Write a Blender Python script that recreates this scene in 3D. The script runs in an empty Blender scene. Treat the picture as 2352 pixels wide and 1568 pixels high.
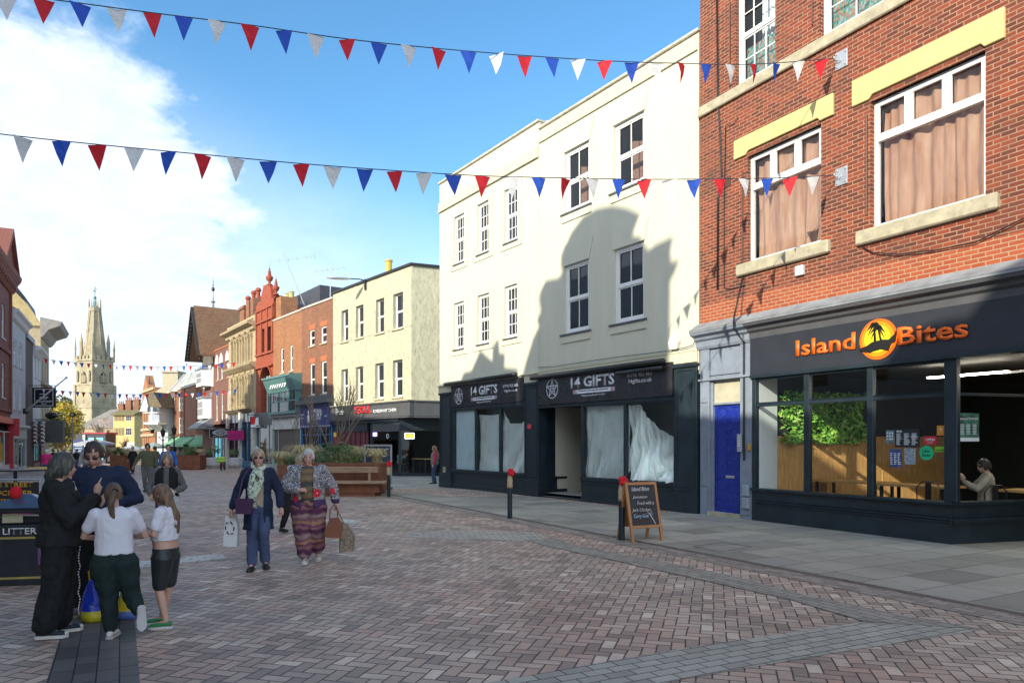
import bpy, bmesh, math, random
from mathutils import Vector, Matrix, noise
R = math.radians
rnd = random.Random(11)
sc = bpy.context.scene
COL = sc.collection
# ---------------- camera, sky, sun, exposure ----------------
F, CX, HZ, H = 1654.0, 1176.0, 1015.3, 1.7      # focal length, centre and horizon in units of a 2352 wide picture; eye height
cam = bpy.data.cameras.new('camera'); camo = bpy.data.objects.new('camera', cam); COL.objects.link(camo)
camo.location = (0, 0, H); camo.rotation_euler = (R(90), 0, 0)
cam.sensor_width = 36; cam.lens = F / 2352 * 36; cam.shift_y = (HZ - 784) / 2352; cam.clip_end = 3000; cam.clip_start = .05
sc.camera = camo
sc.view_settings.view_transform = 'Standard'; sc.view_settings.look = 'None'; sc.view_settings.gamma = 1
sc.view_settings.exposure = 1.2
SUN = Vector((4.02, 4.95, -2.77)).normalized()   # direction the light travels
sl = bpy.data.lights.new('sun', 'SUN'); sl.energy = 2.7; sl.angle = R(.53); sl.color = (1, .91, .74)
so = bpy.data.objects.new('sun', sl); COL.objects.link(so); so.rotation_euler = SUN.to_track_quat('-Z', 'Y').to_euler(); so.location = (-20, -20, 40)

def lk(nt, a, b): nt.links.new(a, b)
def nd(nt, t, **kw):
    n = nt.nodes.new(t)
    for k, v in kw.items():
        if k[0] == 'i' and k[1:].isdigit():
            s = n.inputs[int(k[1:])]
        elif hasattr(n, k) and k not in ('inputs',):
            setattr(n, k, v); continue
        else: s = n.inputs[k.replace('_', ' ')]
        if hasattr(v, 'is_output'): nt.links.new(v, s)
        else: s.default_value = v
    return n
def M(nt, op, a, b=None, c=None, clamp=False):
    n = nt.nodes.new('ShaderNodeMath'); n.operation = op; n.use_clamp = clamp
    for i, v in enumerate((a, b, c)):
        if v is None: continue
        if hasattr(v, 'is_output'): nt.links.new(v, n.inputs[i])
        else: n.inputs[i].default_value = v
    return n.outputs[0]
def mixc(nt, f, a, b, mode='MIX'):
    n = nt.nodes.new('ShaderNodeMix'); n.data_type = 'RGBA'; n.blend_type = mode
    for s, v in ((n.inputs[0], f), (n.inputs[6], a), (n.inputs[7], b)):
        if hasattr(v, 'is_output'): nt.links.new(v, s)
        else: s.default_value = v if isinstance(v, (int, float)) else (*v[:3], 1)
    return n.outputs[2]
def ramp(nt, f, stops, interp='LINEAR'):
    n = nt.nodes.new('ShaderNodeValToRGB'); nt.links.new(f, n.inputs[0]); cr = n.color_ramp; cr.interpolation = interp
    while len(cr.elements) < len(stops): cr.elements.new(.5)
    for e, (p, c) in zip(cr.elements, stops):
        e.position = p; e.color = (*c[:3], 1) if not isinstance(c, (int, float)) else (c, c, c, 1)
    return n.outputs[0]

def world():
    w = bpy.data.worlds.new('World'); sc.world = w; w.use_nodes = True; nt = w.node_tree; nt.nodes.clear()
    out = nt.nodes.new('ShaderNodeOutputWorld'); bg = nt.nodes.new('ShaderNodeBackground'); lk(nt, bg.outputs[0], out.inputs[0])
    sky = nt.nodes.new('ShaderNodeTexSky'); sky.sky_type = 'NISHITA'; sky.sun_disc = False
    sky.sun_elevation = math.asin(-SUN.z); sky.sun_rotation = math.atan2(-SUN.x, -SUN.y)
    sky.air_density = 1.0; sky.dust_density = .6; sky.ozone_density = 2.2
    tc = nt.nodes.new('ShaderNodeTexCoord'); sp = nd(nt, 'ShaderNodeSeparateXYZ', i0=tc.outputs[0]); x, y, z = sp.outputs
    zz = M(nt, 'MAXIMUM', z, .02)
    # cloud layer: plane coordinates of a high layer plus 3D noise
    mp = nd(nt, 'ShaderNodeMapping', i0=tc.outputs[0], i3=(2.2, 2.2, 4.2), i1=(3.1, 1.2, .4))
    n1 = nd(nt, 'ShaderNodeTexNoise', i0=mp.outputs[0], Scale=1.7, Detail=10, Roughness=.6, Distortion=.3)
    n2 = nd(nt, 'ShaderNodeTexNoise', i0=mp.outputs[0], Scale=5.5, Detail=6, Roughness=.6, Distortion=.4)
    bias = M(nt, 'ADD', M(nt, 'ADD', M(nt, 'MULTIPLY', x, -1.25), M(nt, 'MULTIPLY', z, -1.75)), M(nt, 'MULTIPLY', M(nt, 'MAXIMUM', M(nt, 'MULTIPLY', y, -1), -.1), 3.2))  # y term adds unseen cloud behind the camera as white ambient fill
    v = M(nt, 'ADD', M(nt, 'ADD', bias, M(nt, 'MULTIPLY', M(nt, 'SUBTRACT', n1.outputs[0], .5), 2.3)), M(nt, 'MULTIPLY', M(nt, 'SUBTRACT', n2.outputs[0], .5), .95))
    for cx_, cz_, rad, am in ((120, 200, .26, .30), (330, 290, .14, .25), (60, 560, .34, .42), (300, 560, .2, .30), (1500, 250, .6, -.5), (700, 190, .25, -.3), (330, 60, .2, -.3)):   # cloud banks and clear gaps by direction
        dv_ = Vector(((cx_ - CX) / F, 1, (HZ - cz_) / F)).normalized(); dd_ = nd(nt, 'ShaderNodeVectorMath', operation='DISTANCE', i0=tc.outputs[0], i1=tuple(dv_)).outputs[1]
        v = M(nt, 'ADD', v, M(nt, 'MULTIPLY', M(nt, 'MAXIMUM', M(nt, 'SUBTRACT', 1, M(nt, 'DIVIDE', dd_, rad)), 0), am))
    m = nd(nt, 'ShaderNodeMapRange', interpolation_type='SMOOTHSTEP', Value=M(nt, 'ADD', v, .34)); m.inputs[1].default_value = -.16; m.inputs[2].default_value = .42
    # low haze whitens the sky near the horizon
    hz = nd(nt, 'ShaderNodeMapRange', interpolation_type='SMOOTHSTEP', Value=M(nt, 'ADD', z, M(nt, 'MULTIPLY', x, .35))); hz.inputs[1].default_value = .33; hz.inputs[2].default_value = .02
    f = M(nt, 'MAXIMUM', M(nt, 'MULTIPLY', m.outputs[0], .96), M(nt, 'MULTIPLY', hz.outputs[0], .80))
    cl = mixc(nt, n2.outputs[0], (2.1, 2.5, 3.05), (3.8, 4.15, 4.65))
    cl = mixc(nt, 1, cl, M(nt, 'ADD', 1, M(nt, 'MULTIPLY', M(nt, 'MAXIMUM', M(nt, 'MULTIPLY', y, -1), 0), .7)), 'MULTIPLY')  # added clouds behind the camera brightened to lift the fill light
    sat = nd(nt, 'ShaderNodeHueSaturation', Hue=.493, Saturation=1.22, Value=.84, Color=sky.outputs[0])
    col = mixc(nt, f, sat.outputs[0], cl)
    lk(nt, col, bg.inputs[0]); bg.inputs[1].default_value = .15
world()

# ---------------- pixel to place helpers ----------------
def W(x, y, d): return Vector(((x - CX) / F * d, d, H - (y - HZ) / F * d))
def zg(y): return -.016 * max(0, min(y, 200) - 26)
def gd(y):
    d = F * H / (y - HZ)
    return d if d <= 26 else 2124 / (y - HZ - 26.5)
def G(x, y):
    d = gd(y); return Vector(((x - CX) / F * d, d, zg(d)))
def conv(ox, oy, s):
    return lambda x, y=0: ((ox + x / s) * .784, (oy + y / s) * .784)
class Plane:
    def __init__(s, xa, da, xb, db):             # left end in the picture, right end in the picture
        s.a = W(xa, HZ, da).xy; s.b = W(xb, HZ, db).xy
        s.d = (s.b - s.a).normalized(); s.len = (s.b - s.a).length; s.rot = math.atan2(s.d.y, s.d.x)
        s.xa, s.da = xa, da
    def uz(s, x, y=HZ):
        t = (x - CX) / F                        # ray: X = t*Y
        Y = (s.a.x * s.d.y - s.a.y * s.d.x) / (t * s.d.y - s.d.x)
        p = Vector((t * Y, Y)); return (p - s.a).dot(s.d), H - (y - HZ) / F * Y
    def off(s, n):                              # a parallel plane n metres behind the wall
        q = Plane.__new__(Plane); k = Vector((-s.d.y, s.d.x)) * n; q.__dict__.update(s.__dict__); q.a = s.a + k; q.b = s.b + k; return q
    def P(s, u, z=0, n=0):                      # n = distance in front of the wall
        q = s.a + s.d * u + Vector((s.d.y, -s.d.x)) * n; return Vector((q.x, q.y, z))
    def rect(s, xl, xr, yt, yb):                # opening from its left edge's top and bottom
        u0, z1 = s.uz(xl, yt); u1 = s.uz(xr)[0]; z0 = s.uz(xl, yb)[1]
        return (u0, u1, z0, z1)
def fromvp(xn, dn, vp, xf):                     # the far end found along a vanishing point
    X = (xn - CX) / F * dn; dx, dy = (vp - CX) / F, 1.0; t = (xf - CX) / F
    k = (t * dn - X) / (dx - t * dy); return dn + k

# ---------------- mesh helpers ----------------
class MB:
    def __init__(s): s.v = []; s.f = []; s.m = []; s.cur = 0
    def quad(s, *p):
        i = len(s.v); s.v += [tuple(q) for q in p]; s.f.append(tuple(range(i, i + len(p)))); s.m.append(s.cur)
    def box(s, x0, x1, y0, y1, z0, z1):
        i = len(s.v); s.v += [(x, y, z) for z in (z0, z1) for y in (y0, y1) for x in (x0, x1)]
        for f in ((0, 2, 3, 1), (4, 5, 7, 6), (0, 1, 5, 4), (2, 6, 7, 3), (0, 4, 6, 2), (1, 3, 7, 5)):
            s.f.append(tuple(i + k for k in f)); s.m.append(s.cur)
        return s
    def obox(s, p, d, w, h, dep=None):          # bar from p to p+d with square section w x h
        a, b = Vector(p), Vector(p) + Vector(d); return s.bar(a, b, w, h)
    def bar(s, a, b, w, h, up=(0, 0, 1)):
        a, b = Vector(a), Vector(b); d = (b - a).normalized(); up = Vector(up)
        if abs(d.dot(up)) > .98: up = Vector((0, 1, 0))
        sx = d.cross(up).normalized() * w / 2; sy = sx.cross(d).normalized() * h / 2; i = len(s.v)
        for q in (a, b): s.v += [tuple(q + e) for e in (-sx - sy, sx - sy, sx + sy, -sx + sy)]
        for f in ((3, 2, 1, 0), (4, 5, 6, 7), (0, 1, 5, 4), (1, 2, 6, 5), (2, 3, 7, 6), (3, 0, 4, 7)):
            s.f.append(tuple(i + k for k in f)); s.m.append(s.cur)
        return s
    def prism(s, poly, y0, y1, axis='y'):       # polygon in xz (axis y) or xy (axis z) or yz (axis x)
        n = len(poly); i = len(s.v)
        mk = {'y': lambda p, t: (p[0], t, p[1]), 'z': lambda p, t: (p[0], p[1], t), 'x': lambda p, t: (t, p[0], p[1])}[axis]
        s.v += [mk(p, y0) for p in poly] + [mk(p, y1) for p in poly]
        s.f.append(tuple(i + k for k in range(n))); s.f.append(tuple(i + n + k for k in reversed(range(n))))
        for k in range(n): s.f.append((i + k, i + n + k, i + n + (k + 1) % n, i + (k + 1) % n))
        s.m += [s.cur] * (n + 2); return s
    def loft(s, rings, cap=True):               # rings: lists of points with equal length
        i = len(s.v); n = len(rings[0])
        for r in rings: s.v += [tuple(p) for p in r]
        for a in range(len(rings) - 1):
            for k in range(n):
                s.f.append((i + a * n + k, i + a * n + (k + 1) % n, i + (a + 1) * n + (k + 1) % n, i + (a + 1) * n + k)); s.m.append(s.cur)
        if cap:
            s.f.append(tuple(i + k for k in reversed(range(n)))); s.f.append(tuple(i + (len(rings) - 1) * n + k for k in range(n))); s.m += [s.cur] * 2
        return s
    def tube(s, pts, r, n=8, closed_ends=True, sq=1.0):
        pts = [Vector(p) for p in pts]; rr = r if isinstance(r, (list, tuple)) else [r] * len(pts); rings = []; prev = None
        for k, p in enumerate(pts):
            d = (pts[min(k + 1, len(pts) - 1)] - pts[max(k - 1, 0)]).normalized()
            if prev is None: a = d.orthogonal().normalized() if abs(d.z) > .9 else d.cross(Vector((0, 0, 1))).normalized()
            else: a = (prev - d * prev.dot(d)).normalized()
            prev = a; b = d.cross(a)
            rings.append([p + (a * math.cos(t) + b * math.sin(t) * sq) * rr[k] for t in [2 * math.pi * j / n for j in range(n)]])
        return s.loft(rings)
    def limb(s, pts, r, n=12, sub=3):           # smooth limb with rounded ends
        pts = [Vector(p) for p in pts]; P = []; RR = []
        for k in range(len(pts) - 1):
            for j in range(sub): t = j / sub; P.append(pts[k].lerp(pts[k + 1], t)); RR.append(r[k] * (1 - t) + r[k + 1] * t)
        P.append(pts[-1]); RR.append(r[-1])
        d0 = (P[1] - P[0]).normalized(); d1 = (P[-1] - P[-2]).normalized()
        P = [P[0] - d0 * RR[0] * .9, P[0] - d0 * RR[0] * .55] + P + [P[-1] + d1 * RR[-1] * .55, P[-1] + d1 * RR[-1] * .9]
        RR = [RR[0] * .35, RR[0] * .8] + RR + [RR[-1] * .8, RR[-1] * .35]
        return s.tube(P, RR, n)
    def lathe(s, prof, c=(0, 0, 0), n=16, axis='z', sx=1, sy=1):
        rings = []
        for r, h in prof:
            ring = []
            for j in range(n):
                t = 2 * math.pi * j / n; a, b = r * math.cos(t) * sx, r * math.sin(t) * sy
                ring.append({'z': (c[0] + a, c[1] + b, c[2] + h), 'y': (c[0] + a, c[1] - h, c[2] + b), 'x': (c[0] + h, c[1] + a, c[2] + b)}[axis])
            rings.append(ring)
        return s.loft(rings)
    def ball(s, c, rx, ry=None, rz=None, n=14, m=9, rot=None):
        ry = ry or rx; rz = rz or rx; rings = []
        for a in range(m):
            t = math.pi * (a + .35) / (m - .3); ring = []
            for j in range(n):
                p = 2 * math.pi * j / n; q = Vector((rx * math.sin(t) * math.cos(p), ry * math.sin(t) * math.sin(p), -rz * math.cos(t)))
                if rot: q = rot @ q
                ring.append(Vector(c) + q)
            rings.append(ring)
        return s.loft(rings)
    def build(s, name, mat, parent=None, smooth=False, bevel=0, loc=None):
        me = bpy.data.meshes.new(name); me.from_pydata(s.v, [], s.f)
        for m_ in (mat if isinstance(mat, (list, tuple)) else [mat]): me.materials.append(m_)
        me.polygons.foreach_set('material_index', s.m)
        if smooth: me.polygons.foreach_set('use_smooth', [True] * len(s.f))
        me.update(); o = bpy.data.objects.new(name, me); COL.objects.link(o)
        if parent: o.parent = parent
        if loc: o.location = loc
        if bevel:
            b = o.modifiers.new('b', 'BEVEL'); b.width = bevel; b.segments = 1; b.limit_method = 'ANGLE'
        return o
def fixn(o):
    bm = bmesh.new(); bm.from_mesh(o.data); bmesh.ops.recalc_face_normals(bm, faces=bm.faces); bm.to_mesh(o.data); bm.free(); return o
def tag(o, label=None, cat=None, group=None, kind=None):
    if label: o['label'] = label
    if cat: o['category'] = cat
    if group: o['group'] = group
    if kind: o['kind'] = kind
    return o
def thing(name, label, cat, loc=(0, 0, 0), rot=0, group=None):
    o = bpy.data.objects.new(name, None); COL.objects.link(o); o.location = loc; o.rotation_euler = (0, 0, rot); o.empty_display_size = .2
    return tag(o, label, cat, group)
def copytree(o, parent=None, **kw):
    c = o.copy(); COL.objects.link(c); c.parent = parent
    for k, v in kw.items(): setattr(c, k, v)
    for ch in list(o.children): copytree(ch, c)
    return c
def struct(mb, name, mat, **kw): return tag(mb.build(name, mat, **kw), kind='structure')
def text(parent, body, mat, x, z, w=None, h=.2, y=0, name='lettering', ext=.004, off=0, align='LEFT', shear=0, rotz=0, tilt=0, spacing=1):
    cu = bpy.data.curves.new('t', 'FONT'); cu.body = body; cu.size = 1; cu.extrude = 0; cu.offset = off; cu.shear = shear; cu.resolution_u = 2; cu.space_character = spacing
    o = bpy.data.objects.new('t', cu); COL.objects.link(o)
    me = bpy.data.meshes.new_from_object(o); bpy.data.objects.remove(o); bpy.data.curves.remove(cu)
    xs = [v.co.x for v in me.vertices]; ys = [v.co.y for v in me.vertices]; x0, x1 = min(xs), max(xs); y0, y1 = min(ys), max(ys)
    sy = h / (y1 - y0); sx = (w / (x1 - x0)) if w else sy
    if w and align == 'LEFT': ax = 0
    ax = {'LEFT': 0, 'CENTER': -.5, 'RIGHT': -1}[align]
    for v in me.vertices:
        a = (v.co.x - x0) * sx + ax * (x1 - x0) * sx; b = (v.co.y - y0) * sy
        if tilt: a, b = a * math.cos(tilt) - b * math.sin(tilt), a * math.sin(tilt) + b * math.cos(tilt)
        v.co = Vector((x + a, y, z + b))
    me.materials.append(mat); o = bpy.data.objects.new(name, me); COL.objects.link(o); o.parent = parent
    if ext: m = o.modifiers.new('s', 'SOLIDIFY'); m.thickness = ext; m.offset = 1
    return o

# ---------------- materials ----------------
MATS = {}
def new(name):
    m = bpy.data.materials.new(name); m.use_nodes = True; nt = m.node_tree; b = nt.nodes['Principled BSDF']; MATS[name] = m; return m, nt, b
def objc(nt): return nt.nodes.new('ShaderNodeTexCoord').outputs[3]
def flatc(nt, flat=True):                      # x+y, z so that walls of either direction carry the pattern upright
    s = nd(nt, 'ShaderNodeSeparateXYZ', i0=objc(nt)); c = nt.nodes.new('ShaderNodeCombineXYZ')
    lk(nt, M(nt, 'ADD', s.outputs[0], s.outputs[1]), c.inputs[0]); lk(nt, s.outputs[2], c.inputs[1]); return c.outputs[0]
def pm(name, col, rough=.6, var=.18, scale=2.5, bump=.15, bscale=60, metal=0, spec=.5, stretch=None, dirt=0, dcol=(.05, .05, .04), col2=None, coat=0, detail=5):
    if name in MATS: return MATS[name]
    m, nt, b = new(name); oc = objc(nt)
    if stretch: oc = nd(nt, 'ShaderNodeMapping', i0=oc, i3=stretch).outputs[0]
    n = nd(nt, 'ShaderNodeTexNoise', i0=oc, Scale=scale, Detail=detail, Roughness=.6)
    c1 = tuple(max(0, c * (1 - var)) for c in col); c2 = col2 or tuple(min(1, c * (1 + var)) for c in col)
    c = ramp(nt, n.outputs[0], [(.3, c1), (.7, c2)])
    if dirt:
        d = nd(nt, 'ShaderNodeTexNoise', i0=oc, Scale=scale * 2.7, Detail=8, Roughness=.7)
        c = mixc(nt, ramp(nt, d.outputs[0], [(.5, 0), (.5 + .25 / max(dirt, .3), dirt)]), c, dcol)
    lk(nt, c, b.inputs['Base Color']); b.inputs['Metallic'].default_value = metal; b.inputs['Specular IOR Level'].default_value = spec
    lk(nt, M(nt, 'ADD', M(nt, 'MULTIPLY', n.outputs[0], .2), rough - .1, clamp=True), b.inputs['Roughness'])
    if coat: b.inputs['Coat Weight'].default_value = coat
    if bump:
        bn = nd(nt, 'ShaderNodeTexNoise', i0=oc, Scale=bscale, Detail=3)
        bp = nd(nt, 'ShaderNodeBump', Strength=bump, Distance=.01, Height=bn.outputs[0]); lk(nt, bp.outputs[0], b.inputs['Normal'])
    return m
def brick(name, c1, c2, mortar, bw=.225, bh=.075, ms=.010, var=.5, bump=.5, weather=.35, wcol=(.06, .045, .04), vscale=.5):
    if name in MATS: return MATS[name]
    m, nt, b = new(name); fc = flatc(nt)
    dn = nd(nt, 'ShaderNodeTexNoise', i0=fc, Scale=9, Detail=2); 
    off = nd(nt, 'ShaderNodeVectorMath', operation='SCALE', i0=dn.outputs[1], Scale=.006).outputs[0]
    vc = nd(nt, 'ShaderNodeVectorMath', operation='ADD', i0=fc, i1=off).outputs[0]
    br = nd(nt, 'ShaderNodeTexBrick', i0=vc, Color1=(*c1, 1), Color2=(*c2, 1), Mortar=(*mortar, 1), Scale=1, Mortar_Size=ms, Mortar_Smooth=.25, Bias=0, Brick_Width=bw, Row_Height=bh)
    n = nd(nt, 'ShaderNodeTexNoise', i0=objc(nt), Scale=vscale, Detail=7, Roughness=.65)
    n3 = nd(nt, 'ShaderNodeTexNoise', i0=vc, Scale=14, Detail=4)
    c = mixc(nt, M(nt, 'MULTIPLY', n3.outputs[0], .55), br.outputs[0], wcol, 'MULTIPLY')
    c = mixc(nt, .55, br.outputs[0], mixc(nt, n3.outputs[0], br.outputs[0], tuple(k * .45 for k in c1)))
    c = mixc(nt, ramp(nt, n.outputs[0], [(.45, 0), (.75, weather)]), c, wcol)
    lk(nt, c, b.inputs['Base Color']); b.inputs['Roughness'].default_value = .85
    hh = M(nt, 'ADD', M(nt, 'MULTIPLY', br.outputs[1], -1), M(nt, 'MULTIPLY', n3.outputs[0], .5))
    bp = nd(nt, 'ShaderNodeBump', Strength=bump, Distance=.012, Height=hh); lk(nt, bp.outputs[0], b.inputs['Normal'])
    return m
def glass_dark(name, col=(.02, .026, .034), rough=.03):
    m, nt, b = new(name); b.inputs['Base Color'].default_value = (*col, 1); b.inputs['Roughness'].default_value = rough; b.inputs['IOR'].default_value = 1.45; b.inputs['Specular IOR Level'].default_value = .6
    n = nd(nt, 'ShaderNodeTexNoise', i0=objc(nt), Scale=2.2, Detail=2); bp = nd(nt, 'ShaderNodeBump', Strength=.06, Distance=.02, Height=n.outputs[0]); lk(nt, bp.outputs[0], b.inputs['Normal'])
    return m
def glass_clear(name, tint=(.82, .88, .87), refl=1.0):
    m, nt, b = new(name); nt.nodes.remove(b); out = nt.nodes['Material Output']
    t = nd(nt, 'ShaderNodeBsdfTransparent', Color=(*tint, 1)); g = nd(nt, 'ShaderNodeBsdfGlossy', Roughness=.02); fr = nd(nt, 'ShaderNodeFresnel', IOR=1.5)
    ff = M(nt, 'SUBTRACT', 1, nd(nt, 'ShaderNodeNewGeometry').outputs[6])
    mx = nd(nt, 'ShaderNodeMixShader', i0=M(nt, 'MULTIPLY', M(nt, 'MULTIPLY', fr.outputs[0], refl, clamp=True), ff), i1=t.outputs[0], i2=g.outputs[0]); lk(nt, mx.outputs[0], out.inputs[0]); return m
def emis(name, col, s):
    m, nt, b = new(name); b.inputs['Base Color'].default_value = (*col, 1); b.inputs['Emission Color'].default_value = (*col, 1); b.inputs['Emission Strength'].default_value = s; return m
# ---------------- ground ----------------
def herringbone():
    m, nt, b = new('block_paving'); oc = objc(nt)
    ang = math.atan2(596, 2110); w = .1125
    mp = nd(nt, 'ShaderNodeMapping', i0=oc, i2=(0, 0, ang), i3=(1 / w, 1 / w, 1)).outputs[0]
    wob = nd(nt, 'ShaderNodeTexNoise', i0=oc, Scale=1.6, Detail=2)
    mp = nd(nt, 'ShaderNodeVectorMath', operation='ADD', i0=mp, i1=nd(nt, 'ShaderNodeVectorMath', operation='SCALE', i0=wob.outputs[1], Scale=.35).outputs[0]).outputs[0]
    s = nd(nt, 'ShaderNodeSeparateXYZ', i0=mp); x, y = s.outputs[0], s.outputs[1]
    i = M(nt, 'FLOOR', x); j = M(nt, 'FLOOR', y); fx = M(nt, 'SUBTRACT', x, i); fy = M(nt, 'SUBTRACT', y, j)
    k = M(nt, 'FLOORED_MODULO', M(nt, 'SUBTRACT', i, j), 4)
    def eq(v): return M(nt, 'COMPARE', k, float(v), .1)
    k0, k1, k2, k3 = eq(0), eq(1), eq(2), eq(3); hor = M(nt, 'ADD', k0, k1); ver = M(nt, 'SUBTRACT', 1, hor)
    lx = M(nt, 'ADD', fx, k1); ly = M(nt, 'ADD', fy, k2)         # local coordinates inside the block
    W_ = M(nt, 'ADD', hor, 1); H_ = M(nt, 'ADD', ver, 1)
    dx = M(nt, 'MINIMUM', lx, M(nt, 'SUBTRACT', W_, lx)); dy = M(nt, 'MINIMUM', ly, M(nt, 'SUBTRACT', H_, ly)); dd = M(nt, 'MINIMUM', dx, dy)
    idv = nt.nodes.new('ShaderNodeCombineXYZ'); lk(nt, M(nt, 'SUBTRACT', i, k1), idv.inputs[0]); lk(nt, M(nt, 'SUBTRACT', j, k2), idv.inputs[1]); lk(nt, hor, idv.inputs[2])
    wn = nd(nt, 'ShaderNodeTexWhiteNoise', i0=idv.outputs[0]); v = wn.outputs[0]
    gcol = ramp(nt, v, [(0, (.17, .15, .145)), (.3, (.25, .222, .205)), (.62, (.31, .285, .265)), (.85, (.27, .222, .20)), (1, (.42, .39, .36))])
    rcol = ramp(nt, v, [(0, (.17, .135, .125)), (.3, (.265, .20, .18)), (.62, (.33, .26, .235)), (.85, (.28, .185, .16)), (1, (.42, .37, .34))])
    big = nd(nt, 'ShaderNodeTexNoise', i0=oc, Scale=.22, Detail=4)
    c = mixc(nt, ramp(nt, big.outputs[0], [(.38, 0), (.6, 1)]), gcol, rcol)
    sp = nd(nt, 'ShaderNodeTexNoise', i0=oc, Scale=190, Detail=2)
    c = mixc(nt, .55, c, mixc(nt, ramp(nt, sp.outputs[0], [(.38, .0), (.62, 1)]), tuple([.4] * 3), tuple([1.35] * 3)), 'MULTIPLY')
    st = nd(nt, 'ShaderNodeTexNoise', i0=oc, Scale=1.1, Detail=9, Roughness=.7)
    c = mixc(nt, ramp(nt, st.outputs[0], [(.46, 0), (.70, .62)]), c, (.10, .09, .085))
    sp3 = nd(nt, 'ShaderNodeTexVoronoi', i0=oc, Scale=3.4); gum = M(nt, 'LESS_THAN', sp3.outputs[0], .035)
    c = mixc(nt, M(nt, 'MULTIPLY', gum, .6), c, (.42, .40, .38))
    jt = nd(nt, 'ShaderNodeMapRange', interpolation_type='SMOOTHSTEP', Value=dd); jt.inputs[1].default_value = .02; jt.inputs[2].default_value = .085
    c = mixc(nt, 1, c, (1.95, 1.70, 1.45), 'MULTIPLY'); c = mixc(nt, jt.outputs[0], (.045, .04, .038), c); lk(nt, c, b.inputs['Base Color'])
    b.inputs['Roughness'].default_value = .62; b.inputs['Specular IOR Level'].default_value = .42
    hh = M(nt, 'ADD', M(nt, 'ADD', M(nt, 'MULTIPLY', jt.outputs[0], 1), M(nt, 'MULTIPLY', v, .25)), M(nt, 'MULTIPLY', sp.outputs[0], .25))
    bp = nd(nt, 'ShaderNodeBump', Strength=.75, Distance=.006, Height=hh); lk(nt, bp.outputs[0], b.inputs['Normal']); return m
def slabs(name, cols, bw, bh, rot, ms, joint, off=.5, speck=.3, stain=.4, rough=.75, rowvar=False, jb=.004, wob=0, gain=1.5):
    m, nt, b = new(name); oc = objc(nt)
    mp = nd(nt, 'ShaderNodeMapping', i0=oc, i2=(0, 0, rot)).outputs[0]
    if wob:
        wn_ = nd(nt, 'ShaderNodeTexNoise', i0=oc, Scale=.7, Detail=4)
        mp = nd(nt, 'ShaderNodeVectorMath', operation='ADD', i0=mp, i1=nd(nt, 'ShaderNodeVectorMath', operation='SCALE', i0=wn_.outputs[1], Scale=wob).outputs[0]).outputs[0]
    s = nd(nt, 'ShaderNodeSeparateXYZ', i0=mp); x, y = s.outputs[0], s.outputs[1]
    r = M(nt, 'DIVIDE', y, bh); row = M(nt, 'FLOOR', r); rn = nd(nt, 'ShaderNodeTexWhiteNoise', noise_dimensions='1D', W=row)
    ww = M(nt, 'ADD', bw, M(nt, 'MULTIPLY', M(nt, 'SUBTRACT', rn.outputs[0], .5), bw * .5 if rowvar else 0))
    xo = M(nt, 'ADD', M(nt, 'DIVIDE', x, ww), M(nt, 'MULTIPLY', rn.outputs[0], 7.3) if rowvar else M(nt, 'MULTIPLY', M(nt, 'FLOORED_MODULO', row, 2), off))
    col = M(nt, 'FLOOR', xo); fx = M(nt, 'SUBTRACT', xo, col); fy = M(nt, 'SUBTRACT', r, row)
    dx = M(nt, 'MULTIPLY', M(nt, 'MINIMUM', fx, M(nt, 'SUBTRACT', 1, fx)), ww); dy = M(nt, 'MULTIPLY', M(nt, 'MINIMUM', fy, M(nt, 'SUBTRACT', 1, fy)), bh); dd = M(nt, 'MINIMUM', dx, dy)
    iv = nt.nodes.new('ShaderNodeCombineXYZ'); lk(nt, col, iv.inputs[0]); lk(nt, row, iv.inputs[1])
    v = nd(nt, 'ShaderNodeTexWhiteNoise', i0=iv.outputs[0]).outputs[0]
    c = ramp(nt, v, [(i / (len(cols) - 1), k) for i, k in enumerate(cols)])
    sp = nd(nt, 'ShaderNodeTexNoise', i0=oc, Scale=120, Detail=3); st = nd(nt, 'ShaderNodeTexNoise', i0=oc, Scale=1.3, Detail=9, Roughness=.72)
    c = mixc(nt, speck, c, mixc(nt, sp.outputs[0], (.3, .3, .3), (1.6, 1.6, 1.6)), 'MULTIPLY')
    c = mixc(nt, ramp(nt, st.outputs[0], [(.42, 0), (.75, stain)]), c, (.11, .105, .09))
    jt = nd(nt, 'ShaderNodeMapRange', interpolation_type='SMOOTHSTEP', Value=dd); jt.inputs[1].default_value = ms * .4; jt.inputs[2].default_value = ms * 1.3
    c = mixc(nt, 1, c, (gain, gain * .95, gain * .87), 'MULTIPLY'); c = mixc(nt, jt.outputs[0], joint, c); lk(nt, c, b.inputs['Base Color']); b.inputs['Roughness'].default_value = rough; b.inputs['Specular IOR Level'].default_value = .4
    hh = M(nt, 'ADD', jt.outputs[0], M(nt, 'MULTIPLY', M(nt, 'ADD', v, sp.outputs[0]), .25))
    bp = nd(nt, 'ShaderNodeBump', Strength=.6, Distance=jb, Height=hh); lk(nt, bp.outputs[0], b.inputs['Normal']); return m

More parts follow.
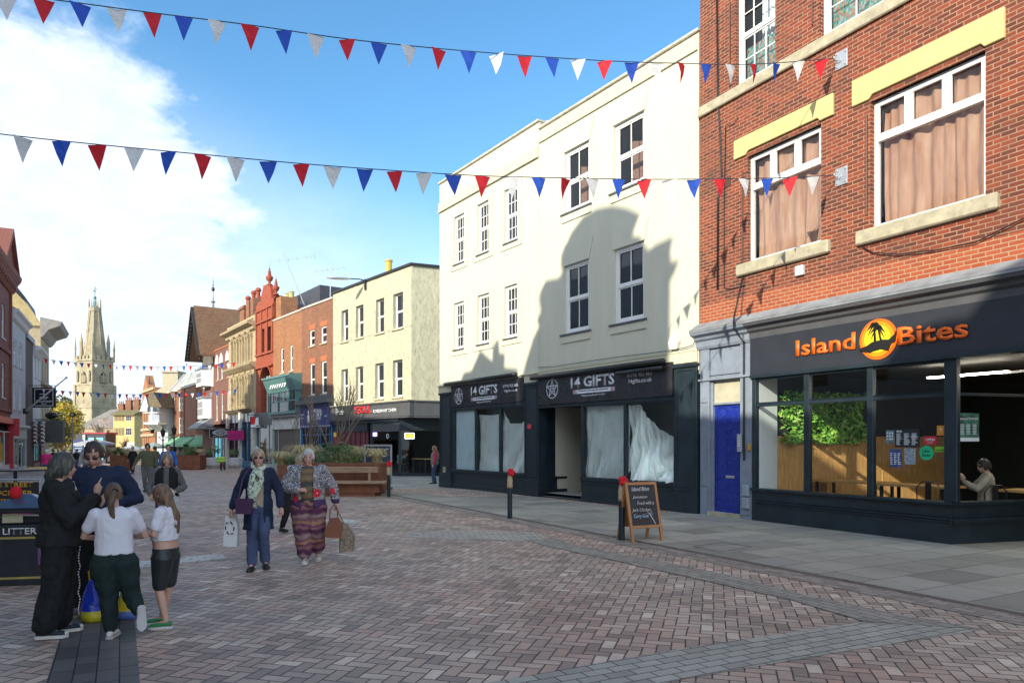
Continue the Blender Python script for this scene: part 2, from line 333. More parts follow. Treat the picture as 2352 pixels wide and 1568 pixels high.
mb = MB(); ys = [-80, 0, 26, 40, 60, 90, 130, 200, 700]; xs = [-400, -60, -20, 0, 20, 60, 400]
for j in range(len(ys) - 1):
    for i in range(len(xs) - 1):
        mb.quad(*[(x, y, zg(y)) for x, y in ((xs[i], ys[j]), (xs[i + 1], ys[j]), (xs[i + 1], ys[j + 1]), (xs[i], ys[j + 1]))])
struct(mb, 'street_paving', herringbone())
def sheet(name, pts, mat, lift=.004, edge=0):    # pts: px outline
    P3 = [G(x, y) for x, y in pts]; mb = MB(); mb.quad(*[(p.x, p.y, p.z + lift) for p in P3]); o = struct(mb, name, mat); return o
K0 = G(1568, 1264.6); K1 = G(2352, 1414.5); kd = (K0 - K1).xy.normalized(); kn = Vector((kd.y, -kd.x))   # kerb line, kn towards the shops
krot = math.atan2(kd.y, kd.x)
def kp(t, n, z=0): q = K1.xy + kd * t + kn * n; return (q.x, q.y, z + zg(q.y))
flag = slabs('paving_slabs', [(.17, .165, .15), (.24, .235, .21), (.29, .28, .25), (.20, .20, .19), (.33, .315, .28)], .95, .62, -(krot + R(90)), .007, (.035, .033, .03), rowvar=True, speck=.22, stain=.5, wob=.02, rough=.68)
mb = MB(); ts = [-6, 4, 12, 20]
ts = [-12, 0, 8, 16, 22.5, 24, 30, 40]
for a, b_ in zip(ts, ts[1:]):
    mb.quad(kp(a, .10, .012), kp(a, 18, .012), kp(b_, 18, .012), kp(b_, .10, .012))
struct(mb, 'pavement', flag)
mb = MB()
for a in range(-12, 24):
    mb.quad(kp(a + .01, -.02, .006), kp(a + .01, .09, .013), kp(a + .99, .09, .013), kp(a + .99, -.02, .006))
struct(mb, 'kerb_strip', pm('kerb_stone', (.13, .105, .09), rough=.7, var=.3, scale=6, bump=.4))
mb = MB()
for a in range(-12, 24, 3): mb.quad(kp(a, -.42, .004), kp(a, -.02, .004), kp(a + 3, -.02, .004), kp(a + 3, -.42, .004))
struct(mb, 'edge_course', slabs('edge_setts', [(.17, .145, .13), (.23, .20, .18), (.27, .24, .22)], .22, .11, -krot, .005, (.05, .045, .04)))
# diamond bands of setts across the herringbone
c3 = lambda x, y: (x * .784, y * .784)
g1 = G(*c3(1431, 2000)); g2 = G(*c3(2530, 1815)); b1rot = math.atan2(g2.y - g1.y, g2.x - g1.x)
bandm = slabs('sett_band', [(.22, .21, .19), (.27, .26, .235), (.31, .30, .27), (.25, .245, .225)], .23, .1125, -b1rot, .006, (.04, .038, .035), speck=.3, stain=.4, gain=1.55)
sheet('sett_band', [c3(900, 2088), c3(1700, 2062), c3(2000, 1989), c3(2520, 1900), c3(2884, 1844), c3(2600, 1793), c3(2531, 1821), c3(2000, 1899), c3(1431, 2000)], bandm)
g1 = G(*c3(2531, 1821)); g2 = G(*c3(2000, 1687)); b2rot = math.atan2(g2.y - g1.y, g2.x - g1.x)
band2 = slabs('sett_band_dark', [(.17, .16, .145), (.21, .20, .18), (.245, .235, .21), (.20, .18, .165)], .23, .1125, -b2rot, .006, (.05, .048, .042), speck=.3, stain=.45, gain=1.6)
sheet('sett_band', [c3(2884, 1844), c3(2531, 1821), c3(2310, 1755), c3(2000, 1687), c3(1778, 1637), c3(1601, 1600), c3(1540, 1582), c3(1640, 1580), c3(1669, 1594), c3(2000, 1657), c3(2127, 1683), c3(2340, 1738), c3(2595, 1793)], band2, lift=.008)
g1 = G(930, 1228); g2 = G(1270, 1222); b3 = math.atan2(g2.y - g1.y, g2.x - g1.x)
band3 = slabs('sett_band_pale', [(.26, .25, .23), (.31, .30, .27), (.36, .34, .31)], .23, .1125, -b3, .006, (.06, .055, .05), speck=.3, stain=.25)
sheet('sett_band', [(925, 1233), (1210, 1243), (1262, 1234), (1225, 1222), (1040, 1219), (935, 1226)], band3)
sheet('sett_band', [(306, 1304), (420, 1293), (524, 1282), (506, 1271), (400, 1280), (306, 1290)], slabs('sett_band_white', [(.36, .36, .34), (.43, .43, .41), (.48, .48, .46)], .3, .15, -.1, .008, (.10, .10, .09), speck=.2, stain=.15))
sheet('sett_band', [(738, 1196), (810, 1203), (830, 1196), (770, 1189)], MATS['sett_band_white'], lift=.007)
# drain channel strip
g1 = G(*c3(410, 2000)); g2 = G(*c3(393, 1802)); dr = math.atan2(g2.y - g1.y, g2.x - g1.x)
dm = slabs('channel_blocks', [(.12, .12, .125), (.16, .16, .165), (.19, .19, .195), (.22, .225, .23)], .30, .148, -dr, .006, (.02, .02, .02), speck=.15, stain=.45, rough=.5, rowvar=True, gain=.75)
a = G(*c3(410, 2000)); d_ = (g2 - g1).normalized(); nn = Vector((-d_.y, d_.x, 0)); wd = (G(*c3(136, 2000)) - a).dot(nn)
mb = MB(); p0 = a - d_ * 1.5; p1 = a + d_ * 3.3; mb.quad(*[(q.x, q.y, .004) for q in (p0, p1, p1 + nn * wd, p0 + nn * wd)]); struct(mb, 'channel_strip', dm)

for nm, pts in (('inspection_cover', [(2030, 1602), (2112, 1618), (2204, 1604), (2118, 1590)]), ('inspection_cover', [(1270, 1352 + 250), (1322, 1612), (1372, 1602), (1320, 1594)])):
    P3 = [G(*c3(x, y)) for x, y in pts]; cc = sum(P3, Vector()) / 4; mb = MB()
    for a, b in zip(P3, P3[1:] + P3[:1]): mb.quad(*[(q.x, q.y, .017) for q in (a, b, b + (cc - b) * .05, a + (cc - a) * .05)])
    struct(mb, nm, pm('cover_iron', (.05, .048, .045), rough=.6))
# ---------------- wall and window builders ----------------
def wall(mb, u0, u1, z0, z1, holes, y=0, rev=.14, rm=None, top=None):
    us = sorted({u0, u1, *[h[0] for h in holes], *[h[1] for h in holes]}); zs = sorted({z0, z1, *[h[2] for h in holes], *[h[3] for h in holes]})
    us = [u for u in us if u0 <= u <= u1]; zs = [z for z in zs if z0 <= z <= z1]
    for a, b in zip(us, us[1:]):
        for c, d in zip(zs, zs[1:]):
            m, n = (a + b) / 2, (c + d) / 2
            if any(h[0] < m < h[1] and h[2] < n < h[3] for h in holes): continue
            mb.quad((a, y, c), (b, y, c), (b, y, d), (a, y, d))
    cm = mb.cur
    if rm is not None: mb.cur = rm
    for h in holes:
        a, b, c, d = h[:4]; r = y + rev
        mb.quad((a, y, c), (a, y, d), (a, r, d), (a, r, c)); mb.quad((b, y, d), (b, y, c), (b, r, c), (b, r, d))
        mb.quad((a, y, d), (b, y, d), (b, r, d), (a, r, d)); mb.quad((b, y, c), (a, y, c), (a, r, c), (b, r, c))
    mb.cur = cm
def shell(mb, u0, u1, z0, z1, dep, y=0, zr=None):   # sides, back and flat roof behind a front wall
    mb.quad((u0, y + dep, z0), (u0, y, z0), (u0, y, z1), (u0, y + dep, z1)); mb.quad((u1, y, z0), (u1, y + dep, z0), (u1, y + dep, z1), (u1, y, z1))
    mb.quad((u1, y + dep, z0), (u0, y + dep, z0), (u0, y + dep, z1), (u1, y + dep, z1))
    zr = z1 - .3 if zr is None else zr
    mb.quad((u0, y, zr), (u1, y, zr), (u1, y + dep, zr), (u0, y + dep, zr))
def sash(parent, h, y=.1, fm=None, gm=None, bars=(1, 1), fw=.06, split=.5, sill=None, sm=None, sash_=True, bw=.022, casement=None, label=None, back=None, open_=False):
    u0, u1, z0, z1 = h[:4]; mb = MB(); e = .002
    mb.box(u0 + e, u0 + fw, y, y + .09, z0, z1 - e); mb.box(u1 - fw, u1 - e, y, y + .09, z0, z1 - e); mb.box(u0 + fw, u1 - fw, y, y + .09, z1 - fw, z1 - e); mb.box(u0 + fw, u1 - fw, y, y + .09, z0, z0 + fw * 1.3)
    zm = z0 + (z1 - z0) * split; a, b = u0 + fw, u1 - fw
    if sash_:
        rw = fw * .75
        mb.box(a, b, y + .02, y + .075, zm - rw / 2, zm + rw / 2)
        parts = [(zm + rw / 2, z1 - fw, y + .02), (z0 + fw * 1.3, zm - rw / 2, y + .045)]
        for p0, p1, yy in parts:
            mb.box(a, a + rw * .7, yy, yy + .03, p0, p1); mb.box(b - rw * .7, b, yy, yy + .03, p0, p1)
            mb.box(a + rw * .7, b - rw * .7, yy, yy + .03, p0, p0 + rw * .6); mb.box(a + rw * .7, b - rw * .7, yy, yy + .03, p1 - rw * .6, p1)
    else: parts = [(z0 + fw * 1.3, z1 - fw, y + .03)]
    nx, nz = bars
    for p0, p1, yy in parts:
        for k in range(1, nx): u = a + (b - a) * k / nx; mb.box(u - bw / 2, u + bw / 2, yy + .004, yy + .026, p0, p1)
        for k in range(1, nz): z = p0 + (p1 - p0) * k / nz; mb.box(a, b, yy + .006, yy + .024, z - bw / 2, z + bw / 2)
    o = mb.build('window', fm, parent)
    g = MB(); g.box(a, b, y + .052 if not sash_ else y + .06, y + .064 if not sash_ else y + .072, z0 + .03, z1 - .03); g.build('pane', gm, o)
    if back: k = MB(); k.quad((a, y + .35, z0), (b, y + .35, z0), (b, y + .35, z1), (a, y + .35, z1)); k.build('blind', back, o)
    if sill: s = MB(); s.box(u0 - sill[0], u1 + sill[0], -sill[1], y + .02, z0 - sill[2], z0 - .002); s.build('sill', sm or fm, parent, bevel=.008)
    return o
def trimbox(mb, u0, u1, z0, z1, n, y=0): mb.box(u0, u1, y - n, y - .0015, z0, z1)
def cornice(mb, u0, u1, z, prof, y=0):          # prof: list of (projection, height) from below
    pts = [(y - p, z + h) for p, h in prof]; pts += [(y + .02, z + prof[-1][1]), (y + .02, z + prof[0][1])]
    mb.prism(pts, u0, u1, 'x')
white = pm('white_paint', (.78, .78, .76), rough=.4, var=.04, bump=.05, dirt=.15, dcol=(.4, .38, .33), scale=4)
gd_ = glass_dark('window_glass'); gl_ = glass_clear('shop_glass'); gl2 = glass_clear('cafe_glass', (.93, .95, .94)); gl3 = glass_clear('cafe_glass_side', (.93, .95, .94), .35)
black = pm('black_paint', (.014, .026, .034), rough=.38, var=.3, bump=.1, scale=3, dirt=.12, dcol=(.16, .16, .15))
blackm = pm('black_metal', (.015, .016, .018), rough=.4, var=.2, bump=.05)
steel = pm('galvanised_steel', (.5, .52, .54), rough=.45, metal=.7, var=.1)
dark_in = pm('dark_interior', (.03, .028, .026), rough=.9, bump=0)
lead = pm('lead_flashing', (.23, .25, .27), rough=.55, var=.25, scale=3, bump=.3, bscale=12)
cA = conv(1250, 50, 2.613); cB = conv(1250, 550, 2.613); cC = conv(1250, 1000, 2.613); cD = conv(2000, 850, 2.036); cE = conv(2000, 0, 1.742)
cF = conv(950, 750, 2.24); cG = conv(950, 1150, 4.751); cH = conv(500, 750, 2.412); cI = conv(0, 700, 2.24); cJ = conv(0, 850, 3.485); cK = conv(200, 1150, 5.345); cL = conv(540, 1150, 5.345)
def rc(pl, c, xl, xr, yt, yb):
    a = c(xl, yt); b = c(xr, yb); return pl.rect(a[0], b[0], a[1], b[1])
# ---- red brick building with the cafe ----
PI_ = Plane(1608, 17.06, 2187, 11.89)
def ibz(c, x, y): q = c(x, y); return PI_.uz(*q)
redbrick = brick('red_brick', (.33, .063, .025), (.085, .024, .016), (.42, .28, .18), var=.5, weather=.65, vscale=1.1, wcol=(.085, .042, .032))
newbrick = brick('orange_brick', (.44, .10, .035), (.34, .07, .028), (.48, .34, .22), weather=.12)
stone = pm('stone_sill', (.42, .38, .27), rough=.85, var=.2, scale=5, bump=.5, bscale=30, dirt=.6, dcol=(.12, .11, .09))
yell = pm('yellow_lintel_paint', (.62, .53, .22), rough=.6, var=.08, scale=3, bump=.2, bscale=14, dirt=.5, dcol=(.36, .31, .17))
def ib_building():
    B = thing('brick_building', 'red brick building with yellow lintels and pink curtains above a dark cafe front', 'building', PI_.P(0), PI_.rot)
    L = 13.5; top = 14.5; zc = 4.36                                 # zc: top of the shop cornice
    w1 = rc(PI_, cE, 330, 706, 800, 1342); w2 = rc(PI_, cE, 960, 1545, 520, 1168)
    w3 = rc(PI_, cE, 268, 472, -330, 425); w4 = rc(PI_, cE, 700, 1010, -560, 178)
    zs = ibz(cE, 90, 575)[1]
    w3 = (w3[0], w3[1], zs + .12, zs + 2.25); w4 = (w4[0], w4[0] + 1.35, zs + .12, zs + 2.25)
    holes = [w1, w2, w3, w4]
    mb = MB(); wall(mb, 0, L, zc + .55, top, holes, rev=.2); shell(mb, 0, L, zc - .2, top, 9)
    mb.build('wall', redbrick, B)
    mb = MB(); z_n = zc + .55; wall(mb, 0, L, zc - .3, z_n, []); mb.build('repaired_brickwork', newbrick, B)
    mb = MB(); trimbox(mb, -.03, L, zs - .14, zs + .10, .07); mb.build('string_course', stone, B, bevel=.02)
    for h, sx in ((w1, .34), (w2, .34)):
        mb = MB(); zt = h[3]; lh = .46 if h is w1 else .52
        a, b_ = h[0] - .36, h[1] + .30; mb.prism([(a, zt + .04), (h[0] - .02, zt + .04), (h[0] + .05, zt + .11), (h[1] - .05, zt + .11), (h[1], zt + .04), (b_, zt + .04), (b_, zt + lh), (a, zt + lh)], -.05, .17)
        mb.box(h[0] + .01, h[1] - .01, .03, .19, zt, zt + .1); mb.build('lintel', yell, B, bevel=.01)
        s = MB(); s.box(h[0] - .26, h[1] + .22, -.1, .1, h[2] - .26, h[2] - .003); s.build('sill', stone, B, bevel=.025)
        m = MB(); u0, u1, z0, z1 = h; f = .075; y = .1
        zt2 = z0 + (z1 - z0) * .70
        m.box(u0 + .002, u0 + f, y, y + .09, z0, z1 - .002); m.box(u1 - f, u1 - .002, y, y + .09, z0, z1 - .002)
        m.box(u0 + f, u1 - f, y, y + .09, z0, z0 + f); m.box(u0 + f, u1 - f, y, y + .09, z1 - f, z1 - .002); m.box(u0 + f, u1 - f, y - .01, y + .09, zt2 - .05, zt2 + .05)
        for k in (1, 2):
            uu = u0 + (u1 - u0) * k / 3; m.box(uu - .045, uu + .045, y + .002, y + .088, zt2 + .05, z1 - f)
        for k in range(3):
            a1 = u0 + (u1 - u0) * k / 3 + (.075 if k == 0 else .045); b1 = u0 + (u1 - u0) * (k + 1) / 3 - (.075 if k == 2 else .045); c1, d1 = zt2 + .05, z1 - f; t = .035
            m.box(a1, a1 + t, y - .015, y + .03, c1, d1); m.box(b1 - t, b1, y - .015, y + .03, c1, d1); m.box(a1 + t, b1 - t, y - .015, y + .03, c1, c1 + t); m.box(a1 + t, b1 - t, y - .015, y + .03, d1 - t, d1)
        wo = m.build('window', white, B, bevel=.004)
        g = MB(); g.box(u0 + f, u1 - f, y + .05, y + .058, z0 + f, z1 - f); g.build('pane', glassc, wo)
        cu = MB(); n = 90 if h is w2 else 56
        for row in range(5):
            pass
        pts = []
        for k in range(n + 1):
            t = k / n; u = u0 + .1 + (u1 - u0 - .16) * t
            pts.append((u, y + .16 + .028 * math.sin(t * n * .55 + 1.7 * math.sin(t * 9)) + .02 * math.sin(t * 31)))
        rings = [[(p[0] + .012 * math.sin(z * 3 + p[0] * 9), p[1] + .012 * math.sin(z * 5 + p[0] * 4), z) for p in pts] for z in (z0 + .04, z0 + (z1 - z0) * .25, z0 + (z1 - z0) * .5, z0 + (z1 - z0) * .75, z1 - .02)]
        for a_, b2 in zip(rings, rings[1:]):
            for k in range(n): cu.quad(a_[k], a_[k + 1], b2[k + 1], b2[k])
        cu.build('curtain', curtm, wo, smooth=True)
    for h in (w3, w4):
        o = sash(B, h, y=.12, fm=white, gm=glassc, bars=(3 if h is w3 else 2, 2), fw=.08, split=.52)
        k = MB(); k.quad((h[0], .30, h[2]), (h[1], .30, h[2]), (h[1], .30, h[2] + (h[3] - h[2]) * .42), (h[0], .30, h[2] + (h[3] - h[2]) * .42)); k.build('leaf_print_screen', leafm, o)
        k = MB()
        for i in range(40):
            ua = h[0] + .45 + (h[1] - h[0] - .5) * i / 40; ub = ua + (h[1] - h[0] - .5) / 40
            k.quad((ua, .36 + .02 * math.sin(i), h[2] + .8), (ub, .36 + .02 * math.sin(i + 1), h[2] + .8), (ub, .36 + .02 * math.sin(i + 1), h[3]), (ua, .36 + .02 * math.sin(i), h[3]))
        k.build('net_curtain', netm, o)
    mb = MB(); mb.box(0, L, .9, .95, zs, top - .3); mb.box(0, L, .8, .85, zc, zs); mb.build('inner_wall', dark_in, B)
    # shopfront zone: measured positions
    ud0 = ibz(cD, 100, 700)[0]; ud1 = ibz(cD, 412, 700)[0]            # grey door bay, then shop
    us = ibz(cD, 2205 if False else 1625, 700)[0]                     # right pier of the window
    zf1 = ibz(cD, 700, 205)[1]; zf0 = ibz(cD, 700, 478)[1]            # sign board
    # cornice
    pf = [(.02, -.36), (.05, -.30), (.06, -.18), (.12, -.14), (.14, -.08), (.24, -.04), (.26, .02), (.10, .12)]
    m = MB(); cornice(m, -.08, ud1 - .02, zc - .12, pf); m.build('cornice', greyp, B)
    m = MB(); cornice(m, ud1 - .02, L, zc - .12, pf); m.build('cornice', charp, B)
    m = MB(); m.box(-.09, L, -.27, .02, zc - .098, zc - .07); cornice(m, -.09, L, zc - .07, [(.26, 0), (.27, .03), (.10, .14), (.03, .20)]); m.build('lead_capping', lead, B)
    zb = zf1 + .02
    m = MB(); m.box(ud1, L, -.03, .25, zb + .06, zc - .48); m.build('upper_fascia', charp, B)
    m = MB(); m.box(ud1, L, -.07, -.031, zb, zb + .06); m.box(ud1, L, -.09, -.0305, zb + .02, zb + .045); m.build('fascia_moulding', charp, B)
    m = MB(); m.box(ud1 + .0, L, -.05, .25, zf0, zb - .002); m.build('sign_board', signm, B)
    m = MB(); m.box(ud1, L, -.07, .2, zf0 - .07, zf0 - .002); m.build('transom_rail', black, B)
    return B, dict(ud1=ud1, us=us, zf0=zf0, zf1=zf1, zc=zc, L=L)
glassc = glass_clear('bay_glass', (.9, .92, .92), 1.3)
m_, nt_, b_ = new('pink_curtain'); n_ = nd(nt_, 'ShaderNodeTexNoise', i0=nd(nt_, 'ShaderNodeMapping', i0=objc(nt_), i3=(6, 1, .8)).outputs[0], Scale=1.6, Detail=6)
lk(nt_, ramp(nt_, n_.outputs[0], [(.3, (.40, .20, .13)), (.55, (.54, .31, .22)), (.75, (.60, .40, .29))]), b_.inputs[0]); b_.inputs['Roughness'].default_value = .9; curtm = m_
m_, nt_, b_ = new('leaf_print'); v_ = nd(nt_, 'ShaderNodeTexVoronoi', i0=nd(nt_, 'ShaderNodeMapping', i0=objc(nt_), i3=(1, 1, .7)).outputs[0], Scale=26)
lk(nt_, ramp(nt_, nd(nt_, 'ShaderNodeSeparateColor', i0=v_.outputs[1]).outputs[0], [(0, (.05, .12, .09)), (.3, (.12, .35, .30)), (.5, (.30, .50, .50)), (.7, (.40, .12, .12)), (1, (.45, .40, .20))]), b_.inputs[0]); leafm = m_
netm = pm('net_curtain', (.72, .75, .78), rough=.9, var=.06, bump=0)
greyp = pm('blue_grey_paint', (.22, .26, .32), rough=.5, var=.15, scale=3, bump=.3, bscale=14, dirt=.35, dcol=(.45, .45, .43))
charp = pm('charcoal_paint', (.085, .088, .095), rough=.5, var=.15, scale=2, bump=.15, bscale=20, dirt=.1, dcol=(.2, .2, .2))
signm = pm('sign_board_navy', (.022, .026, .036), rough=.55, var=.12, scale=3, bump=.05)
IB, ib = ib_building()
cP = conv(2150, 1050, 2.767); cQ = conv(2030, 850, 2.272)
def onplane(pl, c, x, y): return pl.uz(*c(x, y))
# ---- blue door bay ----
bluep = pm('blue_door_paint', (.008, .024, .27), rough=.35, var=.15, scale=5, bump=.1, bscale=20, dirt=.45, dcol=(.30, .34, .45), stretch=(1, 1, 2.2))
def door_bay():
    z = lambda y, x=200: onplane(PI_, cQ, x, y)[1]; u = lambda x: onplane(PI_, cQ, x, 900)[0]
    ud1 = ib['ud1']; m = MB(); zt = ib['zc'] - .48
    zA, zB, zC_, zD, zE = z(320, 105), z(578), z(592), z(745), z(1488)
    a0, a1, a2, a3, b0, b1, b2 = 0, u(45), u(106), u(119), u(306), u(345), ud1
    m.box(0, ud1, 0, .25, zA + .04, zt); m.box(0, a2, 0, .25, -.05, zA); m.box(b0 + .03, ud1, 0, .25, -.05, zA); m.box(a2, b0 + .03, .05, .25, zB, zA)
    m.box(-.03, ud1, -.05, .2, zA, zA + .04); m.box(-.03, ud1, -.04, .2, zB - .05, zB); m.box(a2 - .02, b0 + .05, -.015, .02, zA - .1, zA - .001)
    m.box(a2, a3, .06, .2, zE, zB - .051); m.box(b0, b0 + .03, .06, .2, zE, zB - .051); m.box(a3, b0, .06, .2, zD - .05, zD)
    m.box(.03, a2 - .03, -.03, -.001, 0, .62); m.box(.03, a2 - .03, -.025, -.001, zD + .02, zD + .07)
    for k in range(4): x = .08 + k * (a2 - .16) / 3; m.box(x - .018, x + .018, -.022, -.001, .68, zD - .05)
    m.box(b0 + .05, ud1 - .03, -.02, -.001, .1, .66); m.build('door_surround', greyp, IB, bevel=.006)
    g = MB(); g.box(a3, b0, .12, .13, zD, zB - .05); g.build('transom_light', pm('painted_glass', (.48, .45, .33), rough=.35, var=.12, scale=3, dirt=.2), IB)
    d = MB(); d.box(a3 + .005, b0 - .005, .12, .17, zE + .03, zD - .055); D = None
    w = b0 - a3; hh = zD - zE
    for (p, q, r, s_) in ((.1, .46, .80, .96), (.54, .9, .80, .96), (.1, .46, .40, .76), (.54, .9, .40, .76), (.1, .9, .06, .32)):
        x0, x1, y0, y1 = a3 + w * p, a3 + w * q, zE + hh * r, zE + hh * s_
        d.box(x0, x1, .112, .1195, y0, y0 + .012); d.box(x0, x1, .112, .1195, y1 - .012, y1); d.box(x0, x0 + .012, .112, .1195, y0, y1); d.box(x1 - .012, x1, .112, .1195, y0, y1)
    D = d.build('door', bluep, IB)
    k = MB(); lx = u(225); lz = z(1240); k.box(lx - .13, lx + .13, .10, .118, lz - .03, lz + .03); k.box(lx - .1, lx + .1, .095, .0995, lz - .018, lz + .018); k.build('letter_plate', steel, D)
    s = MB(); s.box(a2, b0 + .05, -.05, .2, -.02, zE + .03); s.build('door_step', stone, IB)
    k = MB(); ex = u(318); ez = z(1015, 318); k.box(ex - .07, ex + .06, -.05, .0, ez - .2, ez + .2); K = k.build('entry_phone', steel, IB, bevel=.01)
    kk = MB()
    for i in range(5): kk.box(ex - .045, ex + .03, -.056, -.0505, ez + .13 - i * .052, ez + .165 - i * .052)
    kk.build('call_buttons', pm('button_white', (.7, .7, .66), rough=.4), K)
    for zz in (z(1332, 360), z(1415, 360)):
        k = MB(); k.box(u(342), u(384), -.09, -.001, zz - .125, zz + .125); k.build('meter_box', pm('meter_box_grey', (.30, .34, .40), rough=.5), IB, bevel=.02)
    k = MB(); k.box(u(370), u(386), -.03, -.001, z(1065, 375), z(1022, 375)); k.build('orange_sticker', pm('sticker_orange', (.6, .3, .04), rough=.5), IB)
    ca = MB()
    for o_, rr in ((0, .007), (.022, .006), (-.02, .006)):
        px = u(345) + o_; ca.tube([(px + .02, -.06, zt + 1.5), (px, -.27 if 0 else -.32, zt + .55), (px - .01, -.32, zt + .3), (px + .01, -.03, zt), (px, -.03, zA + .2), (px + .015, -.07, zA), (px, -.03, zA - .3), (px, -.03, zD), (px + .01, -.03, 1.3)], rr, 6)
    ca.build('cable', blackm, IB, smooth=True)
door_bay()
# ---- cafe shop front ----
def cafe():
    ud1, L, zf0 = ib['ud1'], ib['L'], ib['zf0']; U = lambda x, y=700: onplane(PI_, cP, x, y)[0]; Z = lambda x, y: onplane(PI_, cP, x, y)[1]
    uc = U(1765); zs = (Z(150, 1030) + Z(1700, 1180)) / 2; zt = (Z(380, 350) + Z(1400, 318)) / 2; zh = zf0 - .07
    # corner and canted entrance
    p = G(2352, 1243); q = PI_.P(uc); dd = p.xy - q.xy; iu, iy = dd.dot(PI_.d), dd.dot(Vector((-PI_.d.y, PI_.d.x))); sc_ = 3.2 / dd.length; ex, ey = uc + iu * sc_, iy * sc_
    mlx = [(U(150) - .0, U(180)), (U(568), U(612)), (U(1080), U(1130)), (U(1706), U(1812))]
    fr = MB()
    for i, (a, b) in enumerate(mlx): fr.box(a, b, -.015, .09, zs, zh)
    for (a, b) in zip(mlx, mlx[1:]):
        fr.box(a[1], b[0], 0, .08, zt - .045, zt + .03); fr.box(a[1], b[0], -.012, .02, zt + .0305, zt + .045); fr.box(a[1], b[0], .01, .07, zh - .05, zh)
    fr.build('window_frame', black, IB, bevel=.008)
    gl = MB()
    for (a, b) in zip(mlx, mlx[1:]): gl.quad((a[1], .045, zs), (b[0], .045, zs), (b[0], .045, zh), (a[1], .045, zh))
    gl.build('pane', gl2, IB)
    rs = MB(); rs.box(ud1, uc, 0, .22, -.05, zs - .05)
    rs.build('stall_riser', black, IB)
    ms = MB(); ms.box(ud1 + .02, uc + .03, -.07, .2, zs - .05, zs); za = (Z(200, 1150) + Z(1700, 1335)) / 2; ms.box(ud1 + .12, uc + .02, -.03, -.001, za - .035, za); ms.box(ud1 + .12, uc + .03, -.045, -.001, za + .015, za + .045); ms.box(ud1 + .12, uc + .02, -.03, -.001, za + .06, za + .08)
    ms.build('sill_moulding', black, IB, bevel=.006)
    # canted side
    an = math.atan2(ey, ex - uc); Ln = math.hypot(ex - uc, ey); cs = thing('tmp', '', ''); bpy.data.objects.remove(cs)
    def cant(mb):
        c, s = math.cos(an), math.sin(an); mb.v = [(uc + x * c - y * s, x * s + y * c, z) for x, y, z in mb.v]; return mb
    k = MB(); k.box(0, Ln, 0, .2, -.05, zs - .05); cant(k).build('entrance_riser', black, IB)
    k = MB(); k.box(-.03, Ln, -.06, .18, zs - .05, zs - .002); k.box(0, Ln, -.045, -.001, za - .035, za + .045); k.box(0, Ln, -.03, -.001, za + .06, za + .08); k.box(.0, .09, 0, .1, zs, zh); k.box(1.9, 2.0, 0, .1, zs, zh); k.box(.09, 1.9, .01, .07, zt - .03, zt + .02); cant(k).build('entrance_frame', black, IB)
    k = MB(); k.quad((.09, .04, zs), (Ln, .04, zs), (Ln, .04, zh), (.09, .04, zh)); cant(k).build('entrance_pane', gl3, IB)
    # soffit above entrance and ceiling
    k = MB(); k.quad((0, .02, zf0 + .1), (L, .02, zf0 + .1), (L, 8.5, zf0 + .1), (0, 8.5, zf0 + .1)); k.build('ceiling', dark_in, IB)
    k = MB(); k.prism([(ud1 + .1, .23), (uc - .05, .23), (ex, ey + .1), (L, ey + .1), (L, 8.5), (ud1 + .1, 8.5)], -.06, .12, 'z'); k.build('floor', pm('cafe_floor', (.16, .10, .06), rough=.4), IB)
    wl = pm('cafe_white_wall', (.68, .74, .76), rough=.7, var=.03, bump=0)
    # left wall of the room, running inward
    A = PI_.P(ud1 + .12, 0, -.1); Bp = PI_.P(ud1 + .12, 0, -7.5)
    PLw = Plane(CX + F * A.x / A.y, A.y, CX + F * Bp.x / Bp.y, Bp.y); w_ = lambda x, y=678: onplane(PLw, cP, x, y)
    wa = w_(352)[0]; zpl = w_(400, 642)[1]; x0 = ud1 + .12
    k = MB(); k.box(x0 - .1, x0, .1, .1 + wa, .12, zf0 + .1); k.build('white_pier', wl, IB)
    pk = MB(); n = 30; pw = (7.3 - wa) / n
    for i in range(n): a = .1 + wa + i * pw; pk.box(x0 - .03, x0 + .04 + rnd.uniform(0, .008), a, a + pw - .006, .12, zpl)
    pk.box(x0 - .03, x0 + .09, .1 + wa, 7.4, zpl, zpl + .04)
    wood = pm('larch_planks', (.66, .38, .14), rough=.55, var=.3, scale=3, stretch=(9, 9, 1.2), bump=.15, dirt=.35, dcol=(.2, .08, .025))
    pk.build('plank_wall', wood, IB)
    k = MB(); k.box(x0 - .12, x0 - .04, .1 + wa, 8.45, .12, zf0 + .1); k.build('party_wall', dark_in, IB)
    lv = MB(); r = random.Random(3)
    for i in range(5200):
        a = .12 + wa + (r.random() ** .8) * 2.7; z = zpl - .12 + r.random() * (zf0 - zpl - .2); x = x0 + .02 + r.random() * .22 + .1 * math.sin(a * 5) * math.sin(z * 6)
        s = r.uniform(.03, .075); n_ = Vector((r.uniform(.2, 1), r.uniform(-.8, .8), r.uniform(-.3, 1))).normalized(); t = n_.orthogonal().normalized(); t.rotate(Matrix.Rotation(r.random() * 6.28, 3, n_)); b_ = n_.cross(t); c = Vector((x, a, z)); lv.cur = r.choice((0, 0, 1, 2))
        lv.quad(c - t * s, c - b_ * s * .45, c + t * s, c + b_ * s * .45)
    lv.build('leafy_wall', [pm('leaf_bright', (.22, .50, .06), rough=.5, var=.3), pm('leaf_mid', (.11, .32, .05), rough=.5, var=.3), pm('leaf_lime', (.40, .62, .12), rough=.5, var=.3)], IB)
    k = MB(); k.box(ud1, L, 8.3, 8.4, .1, zf0 + .1); k.box(L - .1, L, .2, 8.4, .1, zf0 + .1); k.build('back_wall', pm('cafe_back', (.02, .03, .028), rough=.8), IB)
